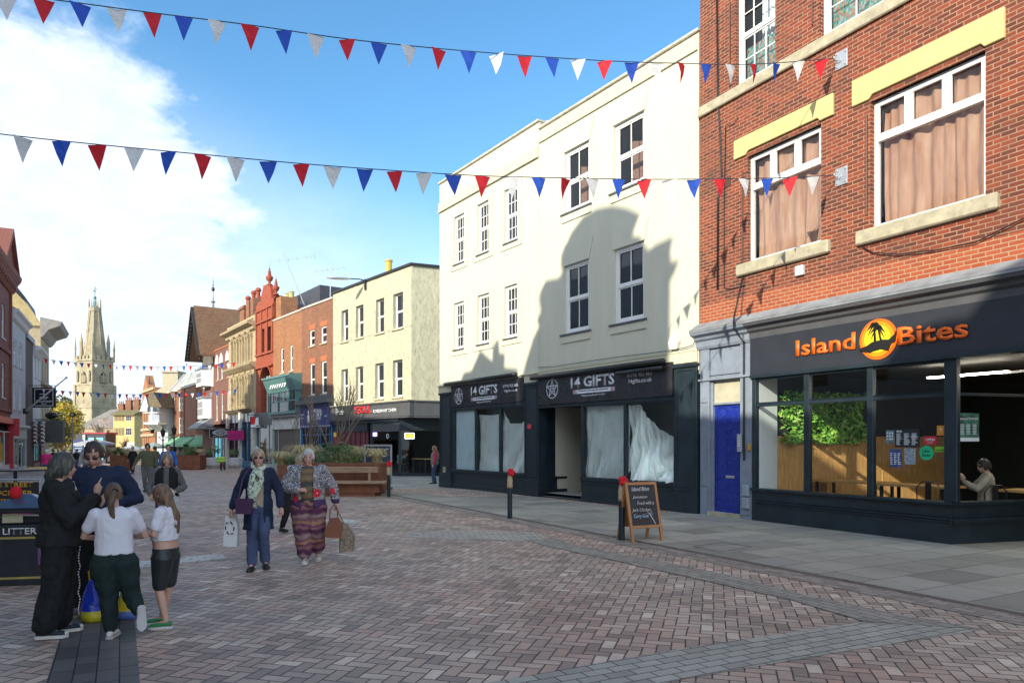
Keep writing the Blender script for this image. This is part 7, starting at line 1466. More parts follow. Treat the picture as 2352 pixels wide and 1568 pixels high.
    lip = pm('lip_colour', (.42, .16, .13), rough=.5, var=.05, bump=0); me.materials.clear(); o = obj_('body', me, [skin, lip, hair], T); iR = Rm.inverted()
    for p in me.polygons:
        q = iR @ (p.center - hc) / (s * hs)
        if abs(q.x) < .024 and abs(q.z + .062) < .008 and q.y < -.08: p.material_index = 1
        elif brow and .014 < abs(q.x) < .042 and abs(q.z - .026 - .1 * abs(abs(q.x) - .028)) < .004 and q.y < -.06: p.material_index = 2
    dk = pm('eye_dark', (.03, .022, .018), rough=.2, bump=0)
    if glasses:
        k = MB()
        for q in (-1, 1): k.ball(HL(q * .031, -.094, .004), .027 * s, .009 * s, .019 * s, 12, 7, Rm)
        k.bar(HL(-.06, -.09, .012), HL(.06, -.09, .012), .006 * s, .006 * s)
        for q in (-1, 1): k.bar(HL(q * .06, -.088, .012), HL(q * .08, .01, .012), .005 * s, .006 * s)
        k.build('glasses', glasses, T)
    else:
        for q in (-1, 1): k = MB(); k.ball(HL(q * .031, -.086, .004), .013 * s, .007 * s, .0065 * s, 8, 6, Rm); k.build('eye', dk, T)
    # hair
    k = MB(); nu, nv = 28, 16; g = []; thick = 1.13 if hair_kind != 'crop' else 1.11
    for j in range(nv + 1):
        ph = math.pi * .93 * j / nv; row = []
        for i in range(nu):
            t = 2 * math.pi * i / nu; st = thick * (1 + .035 * math.sin(t * 9 + j * .6) * math.sin(ph) + .03 * noise.noise(V((t * 3, ph * 2, h)))); row.append(V((.080 * st * math.sin(ph) * math.cos(t), .100 * st * math.sin(ph) * math.sin(t) + .004, .120 * st * math.cos(ph))))
        g.append(row)
    for j in range(nv):
        for i in range(nu):
            a, b, c_, d_ = g[j][i], g[j][(i + 1) % nu], g[j + 1][(i + 1) % nu], g[j + 1][i]; m = (a + b + c_ + d_) / 4
            lim = .034 if hair_kind == 'fringe' else .07 if hair_kind == 'crop' else .052 + .02 * math.sin(m.x * 60)
            if m.y < -.045 and m.z < lim and abs(m.x) < .062: continue
            if m.y < -.01 and m.z < (-.01 if hair_kind in ('short', 'crop', 'tail') else -.07) and hair_kind != 'x': continue
            if m.z < (-.05 if hair_kind in ('crop', 'tail') else -.085 if hair_kind == 'short' else -.12): continue
            k.quad(*[HL(*q) for q in (a, d_, c_, b)])
    if hair_kind in ('long', 'fringe'):
        L_ = {'long': .44, 'fringe': .16}[hair_kind]; rings = []
        for j in range(12):
            v = j / 11; ring_ = []
            for i in range(22):
                t = 2 * math.pi * i / 22; rx = (.088 + .02 * math.sin(v * 3)) * (1 - .35 * v * v); ry = (.06) * (1 - .3 * v); rr = 1 + .12 * math.sin(t * 7 + v * 5) + .06 * math.sin(t * 13 + v * 9)
                ring_.append(HL(0, 0, 0) + Rm @ V((0, .035, .02)) * s + V((rx * rr * math.cos(t), ry * rr * math.sin(t) + (.125 if hair_kind == 'long' else .06) * min(v * 1.8, 1), -(L_ + .05) * v)) * s)
            rings.append(ring_)
        k.loft(rings)
    if hair_kind == 'tail':
        b0 = HL(0, .10, .035); pts = [HL(0, .08, .04), b0, b0 + V((.012, .045, -.05)) * s, b0 + V((.035, .06, -.15)) * s, b0 + V((.02, .055, -.26)) * s, b0 + V((-.02, .04, -.36)) * s]
        k.limb(pts, [.022 * s, .024 * s, .034 * s, .036 * s, .026 * s, .008 * s], 10, 3)
    ho = k.build('hair', hair, T, smooth=True)
    # clothes
    def sleeves(mb, r, L_, rr=None):
        for sd in (-1, 1):
            sh, E, Wr = J[sd]; sh = sh + V((-sd * .02, 0, 0)) * s
            if L_ == 'long': mb.limb([sh, E, E.lerp(Wr, .86)], [.058 * s * wide + r, .050 * s + r, (.036 * s + r) if not rr else rr], 10, 3)
            elif L_ == 'short': mb.limb([sh, sh.lerp(E, .62)], [.058 * s * wide + r, .058 * s + r], 10, 3)
    if bot:
        k = MB(); torso(k, .012, .80, bot.get('waist', .97)); r0, r1, r2 = bot.get('r', (.1, .075, .06)); f = bot.get('len', .95)
        for sd in (-1, 1):
            hp, K, A, _ = J[sd * 2]; 
            if f > .5: k.limb([hp, K, K.lerp(A, (f - .5) * 2)], [r0 * s * wide, r1 * s, r2 * s], 12, 4)
            else: k.limb([hp, hp.lerp(K, f * 2)], [r0 * s * wide, r1 * s], 12, 4)
        obj_('trousers' if f > .5 else 'shorts', vox(k, voxel * s, 2, bot.get('fold', .007), 10, .8, h), bot['m'], T)
    if top:
        k = MB(); torso(k, top.get('g', .016), top.get('hem', .93), 1.46, top.get('flare', 0)); sleeves(k, top.get('sg', .008), top.get('sl', 'long')); obj_(top.get('n', 'jumper'), vox(k, voxel * s, 2, top.get('fold', .006), 11, 1, h + 1), top['m'], T)
    if coat:        # open fronted coat
        k = MB(); torso(k, coat.get('g', .03), coat.get('hem', .9), 1.46, coat.get('flare', .05)); 
        if coat.get('hem', .9) < .8: z0 = coat['hem']; k.loft([ring(z, .155 * wide + .035 + .05 * (.86 - z), .115 * wide + .035 + .04 * (.86 - z)) for z in (z0, (z0 + .86) / 2, .88)])
        if coat.get('sl', 1): sleeves(k, coat.get('sg', .018), 'long', coat.get('cuff'))
        me = vox(k, voxel * s, 2, coat.get('fold', .008), 10, .8, h + 2); bm = bmesh.new(); bm.from_mesh(me); gap = coat.get('gap', .06) * s
        dl_ = [v for v in bm.verts if abs(v.co.x - tilt(1.2).x * s) < gap * (1 if v.co.z > coat.get('join', 0) * s else .3) and v.co.y < -.05 * s + tilt(v.co.z / s).y * s and v.co.z < 1.5 * s and min((v.co - J[q][i]).length for q in (-1, 1) for i in (1, 2)) > .09 * s]; bmesh.ops.delete(bm, geom=dl_, context='VERTS'); bm.to_mesh(me); bm.free()
        co = obj_(coat.get('n', 'coat'), me, coat['m'], T); sd_ = co.modifiers.new('s', 'SOLIDIFY'); sd_.thickness = .012 * s
    if shoes:
        for sd in (-1, 1):
            _, K, A, fd = J[sd * 2]; up = V((0, 0, 1)) if abs(fd.z) < .6 else (K - A).normalized() if abs(((K - A).normalized()).dot(fd)) < .9 else V((0, -1, 0))
            sdv = fd.cross(up).normalized(); up = sdv.cross(fd).normalized(); c0 = A - up * .075 * s; hi = shoes.get('hi', 0); k = MB()
            P_ = lambda f, u, x=0: c0 + fd * f * s + up * u * s + sdv * x * s
            rg = [[P_(f, .018 + hh * (.5 + .5 * math.sin(t)), ww * math.cos(t)) for t in [2 * math.pi * i / 12 for i in range(12)]] for f, ww, hh in ((-.068, .012, .03), (-.06, .03, .06), (-.02, .037, .078), (.03, .036, .07), (.09, .044, .052), (.14, .045, .042), (.175, .034, .035), (.192, .012, .02))]; k.loft(rg)
            if hi: k.limb([A - up * .02 * s, A + up * hi * s], [.046 * s, .047 * s], 10, 2)
            sh_ = obj_('shoe', vox(k, .008, 1), shoes['m'], T)
            k = MB(); k.loft([[P_(f * 1.0, u, x) for f, x in [(-.075, -.02), (-.055, -.04), (.02, -.04), (.1, -.05), (.16, -.045), (.195, -.02), (.2, .01), (.17, .045), (.1, .05), (.02, .04), (-.055, .04), (-.075, .02)]] for u in (-.003, .026)]); k.build('sole', shoes['sole'], sh_)
            if shoes.get('lace'):
                k = MB()
                for i in range(5): k.bar(P_(.045 + i * .02, .075 - i * .006, -.024), P_(.05 + i * .02, .077 - i * .006, .024), .006 * s, .006 * s)
                k.ball(P_(.175, .035), .03 * s, .03 * s, .02 * s, 8, 6); k.build('lace', shoes['sole'], sh_)
    return T, dict(s=s, HL=HL, J=J, S=S, Rm=Rm, tilt=tilt)
def skinm(n, c): 
    m = pm(n, c, rough=.5, var=.08, scale=9, bump=.08, bscale=90); m.node_tree.nodes['Principled BSDF'].inputs['Subsurface Weight'].default_value = .08; return m
def hairm(n, c, c2=None): return pm(n, c, rough=.45, var=.4, scale=14, bump=.8, bscale=30, stretch=(3, 3, .35), col2=c2)
def cloth(n, c, var=.15, sc_=6, bump=.3, b=90, **k): return pm(n, c, rough=.9, var=var, scale=sc_, bump=bump, bscale=b, spec=.25, **k)
sk1, sk2, sk3 = skinm('skin_fair', (.56, .34, .25)), skinm('skin_pink', (.58, .33, .26)), skinm('skin_tan', (.38, .22, .15))
blk_ = cloth('black_cloth', (.018, .020, .022)); dkgreen = cloth('dark_green_cloth', (.016, .030, .030)); navy_ = cloth('navy_cloth', (.018, .028, .06)); whitet = cloth('white_cotton', (.68, .68, .74), var=.04); jean = cloth('blue_denim', (.065, .09, .17), var=.35, sc_=3); grey_ = cloth('grey_cloth', (.12, .12, .12)); olive_ = cloth('olive_knit', (.10, .105, .06)); rubw = pm('rubber_white', (.62, .60, .56), rough=.6, var=.06); soleg = pm('sole_grey', (.4, .4, .38), rough=.7); blkshoe = pm('black_leather', (.02, .02, .022), rough=.35); yawR, yawL = R(90), R(-90)
def at_(x, y, dx=0): g = G(x, y); return (g.x + dx, g.y, g.z)
relax = lambda sd, f=0, out=.03: ((sd * (.24 + out), .03 - f * .5, 1.12), (sd * (.26 + out), -.04 - f, .88))
# woman in black
T, I = person('woman in loose black clothes and high top trainers raising one palm', at_(136, 1459), R(112), 1.60, sk1, hairm('hair_dark_streaked', (.015, .017, .015), (.10, .105, .09)), {1: ((.30, -.06, 1.12), (.20, -.30, 1.17), (0, -.3, 1), (-.2, -1, .1), .25), -1: ((-.22, -.14, 1.08), (-.10, -.32, 1.30), (0, -.12, 1), (0, -1, .1), .15)}, {1: ((.09, -.02, .46), (.09, .02, .09), (.15, -1, 0)), -1: ((-.1, .02, .46), (-.11, .10, .09), (-.1, -1, 0))},
    top=dict(m=blk_, g=.045, hem=.84, flare=.10, sg=.035, fold=.014), bot=dict(m=cloth('black_wide_trousers', (.016, .018, .02), var=.4, sc_=20), r=(.12, .112, .115), len=.93, fold=.012), shoes=dict(m=pm('canvas_navy', (.015, .025, .045), rough=.7), sole=rubw, hi=.05, lace=1), head=(R(10), R(8), 0), hair_kind='fringe', wide=1.08, voxel=.012)
k = MB(); s = I['s']; k.tube([I['S'](-.02, -.14, 1.36), I['S'](.08, -.10, 1.43), I['S'](.13, .06, 1.42), I['S'](.17, .17, 1.30), I['S'](.19, .19, 1.1), I['S'](.20, .13, .92)], .010, 6); k.build('bag_strap', pm('strap_grey', (.35, .34, .31), rough=.6), T)
k = MB(); r = random.Random(4)
for i in range(26): z = .84 - i * .026; k.prism([(-.02, z - .012), (.03 * r.random(), z), (.045 * r.random() + .01, z + .02), (-.02, z + .012)], -.155 * s - .012, -.152 * s - .008) if 0 else k.ball(((.04 + .012 * math.sin(i * 1.7)) * s, (-.155 - .006 * math.sin(i)) * s, z * s), .014 + .012 * r.random(), .006, .010, 6, 5)
k.build('flame_print', whitet, T)
k = MB(); _, E, Wr = I['J'][-1]; k.lathe([(.034, 0), (.038, .02), (.034, .04)], Wr - V((0, 0, .03)), 12); k.build('wrist_tattoo_cuff', pm('watch_band', (.05, .05, .05)), T)
# man in navy sweatshirt
T, I = person('heavy man in navy sweatshirt and glasses looking down at his hands', at_(226, 1408), R(20), 1.72, sk2, hairm('hair_dark_brown', (.035, .025, .02)), {1: ((.36, -.10, 1.12), (.07, -.34, 1.08), (-1, -.2, .1), (0, -.3, -1), .7), -1: ((-.33, -.10, 1.10), (-.09, -.36, 1.10), (1, -.2, .1), (0, -.3, -1), .7)}, {-1: ((-.12, -.02, .47), (-.14, .02, .08), (-.35, -1, 0))},
    top=dict(m=navy_, g=.03, hem=.88, sg=.018, fold=.010), bot=dict(m=blk_, r=(.12, .095, .085), len=.96, fold=.01), shoes=dict(m=pm('shoe_grey', (.16, .16, .16)), sole=soleg), head=(R(-8), R(26), 0), wide=1.22, belly=1.2, lean=(0, .08), hair_kind='crop', glasses=pm('tinted_glasses', (.08, .03, .03), rough=.2), voxel=.013)
# girl with ponytail, back to the camera
tee = dict(m=whitet, g=.012, hem=.93, sl='short', sg=.006, fold=.004)
T, I = person('girl with brown ponytail, white T-shirt and dark joggers, back turned, one foot lifted', at_(262, 1466), R(204), 1.34, sk1, hairm('hair_brown', (.05, .03, .02), (.17, .11, .07)), {1: ((.30, -.10, 1.12), (.14, -.26, 1.08), (-1, -.2, .2)), -1: ((-.30, -.10, 1.10), (-.16, -.26, 1.08), (1, -.2, .2))}, {1: ((.06, -.02, .47), (.03, .0, .09), (-.25, -1, 0)), -1: ((-.17, -.05, .46), (-.27, .30, .33), (0, .20, -1))},
    top=tee, bot=dict(m=dkgreen, r=(.13, .10, .075), len=.93, fold=.012), shoes=dict(m=rubw, sole=pm('clog_sole', (.45, .45, .43))), head=(R(14), R(10), 0), wide=1.14, belly=1.15, hair_kind='tail', voxel=.012)
k = MB(); k.ball(I['HL'](0, .105, .03), .026, .022, .022, 10, 7); k.build('hair_tie', blk_, T)
# girl with long hair, green clogs
T, I = person('girl with long light brown hair, cropped white T-shirt, black shorts and green clogs', at_(381, 1438), R(-86), 1.31, sk1, hairm('hair_light_brown', (.09, .052, .03), (.26, .16, .095)), {1: ((.23, -.04, 1.12), (.12, -.22, 1.16), (-1, -.5, .3)), -1: ((-.27, -.02, 1.08), (-.18, -.24, 1.10), (.5, -1, .4))}, {1: ((.09, -.04, .47), (.09, .04, .08), (.2, -1, 0)), -1: ((-.1, -.0, .47), (-.13, -.10, .08), (.25, -1, 0))},
    top=dict(m=whitet, g=.02, hem=1.03, sl='short', sg=.012, fold=.008), bot=dict(m=pm('black_lycra', (.02, .028, .032), rough=.45), r=(.118, .085, .08), len=.44, waist=1.0, fold=.002), shoes=dict(m=pm('clog_green', (.03, .22, .07), rough=.55), sole=rubw), head=(R(-12), R(20), 0), wide=1.12, belly=1.15, hair_kind='long', hs=1.05)
# shopping bags at the man's feet
def sack(nm, label, at, w, h, d, cols, seed):
    T = thing('shopping_bag', label, 'bag', at, R(seed * 20)); k = MB(); r = random.Random(seed); rings = []
    for j in range(9):
        v = j / 8; sc2 = (1.0 - .55 * v ** 1.6) if v < .95 else .35; rings.append([V((w / 2 * sc2 * math.cos(t) * (1 + .12 * math.sin(t * 5 + j)), d / 2 * sc2 * math.sin(t) * (1 + .12 * math.cos(t * 4 + j)), h * v + .01)) for t in [2 * math.pi * i / 20 for i in range(20)]])
    k.loft(rings); 
    for i, f in enumerate(k.f): k.m[i] = 1 if sum(k.v[q][2] for q in f) / len(f) < h * .24 else 0
    k.build('sack', cols, T, smooth=True); k = MB(); k.tube([(-.04, 0, h), (-.05, 0, h + .09), (0, 0, h + .13), (.04, .01, h + .08), (.03, 0, h)], .007, 6); k.build('handle', cols[1], T); return T
bb, by = pm('bag_blue', (.01, .05, .55), rough=.3, var=.2, scale=8, bump=.9, bscale=12), pm('bag_yellow', (.62, .52, .02), rough=.35, var=.15, bump=.6, bscale=12)
sack('', 'blue plastic carrier bag with yellow base between the woman in black and the ponytail girl', at_(217, 1424), .24, .38, .22, [bb, by], 1)
sack('', 'yellow and blue carrier bag half hidden behind the ponytail girl', at_(300, 1418), .26, .30, .2, [by, pm('bag_pale_blue', (.12, .2, .55), rough=.35)], 2)
# woman with scarf and sunglasses
scarf = new('scarf_print')[0]; nt = scarf.node_tree; b_ = nt.nodes['Principled BSDF']; n1 = nd(nt, 'ShaderNodeTexNoise', i0=objc(nt), Scale=22, Detail=3, Distortion=1.2); lk(nt, ramp(nt, n1.outputs[0], [(.40, (.05, .08, .10)), (.46, (.46, .55, .42)), (.7, (.62, .68, .54))]), b_.inputs[0]); b_.inputs['Roughness'].default_value = .9
beige = cloth('beige_knit', (.36, .30, .22))
T, I = person('woman in long navy cardigan, pale green scarf and sunglasses walking with a white shopping bag', at_(594, 1304), R(15), 1.60, sk2, hairm('hair_blond', (.34, .26, .15), (.52, .44, .30)), {1: ((.28, .02, 1.10), (.31, -.08, .87), (.1, -.2, -1), (-1, 0, 0), .8), -1: ((-.29, .04, 1.10), (-.36, -.02, .86), (-.1, 0, -1), (1, 0, 0), 1.1)}, {1: ((.08, -.12, .47), (.09, -.02, .09), (.2, -1, 0)), -1: ((-.08, -.04, .46), (-.08, -.16, .08), (-.1, -1, 0))},
    top=dict(m=beige, g=.016, hem=.86, fold=.004), bot=dict(m=jean, r=(.10, .078, .075), len=.95, fold=.008), coat=dict(m=navy_, hem=.56, g=.032, gap=.075, flare=.05, n='cardigan'), shoes=dict(m=blkshoe, sole=blkshoe), head=(R(3), 0, 0), hair_kind='short', glasses=pm('sunglass_black', (.01, .01, .01), rough=.1), wide=1.04)
k = MB(); s = I['s']; S = I['S']
k.limb([S(-.075, .05, 1.46), S(-.085, -.04, 1.46), S(-.03, -.09, 1.43), S(.05, -.09, 1.42), S(.09, -.03, 1.46), S(.06, .06, 1.47), S(-.05, .07, 1.46)], [.03 * s] * 7, 8, 2); k.limb([S(-.02, -.12, 1.42), S(-.07, -.165, 1.30), S(-.09, -.175, 1.12), S(-.06, -.17, .92)], [.04 * s, .05 * s, .058 * s, .05 * s], 8, 3); k.limb([S(.02, -.12, 1.42), S(.05, -.16, 1.28), S(-.0, -.18, 1.14), S(-.05, -.185, 1.02)], [.035 * s, .042 * s, .045 * s, .03 * s], 8, 3)
me = vox(k, .011, 2, .008, 14, .6); obj_('scarf', me, scarf, T)
def bagbox(nm, label, loc, rot, pts, t, mat, hnd=None, parent=None, extra=None):
    T2 = thing(nm, label, 'bag', loc, rot); k = MB(); n = len(pts); rings = [[V((x * (1 - .1 * abs(v)), v * t / 2, z)) for x, z in pts] for v in (-1, -.5, .5, 1)]; k.loft(rings); o = k.build('bag_body', mat, T2, smooth=False); fixn(o)
    if hnd: k = MB(); k.tube([V(q) for q in hnd], .009, 6); k.build('handle', mat if not extra else extra, T2)
    return T2, o
wl = V(T.location); wr = I['J'][-1][2]
T2, o = bagbox('shopping_bag', 'white carrier bag with a dashed square print held by the scarf woman', (wl.x + wr.x - .02, wl.y + wr.y, wl.z + wr.z - .50), R(8), [(-.10, 0), (.09, -.01), (.10, .25), (.05, .46), (-.07, .40), (-.10, .1)], .13, pm('bag_white_plastic', (.66, .68, .69), rough=.4, var=.05, bump=.6, bscale=10), [(-.05, 0, .38), (0, 0, .47), (.05, 0, .42)])
k = MB(); 
for a, b in zip([(-.06, .30), (.0, .33), (.05, .26), (.04, .17), (-.02, .16), (-.06, .22)], [(-.0, .33), (.05, .26), (.04, .17), (-.02, .16), (-.06, .22), (-.06, .30)]): k.bar((a[0], -.072, a[1]), (a[0] * .4 + b[0] * .6, -.072, a[1] * .4 + b[1] * .6), .014, .006, up=(0, 1, 0))
k.build('dashed_print', blkshoe, o)
T2, o = bagbox('handbag', 'small purple shoulder bag on the hip of the scarf woman', (wl.x - .10, wl.y - .26, wl.z + .76), R(-8), [(-.11, 0), (.11, 0), (.12, .2), (-.12, .2)], .08, pm('bag_purple', (.07, .03, .08), rough=.5, var=.3), [(-.08, 0, .2), (-.07, .09, .45), (.0, .17, .63)])
# old woman with patterned jacket
jk = new('squiggle_jacket')[0]; nt = jk.node_tree; b_ = nt.nodes['Principled BSDF']; oc = objc(nt); n1 = nd(nt, 'ShaderNodeTexNoise', i0=oc, Scale=30, Detail=1, Distortion=2.2); sq = ramp(nt, n1.outputs[0], [(.44, (.02, .02, .035)), (.47, (.66, .64, .66)), (.53, (.66, .64, .66)), (.56, (.02, .02, .035))])
sz = nd(nt, 'ShaderNodeSeparateXYZ', i0=oc); zb = M(nt, 'LESS_THAN', M(nt, 'ADD', sz.outputs[2], M(nt, 'MULTIPLY', n1.outputs[0], .06)), .93); c = mixc(nt, zb, sq, (.07, .03, .10))
for p, rr in (((.14, -.17, .99), .055), ((.33, -.10, 1.02), .05), ((-.17, -.17, .92), .05), ((-.26, -.1, .98), .045)):
    dv = nd(nt, 'ShaderNodeVectorMath', operation='DISTANCE', i0=oc, i1=p); w2 = M(nt, 'ADD', dv.outputs[1], M(nt, 'MULTIPLY', n1.outputs[0], .03)); c = mixc(nt, M(nt, 'LESS_THAN', w2, rr + .02), c, (.55, .02, .03)); c = mixc(nt, M(nt, 'LESS_THAN', dv.outputs[1], .013), c, (.6, .55, .5))
lk(nt, c, b_.inputs[0]); b_.inputs['Roughness'].default_value = .85
def stripes(n, cols, f, dist=.6, axis=2):
    m = new(n)[0]; nt = m.node_tree; b = nt.nodes['Principled BSDF']; oc = objc(nt); nn_ = nd(nt, 'ShaderNodeTexNoise', i0=oc, Scale=6, Detail=2); z = nd(nt, 'ShaderNodeSeparateXYZ', i0=oc).outputs[axis]
    lk(nt, ramp(nt, M(nt, 'FRACT', M(nt, 'ADD', M(nt, 'MULTIPLY', z, f), M(nt, 'MULTIPLY', nn_.outputs[0], dist))), [(i / len(cols), k_) for i, k_ in enumerate(cols)]), b.inputs[0]); b.inputs['Roughness'].default_value = .9; return m
tr_m = stripes('striped_trousers', [(.10, .03, .07), (.28, .12, .12), (.10, .03, .08), (.38, .20, .12), (.14, .05, .08), (.32, .22, .20), (.08, .02, .06)], 3.6); sw = stripes('fairisle_jumper', [(.16, .09, .05), (.24, .17, .08), (.12, .07, .05), (.22, .14, .07), (.06, .06, .06)], 4.2, .3)
T, I = person('white haired woman in patterned jacket and striped baggy trousers', at_(708, 1291), R(10), 1.60, sk2, hairm('hair_white', (.50, .50, .48), (.74, .74, .72)), {1: ((.36, .02, 1.12), (.41, -.06, .90), (.1, -.1, -1), (-1, 0, 0), 1.2), -1: ((-.34, -.04, 1.14), (-.12, -.26, 1.10), (1, -.1, .1), (0, .6, -1), 1.0)}, {1: ((.12, -.06, .46), (.13, .16, .16), (.1, -1, -.5)), -1: ((-.07, -.06, .46), (-.03, -.10, .09), (.0, -1, 0))},
    top=dict(m=sw, g=.016, hem=.88, fold=.005), bot=dict(m=tr_m, r=(.14, .135, .115), len=.90, fold=.014), coat=dict(m=jk, hem=.78, g=.05, gap=.085, flare=.10, sg=.036, n='jacket', fold=.010, cuff=.06), shoes=dict(m=pm('trainer_beige', (.38, .35, .28), rough=.7, var=.3, scale=20), sole=rubw, lace=1), head=(R(-4), R(4), R(3)), hair_kind='short', wide=1.22, belly=1.15)
wl = V(T.location); wr = I['J'][1][2]; brn = pm('bag_brown_leather', (.20, .07, .035), rough=.45, var=.25)
bagbox('handbag', 'brown leather handbag carried by the white haired woman', (wl.x + wr.x + .0, wl.y + wr.y - .03, wl.z + wr.z - .49), R(10), [(-.13, .02), (.10, 0), (.13, .2), (.06, .29), (-.06, .28), (-.14, .1)], .12, brn, [(-.06, 0, .27), (-.05, 0, .40), (.0, 0, .47), (.05, 0, .40), (.05, 0, .27)])
bagbox('handbag', 'dark snake print bag hanging behind the brown leather one', (wl.x + wr.x + .15, wl.y + wr.y + .06, wl.z + wr.z - .70), R(16), [(-.10, .0), (.12, .03), (.13, .22), (.02, .40), (-.10, .34)], .10, pm('bag_snake', (.06, .045, .035), rough=.5, var=.3, scale=26, col2=(.36, .27, .18)), [(-.02, 0, .38), (-.12, 0, .6), (-.14, 0, .68)])
# middle distance
def walker(label, px, py, h, yaw, skin, hair, topm, botm, d=None, st=.12, hk='short', wide=1.0, coatm=None, shoesm=None, arms=None, vx=.02, lean=(0, 0), head=(0, 0, 0), hipz=.88, legs=None, group=None, hem=.9, bel=1.0):
    if d: p = W(px, HZ, d); at = (p.x, d, zg(d))
    else: at = at_(px, py)
    return person(label, at, R(yaw), h, skin, hair, arms or {1: relax(1, st * .6), -1: relax(-1, -st * .4)}, legs or {1: ((.09, -.06 - st * .4, .47), (.09, -st, .08), (.1, -1, 0)), -1: ((-.09, -.04, .47), (-.09, st, .10), (-.1, -1, 0))}, top=dict(m=topm, g=.022, hem=hem, fold=.006, sg=.012), bot=dict(m=botm, fold=.006), coat=dict(m=coatm, sl=0, g=.04, hem=.88, gap=.04) if coatm else None, shoes=dict(m=shoesm or blkshoe, sole=shoesm or blkshoe), wide=wide, belly=bel, hair_kind=hk, voxel=vx, lean=lean, head=head, hipz=hipz, group=group)
hb, hblk = MATS['hair_dark_brown'], hairm('hair_black', (.012, .012, .014)); hgr = hairm('hair_grey', (.16, .13, .11), (.34, .30, .27)); hgin = hairm('hair_ginger', (.30, .13, .05), (.45, .24, .10)); red_ = cloth('red_pink_cloth', (.55, .05, .10)); blu_ = cloth('bright_blue_cloth', (.03, .12, .42))
walker('man in olive jumper and dark trousers walking towards the camera with a phone', 339, 1130, 1.66, 20, sk3, hblk, olive_, grey_, wide=1.18, vx=.018, bel=1.1, arms={1: relax(1), -1: ((-.34, .02, 1.12), (-.42, -.10, .92))})
T, I = walker('woman with grey hair, grey blouse and black padded gilet walking behind the long haired girl', 383, 0, 1.54, 22, sk1, hgr, grey_, jean, d=11.2, hk='fringe', coatm=blk_, vx=.013, arms={1: ((.27, -.02, 1.10), (.14, -.28, 1.04)), -1: ((-.28, 0, 1.10), (-.22, -.22, .98))})
wl = V(T.location); bagbox('tote_bag', 'pale patterned tote bag held by the woman in the gilet', (wl.x + .20, wl.y - .28, wl.z + .50), 0, [(-.1, 0), (.12, 0), (.12, .38), (-.1, .38)], .08, pm('tote_pale', (.5, .55, .55), rough=.8, var=.3, scale=20), [(-.05, 0, .38), (0, 0, .5), (.06, 0, .38)])
walker('young man in bright blue jacket behind the woman in the gilet', 386, 0, 1.62, 24, sk1, hb, blu_, grey_, d=26, wide=1.1)
walker('ginger haired woman in red top and striped gilet standing outside the Korean kitchen', 998, 1111, 1.62, -80, sk1, hgin, red_, jean, hk='long', st=.05, coatm=stripes('gilet_stripe', [(.10, .09, .09), (.26, .22, .21)], 12, .1), wide=1.12, bel=1.1, vx=.016)
walker('blonde person in pink jacket seen from behind by the left terrace tables', 108, 0, 1.5, 175, sk1, MATS['hair_white'], cloth('pink_cloth', (.58, .03, .16)), jean, d=34, hk='short', wide=1.3)
walker('girl with blond ponytail and white top bending over behind the white haired woman', 664, 0, 1.50, 60, sk1, MATS['hair_blond'], whitet, blk_, d=13.6, hk='tail', lean=(0, .26), head=(0, R(35), 0), vx=.014, arms={1: ((.16, -.34, 1.10), (.06, -.46, .92)), -1: ((-.16, -.32, 1.08), (-.06, -.46, .90))})
walker('person in dark coat with tan bag walking away near the blue arched front', 590, 0, 1.66, 200, sk1, MATS['hair_white'], navy_, blk_, d=38, vx=.03)
walker('person in dark clothes and yellow scarf beside the pink board', 480, 0, 1.72, 10, sk1, hblk, blk_, blk_, d=68, vx=.04)
walker('man in pale camouflage jacket behind the heavy man', 204, 0, 1.72, 26, sk3, hb, cloth('pale_camo', (.26, .26, .24), var=.5, sc_=9), grey_, d=27, vx=.03, wide=1.1)
walker('man in dark green coat beyond the olive jumper man', 356, 0, 1.7, 190, sk1, hb, olive_, blk_, d=40, vx=.035)
walker('tall thin person in black before the parasols', 305, 0, 1.74, 5, sk1, hgr, blk_, blk_, d=46, vx=.035)
for i, (x, d, y_, m1, m2, lab) in enumerate(((122, 52, 160, blk_, grey_, 'person in black beside the pink jacket'), (134, 66, 20, grey_, blk_, 'person in grey coat far down the left side'), (147, 58, 170, navy_, jean, 'person in navy walking away on the left side'), (163, 72, 0, red_, blk_, 'small distant person in red top'), (176, 50, 10, blk_, jean, 'person in black top and jeans left of the kiosk'), (284, 60, 0, olive_, blk_, 'person in khaki beside the brown planter'), (330, 78, 180, whitet, jean, 'small distant person in white before the corner shop'), (420, 70, 20, grey_, blk_, 'small distant person in grey before the green awnings'))):
    walker(lab, x, 0, 1.62 + .03 * (i % 4), y_, sk1, (hb, hblk, hgr)[i % 3], m1, m2, d=d, vx=.045, group='distant pedestrians')
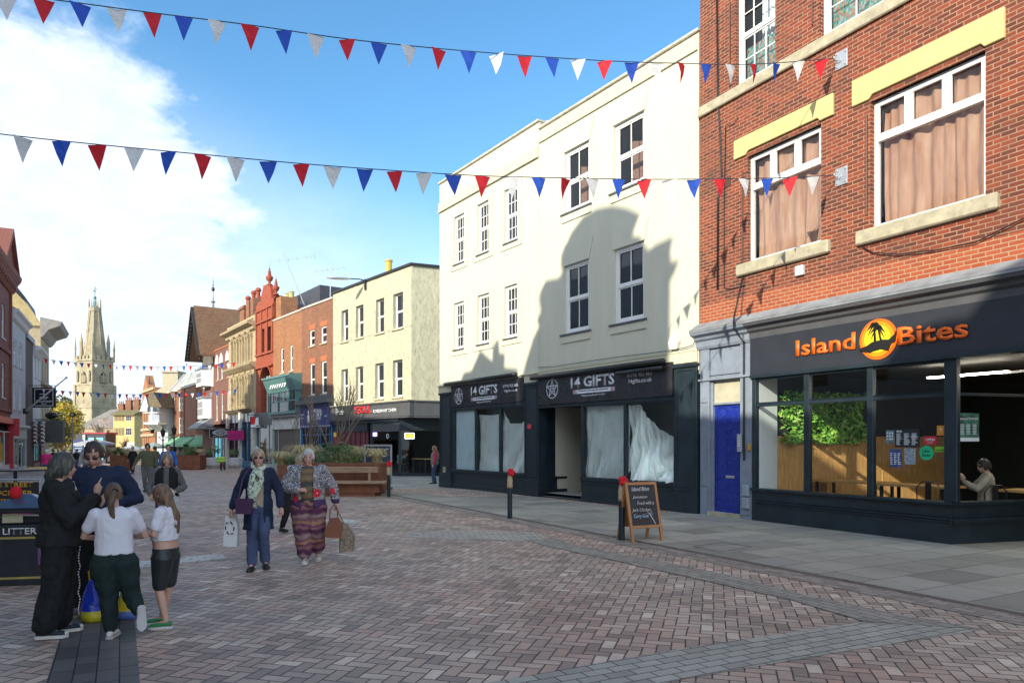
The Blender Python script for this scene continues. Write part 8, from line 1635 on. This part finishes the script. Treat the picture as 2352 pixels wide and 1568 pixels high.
# ---------------- street furniture ----------------
cM = conv(0, 1280, 2.412); cN = conv(640, 1260, 3.408)
corten = pm('rusty_steel', (.22, .085, .045), rough=.8, var=.3, scale=3, bump=.2, dirt=.4, dcol=(.09, .04, .03)); oak = pm('oak_slat', (.34, .22, .14), rough=.6, var=.25, scale=3, stretch=(.6, 8, 8), bump=.2)
knit = pm('red_knit', (.60, .01, .02), rough=.9, var=.2, scale=20, bump=.8, bscale=60); tan = pm('tan_wrap', (.45, .36, .22), rough=.9, bump=.6, bscale=60)
def bollard(x, y, lab, h=.98):
    p = G(x, y); T = thing('bollard', lab, 'bollard', p, rnd.random(), 'bollards with knitted poppies'); k = MB(); k.lathe([(.055, 0), (.055, h - .28), (.045, h - .27)], (0, 0, 0), 14); k.build('post', black, T, smooth=False)
    k = MB(); k.lathe([(.06, h - .3), (.068, h - .24), (.056, h - .2), (.066, h - .14), (.05, h - .06), (.04, h)], (0, 0, 0), 12); k.build('knitted_wrap', tan, T, smooth=True)
    k = MB()
    for i in range(5): t = i * 1.257; k.ball((.045 * math.cos(t), -.05 + .02 * math.sin(i), h + .05 + .045 * math.sin(t)), .055, .035, .05, 8, 6)
    k.build('poppy', knit, T, smooth=True)
bollard(1428, 1240, 'black bollard with red knitted poppy right beside the chalkboard'); bollard(1171, 1190, 'black bollard with red poppy before the left gift shop window'); bollard(893, 1141, 'black bollard with red poppy beside the framed jewellery poster stand')
bollard(652, 1085, 'distant bollard with tan wrap before the white stone pier'); bollard(690, 1089, 'distant bollard with tan wrap behind the scarf woman')
# chalkboard
def chalk():
    p = G(1470, 1240); T = thing('chalkboard', 'wooden framed chalkboard A-board advertising jerk chicken and curry goat on the pavement', 'A-board', p, R(24)); fw = pm('pine_frame', (.42, .19, .07), rough=.5, var=.2); bd = pm('chalk_black', (.035, .035, .038), rough=.8, var=.3, dirt=.25, dcol=(.12, .12, .12))
    w, h = .32, 1.03; an = R(13)
    def leaf(sgn):
        k = MB(); k.box(-w, -w + .045, -.02, .02, 0, h); k.box(w - .045, w, -.02, .02, 0, h); k.box(-w + .045, w - .045, -.02, .02, h - .045, h); k.box(-w + .045, w - .045, -.02, .02, .24, .285); o = k.build('frame', fw, T); o.rotation_euler = (-an * sgn, 0, 0) if sgn > 0 else (an, 0, 0); o.location = (0, -sgn * h * math.sin(an), 0)
        k = MB(); k.box(-w + .045, w - .045, -.012, .012, .285, h - .045); b = k.build('board', bd if sgn > 0 else fw, o); return b
    b = leaf(1); leaf(-1); ck = pm('chalk', (.62, .62, .6), rough=.9, bump=0); ck2 = pm('chalk_blue', (.45, .6, .75), rough=.9, bump=0)
    for s, x, z, ww, hh, m in (('Island Bites', -.2, .88, .36, .07, ck), ('Jamaican', -.2, .74, .3, .06, ck), ('Food with a', -.12, .64, .34, .06, ck), ('Jerk Chicken', -.24, .51, .38, .07, ck), ('Curry Goat', -.22, .40, .3, .08, ck2)): text(b, s, m, x, z, w=ww, h=hh, y=-.014, ext=.001, shear=.25)
    k = MB(); k.tube([(.2, -.015, .3), (.16, -.015, .38), (.1, -.015, .48)], .008, 6)
    for a in (-.6, .1, .8, 2.2, 3.0): k.bar((.1, -.015, .48), (.1 + .08 * math.cos(a), -.015, .48 + .06 * math.sin(a)), .012, .003)
    k.build('palm_drawing', ck, b)
chalk()
# planters
def blades(mb, c, n, h, r, seed, w=.006):
    q = random.Random(seed)
    for i in range(n):
        a = q.random() * 6.28; l = h * q.uniform(.6, 1.1); d = V((math.cos(a), math.sin(a), 0)); b = V(c) + d * r * q.random() * .5; o = q.uniform(.3, 1.0) * l; sd = V((-d.y, d.x, 0)) * w; P_ = [b, b + d * o * .25 + V((0, 0, l * .6)), b + d * o * .65 + V((0, 0, l * .85)), b + d * o + V((0, 0, l * .6))]
        for u, v in zip(P_, P_[1:]): mb.quad(u - sd, u + sd, v + sd * .7, v - sd * .7)
shrub = [pm('shrub_green', (.07, .14, .04), rough=.5, var=.3), pm('shrub_mid', (.13, .22, .07), rough=.5, var=.3), pm('shrub_pale', (.20, .25, .12), rough=.6, var=.25)]; grs = pm('straw_grass', (.50, .42, .22), rough=.8, var=.25, scale=8, bump=0); tw = pm('twig', (.20, .15, .12), rough=.9, bump=0)
def planter(label, p, rot, L, D_, h, seed, grass=1, twig=True, lab2=''):
    T = thing('planter', label, 'planter', p, rot); k = MB(); k.box(-L / 2, L / 2, 0, D_, .08, h); k.box(-L / 2 + .08, L / 2 - .08, .05, D_ - .05, 0, .08); k.box(-L / 2 - .02, L / 2 + .02, -.02, D_ + .02, h - .05, h + .02)
    for i in range(1, 3): u = -L / 2 + L * i / 3; k.box(u - .03, u + .03, -.03, 0, .1, h - .05)
    k.build('trough', corten, T); m = thing('shrubs', 'green shrubs and pale grasses filling the ' + lab2, 'shrubs', p, rot); mb = leaves(3200, (-.1 * L, D_ * .5, h + .30), L * .40, D_ * .5, .42, .038, seed); mb.build('foliage', shrub, m)
    g = MB(); blades(g, (L * .42, D_ * .3, h), 260, .55, .3, seed); blades(g, (-L * .5, D_ * .5, h), 420 * grass, .7, .45, seed + 1); blades(g, (L * .1, D_ * .9, h), 200, .65, .4, seed + 2); g.build('grass_tuft', grs, m)
    if twig:
        t = thing('bare_shrub', 'small bare multi stemmed tree growing from the ' + lab2, 'tree', p, rot); k = MB(); r = random.Random(seed + 5)
        for i in range(5): branch(k, V((-.15 * L, D_ * .5, h)), V((r.uniform(-.7, .7), r.uniform(-.3, .3), 1)).normalized(), 1.25, .026, r, 3, .55, 3, .6)
        k.build('stems', tw, t)
p = G(738, 1137); e = G(853, 1137); rot = math.atan2(e.y - p.y, e.x - p.x) - .02; c = (p + e) / 2; L = 1.9 * 1.35
planter('rusty steel planter behind the oak bench', (c.x - .3, c.y + .35, 0), R(-2), 2.7, 1.2, 1.0, 21, 1, True, 'planter behind the bench'); 
def bench():
    T = thing('bench', 'oak slatted bench fixed to the front of the rusty planter', 'bench', (c.x, c.y - .28, 0), R(-2)); k = MB(); k.box(-1.45, 1.4, -.35, .30, .40, .475); k.build('seat', oak, T, bevel=.01); k = MB(); k.box(-1.4, 1.0, .30, .38, .72, .92); k.build('backrest', oak, T, bevel=.01)
    for x in (-.9, .75): k = MB(); k.box(x - .04, x + .04, .2, .30, .475, .74); k.box(x - .04, x + .04, .30 - .02, .30, .5, .9); k.build('back_support', oak, T)
    k = MB(); k.box(-1.3, 1.15, -.15, .55, .12, .40); k.box(-1.2, 1.0, -.1, .5, 0, .12); k.build('base', corten, T)
bench()
q = G(660, 1108); planter('low planter of straw coloured grass behind the white haired woman', (q.x + 1.2, q.y, q.z), R(-4), 3.4, 1.2, .75, 33, 2, True, 'planter left of the bench')
# poster stand
def stand():
    p = G(868, 1124); T = thing('poster_stand', 'grey framed jewellery poster stand with dark base beside the planter', 'poster stand', p, R(-4)); w, h = .5, 1.42; k = MB(); k.box(-w, -w + .05, 0, .06, .2, .2 + h); k.box(w - .05, w, 0, .06, .2, .2 + h); k.box(-w + .05, w - .05, 0, .06, .2, .26); k.box(-w + .05, w - .05, 0, .06, .14 + h, .2 + h); k.build('frame', steel, T)
    k = MB(); k.box(-w + .05, w - .05, .02, .04, .26, .14 + h); o = k.build('poster', pm('poster_slate', (.05, .06, .09), rough=.3, var=.3), T); text(o, 'MURPHY JEWELLERS', wh, 0, 1.42, w=.8, h=.06, y=.012, align='CENTER'); text(o, '1,150', wh, .1, 1.17, w=.22, h=.08, y=.012)
    k = MB()
    for i in range(6): k.box(-.36, .2 + .03 * (i % 3), .012, .018, .36 + i * .075, .375 + i * .075)
    k.build('print', wh, o); k = MB(); k.bar((-.1, .01, 1.25), (.3, .01, .85), .05, .01, up=(0, 1, 0)); k.ball((-.08, .012, .92), .16, .01, .1, 10, 7); k.ball((.0, .008, .84), .1, .01, .07, 10, 7); k.build('hand_picture', sk1, o)
    k = MB(); k.box(-.45, .45, -.25, .35, 0, .08); k.box(-.1, .1, .0, .06, .08, .2); k.build('base', blackm, T)
stand()
# litter bin
def bin_():
    p = G(40, 1344); T = thing('litter_bin', 'black litter bin with pyramid lid, gold bands and the word LITTER', 'bin', (p.x - .04, p.y + .26, 0), R(12)); w = .36; gold = pm('gold_band', (.42, .33, .10), rough=.4); k = MB(); k.box(-w, w, -.28, .28, 0, .72); k.box(-w, w, -.28, .28, .86, .92)
    for x in (-w, w - .06):
        for y in (-.28, .22): k.box(x, x + .06, y, y + .06, .72, .86)
    k.box(-w + .06, w - .06, -.15, .2, .72, .8); o = k.build('housing', pm('bin_black', (.025, .028, .035), rough=.35, dirt=.15, dcol=(.15, .15, .17)), T, bevel=.01); k = MB(); k.loft([[(-w - .03, -.31, 0.921), (w + .03, -.31, 0.921), (w + .03, .31, 0.921), (-w - .03, .31, 0.921)], [(-.04, -.03, 1.07), (.04, -.03, 1.07), (.04, .03, 1.07), (-.04, .03, 1.07)]]); k.build('lid', pm('bin_lid', (.05, .07, .11), rough=.3), T)
    k = MB(); k.box(-w - .004, w + .004, -.286, .284, .555, .58); k.box(-w - .004, w + .004, -.286, .284, .08, .105); k.build('gold_band', gold, T); text(T, 'LITTER', MATS['print_white'], .02, .61, w=.36, h=.075, y=-.284, align='CENTER', off=.008); k = MB(); k.box(-.2, .02, -.205, -.2, .74, .85); k.build('liner', pm('bag_cream', (.5, .47, .3)), T)
    k = MB(); k.ball((-.10, -.1, 1.09), .07, .05, .08); k.build('poppy', knit, T); k = MB(); k.box(.22, .33, -.31, -.29, .25, .55); k.tube([(.24, -.3, .55), (.27, -.3, .72), (.31, -.3, .55)], .008, 6); k.build('purple_pouch', pm('pouch_purple', (.16, .08, .20)), T)
bin_()
# pub barriers and tables on the left
def pub():
    p = G(50, 1225); d = 12.8; o = W(0, HZ, d); ban = pm('pub_banner', (.02, .022, .025), rough=.5); x1 = (88 - CX) / F * d; T = thing('pub_barrier', 'black pub barrier screen with yellow lettering behind the litter bin', 'barrier', (x1, d, 0), R(6)); zt = H - (cM(0, 300)[1] - HZ) / F * d; k = MB(); k.box(-1.9, 0, -.02, .02, .25, zt - .04); b = k.build('banner', ban, T)
    k = MB(); k.tube([(-1.92, 0, 0), (-1.92, 0, zt), (.03, 0, zt), (.03, 0, 0)], .02, 8); k.build('frame', steel, T); ye = pm('pub_yellow', (.62, .36, .04), rough=.6, bump=0)
    for s, z, m, h, w in (('WESTGATE STREET', .86, ye, .085, 1.25), ('GLOUCESTER', .72, ye, .085, .95), ('CRAFT UNION FREE HOUSE', .62, ye, .045, 1.2), ('LIVE SPORT', .50, wh, .055, .62), ('LIVE MUSIC', .40, pm('pink_text', (.6, .05, .25), bump=0), .055, .62), ('QUIZ NIGHT', .30, wh, .055, .70)): text(b, s, m, -.08, z * zt / .98, w=w, h=h, y=-.024, align='RIGHT', off=.01)
    T2 = thing('pub_barrier', 'side panel of the pub barrier running away from the camera', 'barrier', (x1 + .06, d, 0), R(84)); k = MB(); k.box(.03, 2.2, -.015, .015, .25, zt - .04); k.box(.4, 1.0, -.02, -.0155, .4, .9); k.build('banner', ban, T2); k = MB(); k.tube([(.03, 0, 0), (.03, 0, zt), (2.2, 0, zt), (2.2, 0, 0)], .02, 8); k.build('frame', steel, T2)
    for i, (px, dd, lab) in enumerate(((22, 14.4, 'left'), (50, 15.0, 'middle'), (78, 16.4, 'right'))):
        q = W(px, HZ, dd); T3 = thing('cafe_chair', 'aluminium cafe chair behind the pub barrier, %s of three' % lab, 'chair', (q.x, dd, 0), R(160 + 20 * i), 'aluminium cafe chairs'); k = MB(); k.box(-.2, .2, -.2, .2, .43, .45); k.build('seat', steel, T3); k = MB(); k.tube([(-.22, .2, .45), (-.23, .25, .85), (.23, .25, .85), (.22, .2, .45)], .013, 6); 
        for z in (.62, .7, .78): k.box(-.2, .2, .235, .25, z, z + .045)
        k.build('backrest', steel, T3)
        for a in (-1, 1):
            for b2 in (-1, 1): k = MB(); k.tube([(a * .18, b2 * .18, .43), (a * .22, b2 * .22, 0)], .012, 6); k.build('leg', steel, T3)
    for px, dd, lab, mt in ((35, 17.5, 'black topped round pub table at the left edge', blackm), (118, 19, 'yellow edged round pub table behind the woman in black', pm('table_yellow', (.6, .38, .03)))):
        q = W(px, HZ, dd); T3 = thing('pub_table', lab, 'table', (q.x, dd, 0)); k = MB(); k.lathe([(.55, 1.0), (.58, 1.01), (.58, 1.04), (.1, 1.05)], (0, 0, 0), 24); k.build('tabletop', mt, T3); k = MB(); k.lathe([(.28, 0), (.26, .04), (.04, .08), (.04, 1.0)], (0, 0, 0), 12); k.build('pedestal', blackm, T3)
pub()
# further down the street
def parasol(px, py, d, r, label, mt, pole_h=2.5):
    p = W(px, py, d); zt = p.z - zg(d); T = thing('parasol', label, 'parasol', (p.x, d, zg(d))); k = MB(); n = 8; R0 = [V((r * math.cos(t), r * math.sin(t), zt - .55)) for t in [2 * math.pi * i / n + .3 for i in range(n)]]; ap = V((0, 0, zt))
    for i in range(n): a, b = R0[i], R0[(i + 1) % n]; k.quad(ap, a, b); k.quad(ap - V((0, 0, .03)), b - V((0, 0, .2)), a - V((0, 0, .2))); k.quad(a, a - V((0, 0, .2)), b - V((0, 0, .2)), b)
    k.build('canopy', mt, T); k = MB(); k.tube([(0, 0, 0), (0, 0, zt)], .035, 8); k.box(-.3, .3, -.3, .3, 0, .08); k.build('pole', steel, T)
pg = pm('parasol_grey', (.42, .44, .48), rough=.8, var=.05); parasol(*cK(415, 715), 80, 2.1, 'large grey square parasol before the kiosk', pg); parasol(*cK(995, 812), 92, 1.5, 'grey parasol before the yellow flats', pg); parasol(*cK(1350, 770), 85, 1.4, 'pale green grey parasol left of the green awnings', pm('parasol_sage', (.3, .36, .34), rough=.8))
def simple(nm, lab, cat, p, rot, parts, group=None):
    T = thing(nm, lab, cat, p, rot, group)
    for n_, mt, boxes in parts:
        k = MB()
        for b in boxes: k.box(*b)
        k.build(n_, mt, T, bevel=0)
    return T
q = W(*cK(312, 960), 95); simple('kiosk', 'dark kiosk with red roof edge and lit blue screen behind the grey parasol', 'kiosk', (q.x, 95, zg(95)), 0, [('housing', pm('kiosk_dark', (.03, .035, .05), rough=.4), [(-2.0, 2.0, .5, 3, 0, 3.9)]), ('roof_edge', pm('kiosk_red', (.35, .03, .05)), [(-.9, 2.2, .3, 3.2, 3.9, 4.1)]), ('screen', emis('screen_blue', (.10, .45, .62), .75), [(-.2, 1.7, .42, .495, .5, 3.4)]), ('side_pillars', steel, [(-.9, -.6, .3, .49, 0, 3.8)])])
q = W(*cK(165, 980), 88); simple('info_panel', 'tall dark blue information panel left of the kiosk', 'sign', (q.x, 88, zg(88)), 0, [('panel', pm('panel_navy', (.02, .05, .14), rough=.3, var=.4, scale=6), [(-.6, .6, 0, .12, 0, 3.0)]), ('print', pm('panel_print', (.35, .42, .5), bump=0), [(-.5, .4, -.01, -.001, 1.6 + .3 * i, 1.7 + .3 * i) for i in range(4)])])
q = W(*cK(412, 910), 76); T = thing('feather_flag', 'yellow feather flag banner before the kiosk', 'flag', (q.x, 76, zg(76))); k = MB(); z0, z1 = .6, H - (cK(0, 700)[1] - HZ) * 76 / F - zg(76) + .1; k.prism([(0, z0), (.75, z0 + .2), (.8, z0 + 1.4), (.6, z1 - .8), (.05, z1), (0, z1 - .3)], -.01, .01); fixn(k.build('banner', pm('flag_amber', (.70, .42, .03), rough=.7, var=.2, scale=3), T)); k = MB(); k.tube([(0, 0, 0), (-.02, 0, z1)], .03, 6); k.build('pole', blackm, T)
def car(px, py, d, rot, label, col):
    p = W(px, py, d); T = thing('parked_car', label, 'car', (p.x, d, zg(d)), R(rot)); k = MB(); pr = [(-2.1, .3), (-2.15, .75), (-1.9, .95), (-1.1, 1.02), (-.5, 1.45), (.9, 1.47), (1.6, 1.05), (2.1, .95), (2.15, .35)]; k.loft([[(y * .0 + s, x, z) if abs(s) < .8 or z < 1.1 else (s * .86, x, z) for x, z in pr] for s in (-.85, -.7, .7, .85)]); fixn(k.build('body', pm(label[:10], col, rough=.25, var=.03, bump=0, coat=.6), T))
    k = MB(); k.quad((-.62, -1.12, 1.04), (.62, -1.12, 1.04), (.56, -.54, 1.41), (-.56, -.54, 1.41)); k.v = [(a, b - .03, c + .03) for a, b, c in k.v]; k.build('windscreen', gd_, T)
    for a in (-.86, .86):
        for b in (-1.35, 1.35): k = MB(); k.lathe([(.3, -.1), (.32, -.06), (.32, .06), (.3, .1)], (a, b, .31), 16, 'x'); o = k.build('wheel', blackm, T)
    for a in (-.62, .62): k = MB(); k.ball((a, -2.1, .68), .18, .06, .1, 10, 6); k.build('headlight', emis('lamp_clear', (.8, .82, .8), .1) if 'lamp_clear' not in MATS else MATS['lamp_clear'], T)
    k = MB(); k.box(-.26, .26, -2.18, -2.14, .42, .54); k.build('number_plate', whitet, T)
car(*cK(625, 1000), 98, 8, 'white car parked facing the street behind the brown planter', (.62, .64, .66)); car(136, 0, 84, 15, 'dark blue car beyond the pink jacket', (.05, .07, .11)); car(146, 0, 100, 10, 'silver car far down the left side', (.4, .42, .44))
def lamp(x, y0, y1, d, lab):
    a, b = cK(x, y0), cK(x, y1); p = W(b[0], b[1], d); T = thing('lamp_post', lab, 'lamp post', (p.x, d, zg(d))); h = (H - (a[1] - HZ) * d / F) - zg(d); k = MB(); k.lathe([(.16, 0), (.16, .9), (.08, 1.0), (.06, h - .8), (.1, h - .7)], (0, 0, 0), 10); k.bar((-.5, 0, h - .75), (.5, 0, h - .75), .05, .05); k.bar((0, 0, h - 1.2), (.45, 0, h - .75), .04, .04); k.bar((0, 0, h - 1.2), (-.45, 0, h - .75), .04, .04); k.build('column', blackm, T); k = MB(); k.lathe([(.16, h - .7), (.26, h - .2), (.1, h), (.02, h + .3)], (0, 0, 0), 8); k.build('lantern', dark_in, T)
lamp(1483, 570, 950, 72, 'black lamp post with scrolled brackets left of the other one'); lamp(1657, 535, 950, 70, 'plain black lamp post before the corner brick building')
p = W(*cO(1190, 78), 70); T = thing('hanging_clock', 'round black clock on a long arm before the church', 'clock', p); k = MB(); k.lathe([(.27, -.08), (.27, .08)], (0, 0, 0), 20, 'y'); k.bar((.25, 0, 0), (1.3, 0, 0), .08, .08); k.build('case', blackm, T); k = MB(); k.lathe([(.17, .085), (.17, .1)], (0, 0, 0), 20, 'y'); k.build('dial', stone, T); k = MB(); k.bar((0, 0, -.3), (0, 0, -7), .1, .1); k.build('pole', steel, T)
q = W(*cK(770, 1215), 54); planter('brown tapered planter with grasses behind the heavy man', (q.x, 54, zg(54)), 0, 1.15, 1.0, 1.15, 41, 1, False, 'brown planter behind the heavy man'); q = W(*cK(1880, 1200), 58); planter('large rusty planter left of the pink board', (q.x, 58, zg(58)), 0, 1.9, 1.2, 1.15, 43, 0, False, 'large planter left of the pink board')
q = G(457, 1076); simple('display_board', 'pink lettered board standing on the paving by the large rusty planter', 'sign board', q, 0, [('panel', pm('pink_board', (.60, .16, .38), rough=.6, var=.04), [(-.43, .43, 0, .25, 0, 1.32)]), ('print', pm('pink_print', (.25, .03, .12), bump=0), [(-.25, .25, -.01, -.001, .35 + .16 * i, .39 + .16 * i) for i in range(5)])])
q = G(508, 1081); T = thing('bicycle', 'bicycle facing the camera with a lime vest draped over it', 'bicycle', (q.x, q.y, q.z), R(8)); 
for y in (0, 1.0): k = MB(); k.lathe([(.30, -.02), (.34, 0), (.30, .02)], (0, y, .34), 18, 'x'); k.build('wheel', blackm, T)
k = MB(); k.tube([(0, 0, .34), (0, .05, .95), (0, .5, .8), (0, .45, .3), (0, 1, .34)], .025, 6); k.build('frame', redp, T); k = MB(); k.tube([(-.3, 0, 1.0), (0, .05, 1.02), (.3, 0, 1.0)], .02, 6); k.build('handlebar', blackm, T); k = MB(); k.limb([(-.2, -.06, .95), (.2, -.06, .95)], [.12, .12], 8, 2); k.limb([(-.22, -.06, .75), (.22, -.06, .75)], [.12, .12], 8, 2); k.build('lime_vest', pm('hi_vis', (.35, .62, .08), rough=.6), T, smooth=True)
for px, lab in ((492, 'left grey stone tub with bushy plants before the grey stone front'), (545, 'right grey stone tub with bushy plants before the grey stone front')):
    q = W(px, HZ, 64); T = thing('plant_tub', lab, 'plant pot', (q.x, 64, zg(64))); k = MB(); k.lathe([(.5, 0), (.75, .3), (.8, .9), (.7, .95)], (0, 0, 0), 12); k.build('tub', pale, T); leaves(260, (0, 0, 1.4), .7, .7, .7, .1, px).build('foliage', shrub, T)
for i, x in enumerate((905, 960, 1010, 1060, 1110)): pass
q0, q1 = W(*cK(900, 1110), 92), W(*cK(1140, 1110), 92); T = thing('railing', 'black railing round the distant cafe seating', 'railing', (q0.x, 92, zg(92))); k = MB(); w = q1.x - q0.x; k.box(0, w, -.02, .02, 1.05, 1.1); k.box(0, w, -.02, .02, .1, .14)
for i in range(int(w / .3) + 1): k.box(i * .3 - .012, i * .3 + .012, -.012, .012, .1 if i % 4 else 0, 1.06)
k.build('rails', blackm, T)
# ---- inside the cafe and the kitchen ----
LOC = lambda pl, u, y, z=0: pl.P(u, z, -y)
tt = pm('table_pine', (.55, .33, .13), rough=.4, var=.2, scale=3, stretch=(1, 6, 1))
def table(pl, u, y, z, L, D_, lab, h=.75):
    T = thing('cafe_table', lab, 'table', LOC(pl, u, y, z), pl.rot); k = MB(); k.box(-L / 2, L / 2, -D_ / 2, D_ / 2, h - .04, h); k.build('tabletop', tt, T)
    for a in (-1, 1):
        for b in (-1, 1): k = MB(); k.box(a * L * .44 - .025, a * L * .44 + .025, b * D_ * .4 - .025, b * D_ * .4 + .025, 0, h - .04); k.build('leg', blackm, T)
def chair(pl, u, y, z, lab, rot=0):
    T = thing('metal_chair', lab, 'chair', LOC(pl, u, y, z), pl.rot + rot, 'black metal cafe chairs'); k = MB(); k.box(-.19, .19, -.19, .19, .43, .45); k.build('seat', blackm, T); k = MB(); k.tube([(-.18, .19, .44), (-.2, .22, .72), (-.1, .23, .84), (.1, .23, .84), (.2, .22, .72), (.18, .19, .44)], .013, 6); k.box(-.05, .05, .2, .215, .45, .82); k.build('backrest', blackm, T)
    for a in (-1, 1):
        for b in (-1, 1): k = MB(); k.tube([(a * .16, b * .16, .43), (a * .21, b * .21, 0)], .012, 6); k.build('leg', blackm, T)
uu = cf['uc']; table(PI_, uu - 3.2, 1.9, .12, 1.6, .7, 'long pine cafe table nearest the plank wall'); table(PI_, uu - 1.6, 1.7, .12, 1.4, .7, 'pine cafe table behind the posters'); table(PI_, uu + .8, 1.9, .12, 1.8, .7, 'pine cafe table at the entrance end')
chair(PI_, uu - 2.1, 1.3, .12, 'metal chair between the first two cafe tables', 2.2); chair(PI_, uu - 1.1, 1.1, .12, 'metal chair directly behind the window posters', .4); chair(PI_, uu - .12, 1.25, .12, 'metal chair under the seated cafe customer', -2.0)
q = LOC(PI_, uu - .12, 1.25, .12); sit = {1: ((.12, -.42, .48), (.14, -.40, .08)), -1: ((-.12, -.42, .48), (-.12, -.36, .08))}
walker('seated cafe customer in beige hoodie looking at a phone behind the glass', 0, 0, 1.66, -115, sk1, hb, cloth('beige_hoodie', (.42, .36, .27)), beige, d=10, vx=.02, hipz=.50, legs=sit, arms={1: ((.26, -.18, .78), (.08, -.36, .92), (0, -.3, 1)), -1: ((-.26, -.18, .78), (-.08, -.36, .92), (0, -.3, 1))}, head=(0, R(15), 0))[0].location = (q.x, q.y, .12)
uS = onplane(PS, cG, 880, 900)[0]; table(PS, uS + 1.6, 1.4, gS, 1.5, .6, 'high pine table in the Korean kitchen window', 1.05); table(PS, uS + 4.0, 2.2, gS, 1.4, .7, 'pine table deep inside the Korean kitchen')
q = LOC(PS, uS, .8, gS); walker('seated diner in teal jumper holding up a phone in the kitchen window', 0, 0, 1.66, 60, sk1, hblk, cloth('teal_jumper', (.14, .24, .24)), blk_, d=38, vx=.03, hipz=.72, legs={1: ((.12, -.42, .7), (.14, -.40, .3)), -1: ((-.12, -.42, .7), (-.12, -.36, .3))}, arms={1: ((.2, -.25, 1.05), (.1, -.45, 1.25), (0, -.3, 1)), -1: ((-.2, -.2, 1.0), (-.08, -.42, 1.15), (0, -.3, 1))})[0].location = q
# ---- pieces that are separate become parts of their own ----
def split(o):
    bm = bmesh.new(); bm.from_mesh(o.data); seen = set(); isl = []
    for f in bm.faces:
        if f.index in seen: continue
        st = [f]; seen.add(f.index); c = []
        while st:
            g = st.pop(); c.append(g.index)
            for v in g.verts:
                for h in v.link_faces:
                    if h.index not in seen: seen.add(h.index); st.append(h)
        isl.append(c)
    bm.free(); me = o.data
    for n, c in enumerate(isl):
        vs = sorted({v for i in c for v in me.polygons[i].vertices}); mp = {v: i for i, v in enumerate(vs)}; m2 = bpy.data.meshes.new(o.name.split('.')[0]); m2.from_pydata([me.vertices[v].co for v in vs], [], [[mp[v] for v in me.polygons[i].vertices] for i in c])
        for m in me.materials: m2.materials.append(m)
        q = bpy.data.objects.new(o.name.split('.')[0], m2); COL.objects.link(q); q.parent = o.parent; q.rotation_euler = o.rotation_euler; q.location = o.location
    bpy.data.objects.remove(o)
REN = {'dashed_print': 'print_dash', 'pilasters': 'pilaster', 'stone_bands': 'stone_band', 'string_courses': 'string_course', 'brick_piers': 'brick_pier', 'side_pillars': 'side_pillar'}
for o in list(bpy.data.objects):
    b = o.name.split('.')[0]
    if b in REN: o.name = REN[b]
    if b in REN or b in ('gold_band',): split(o)
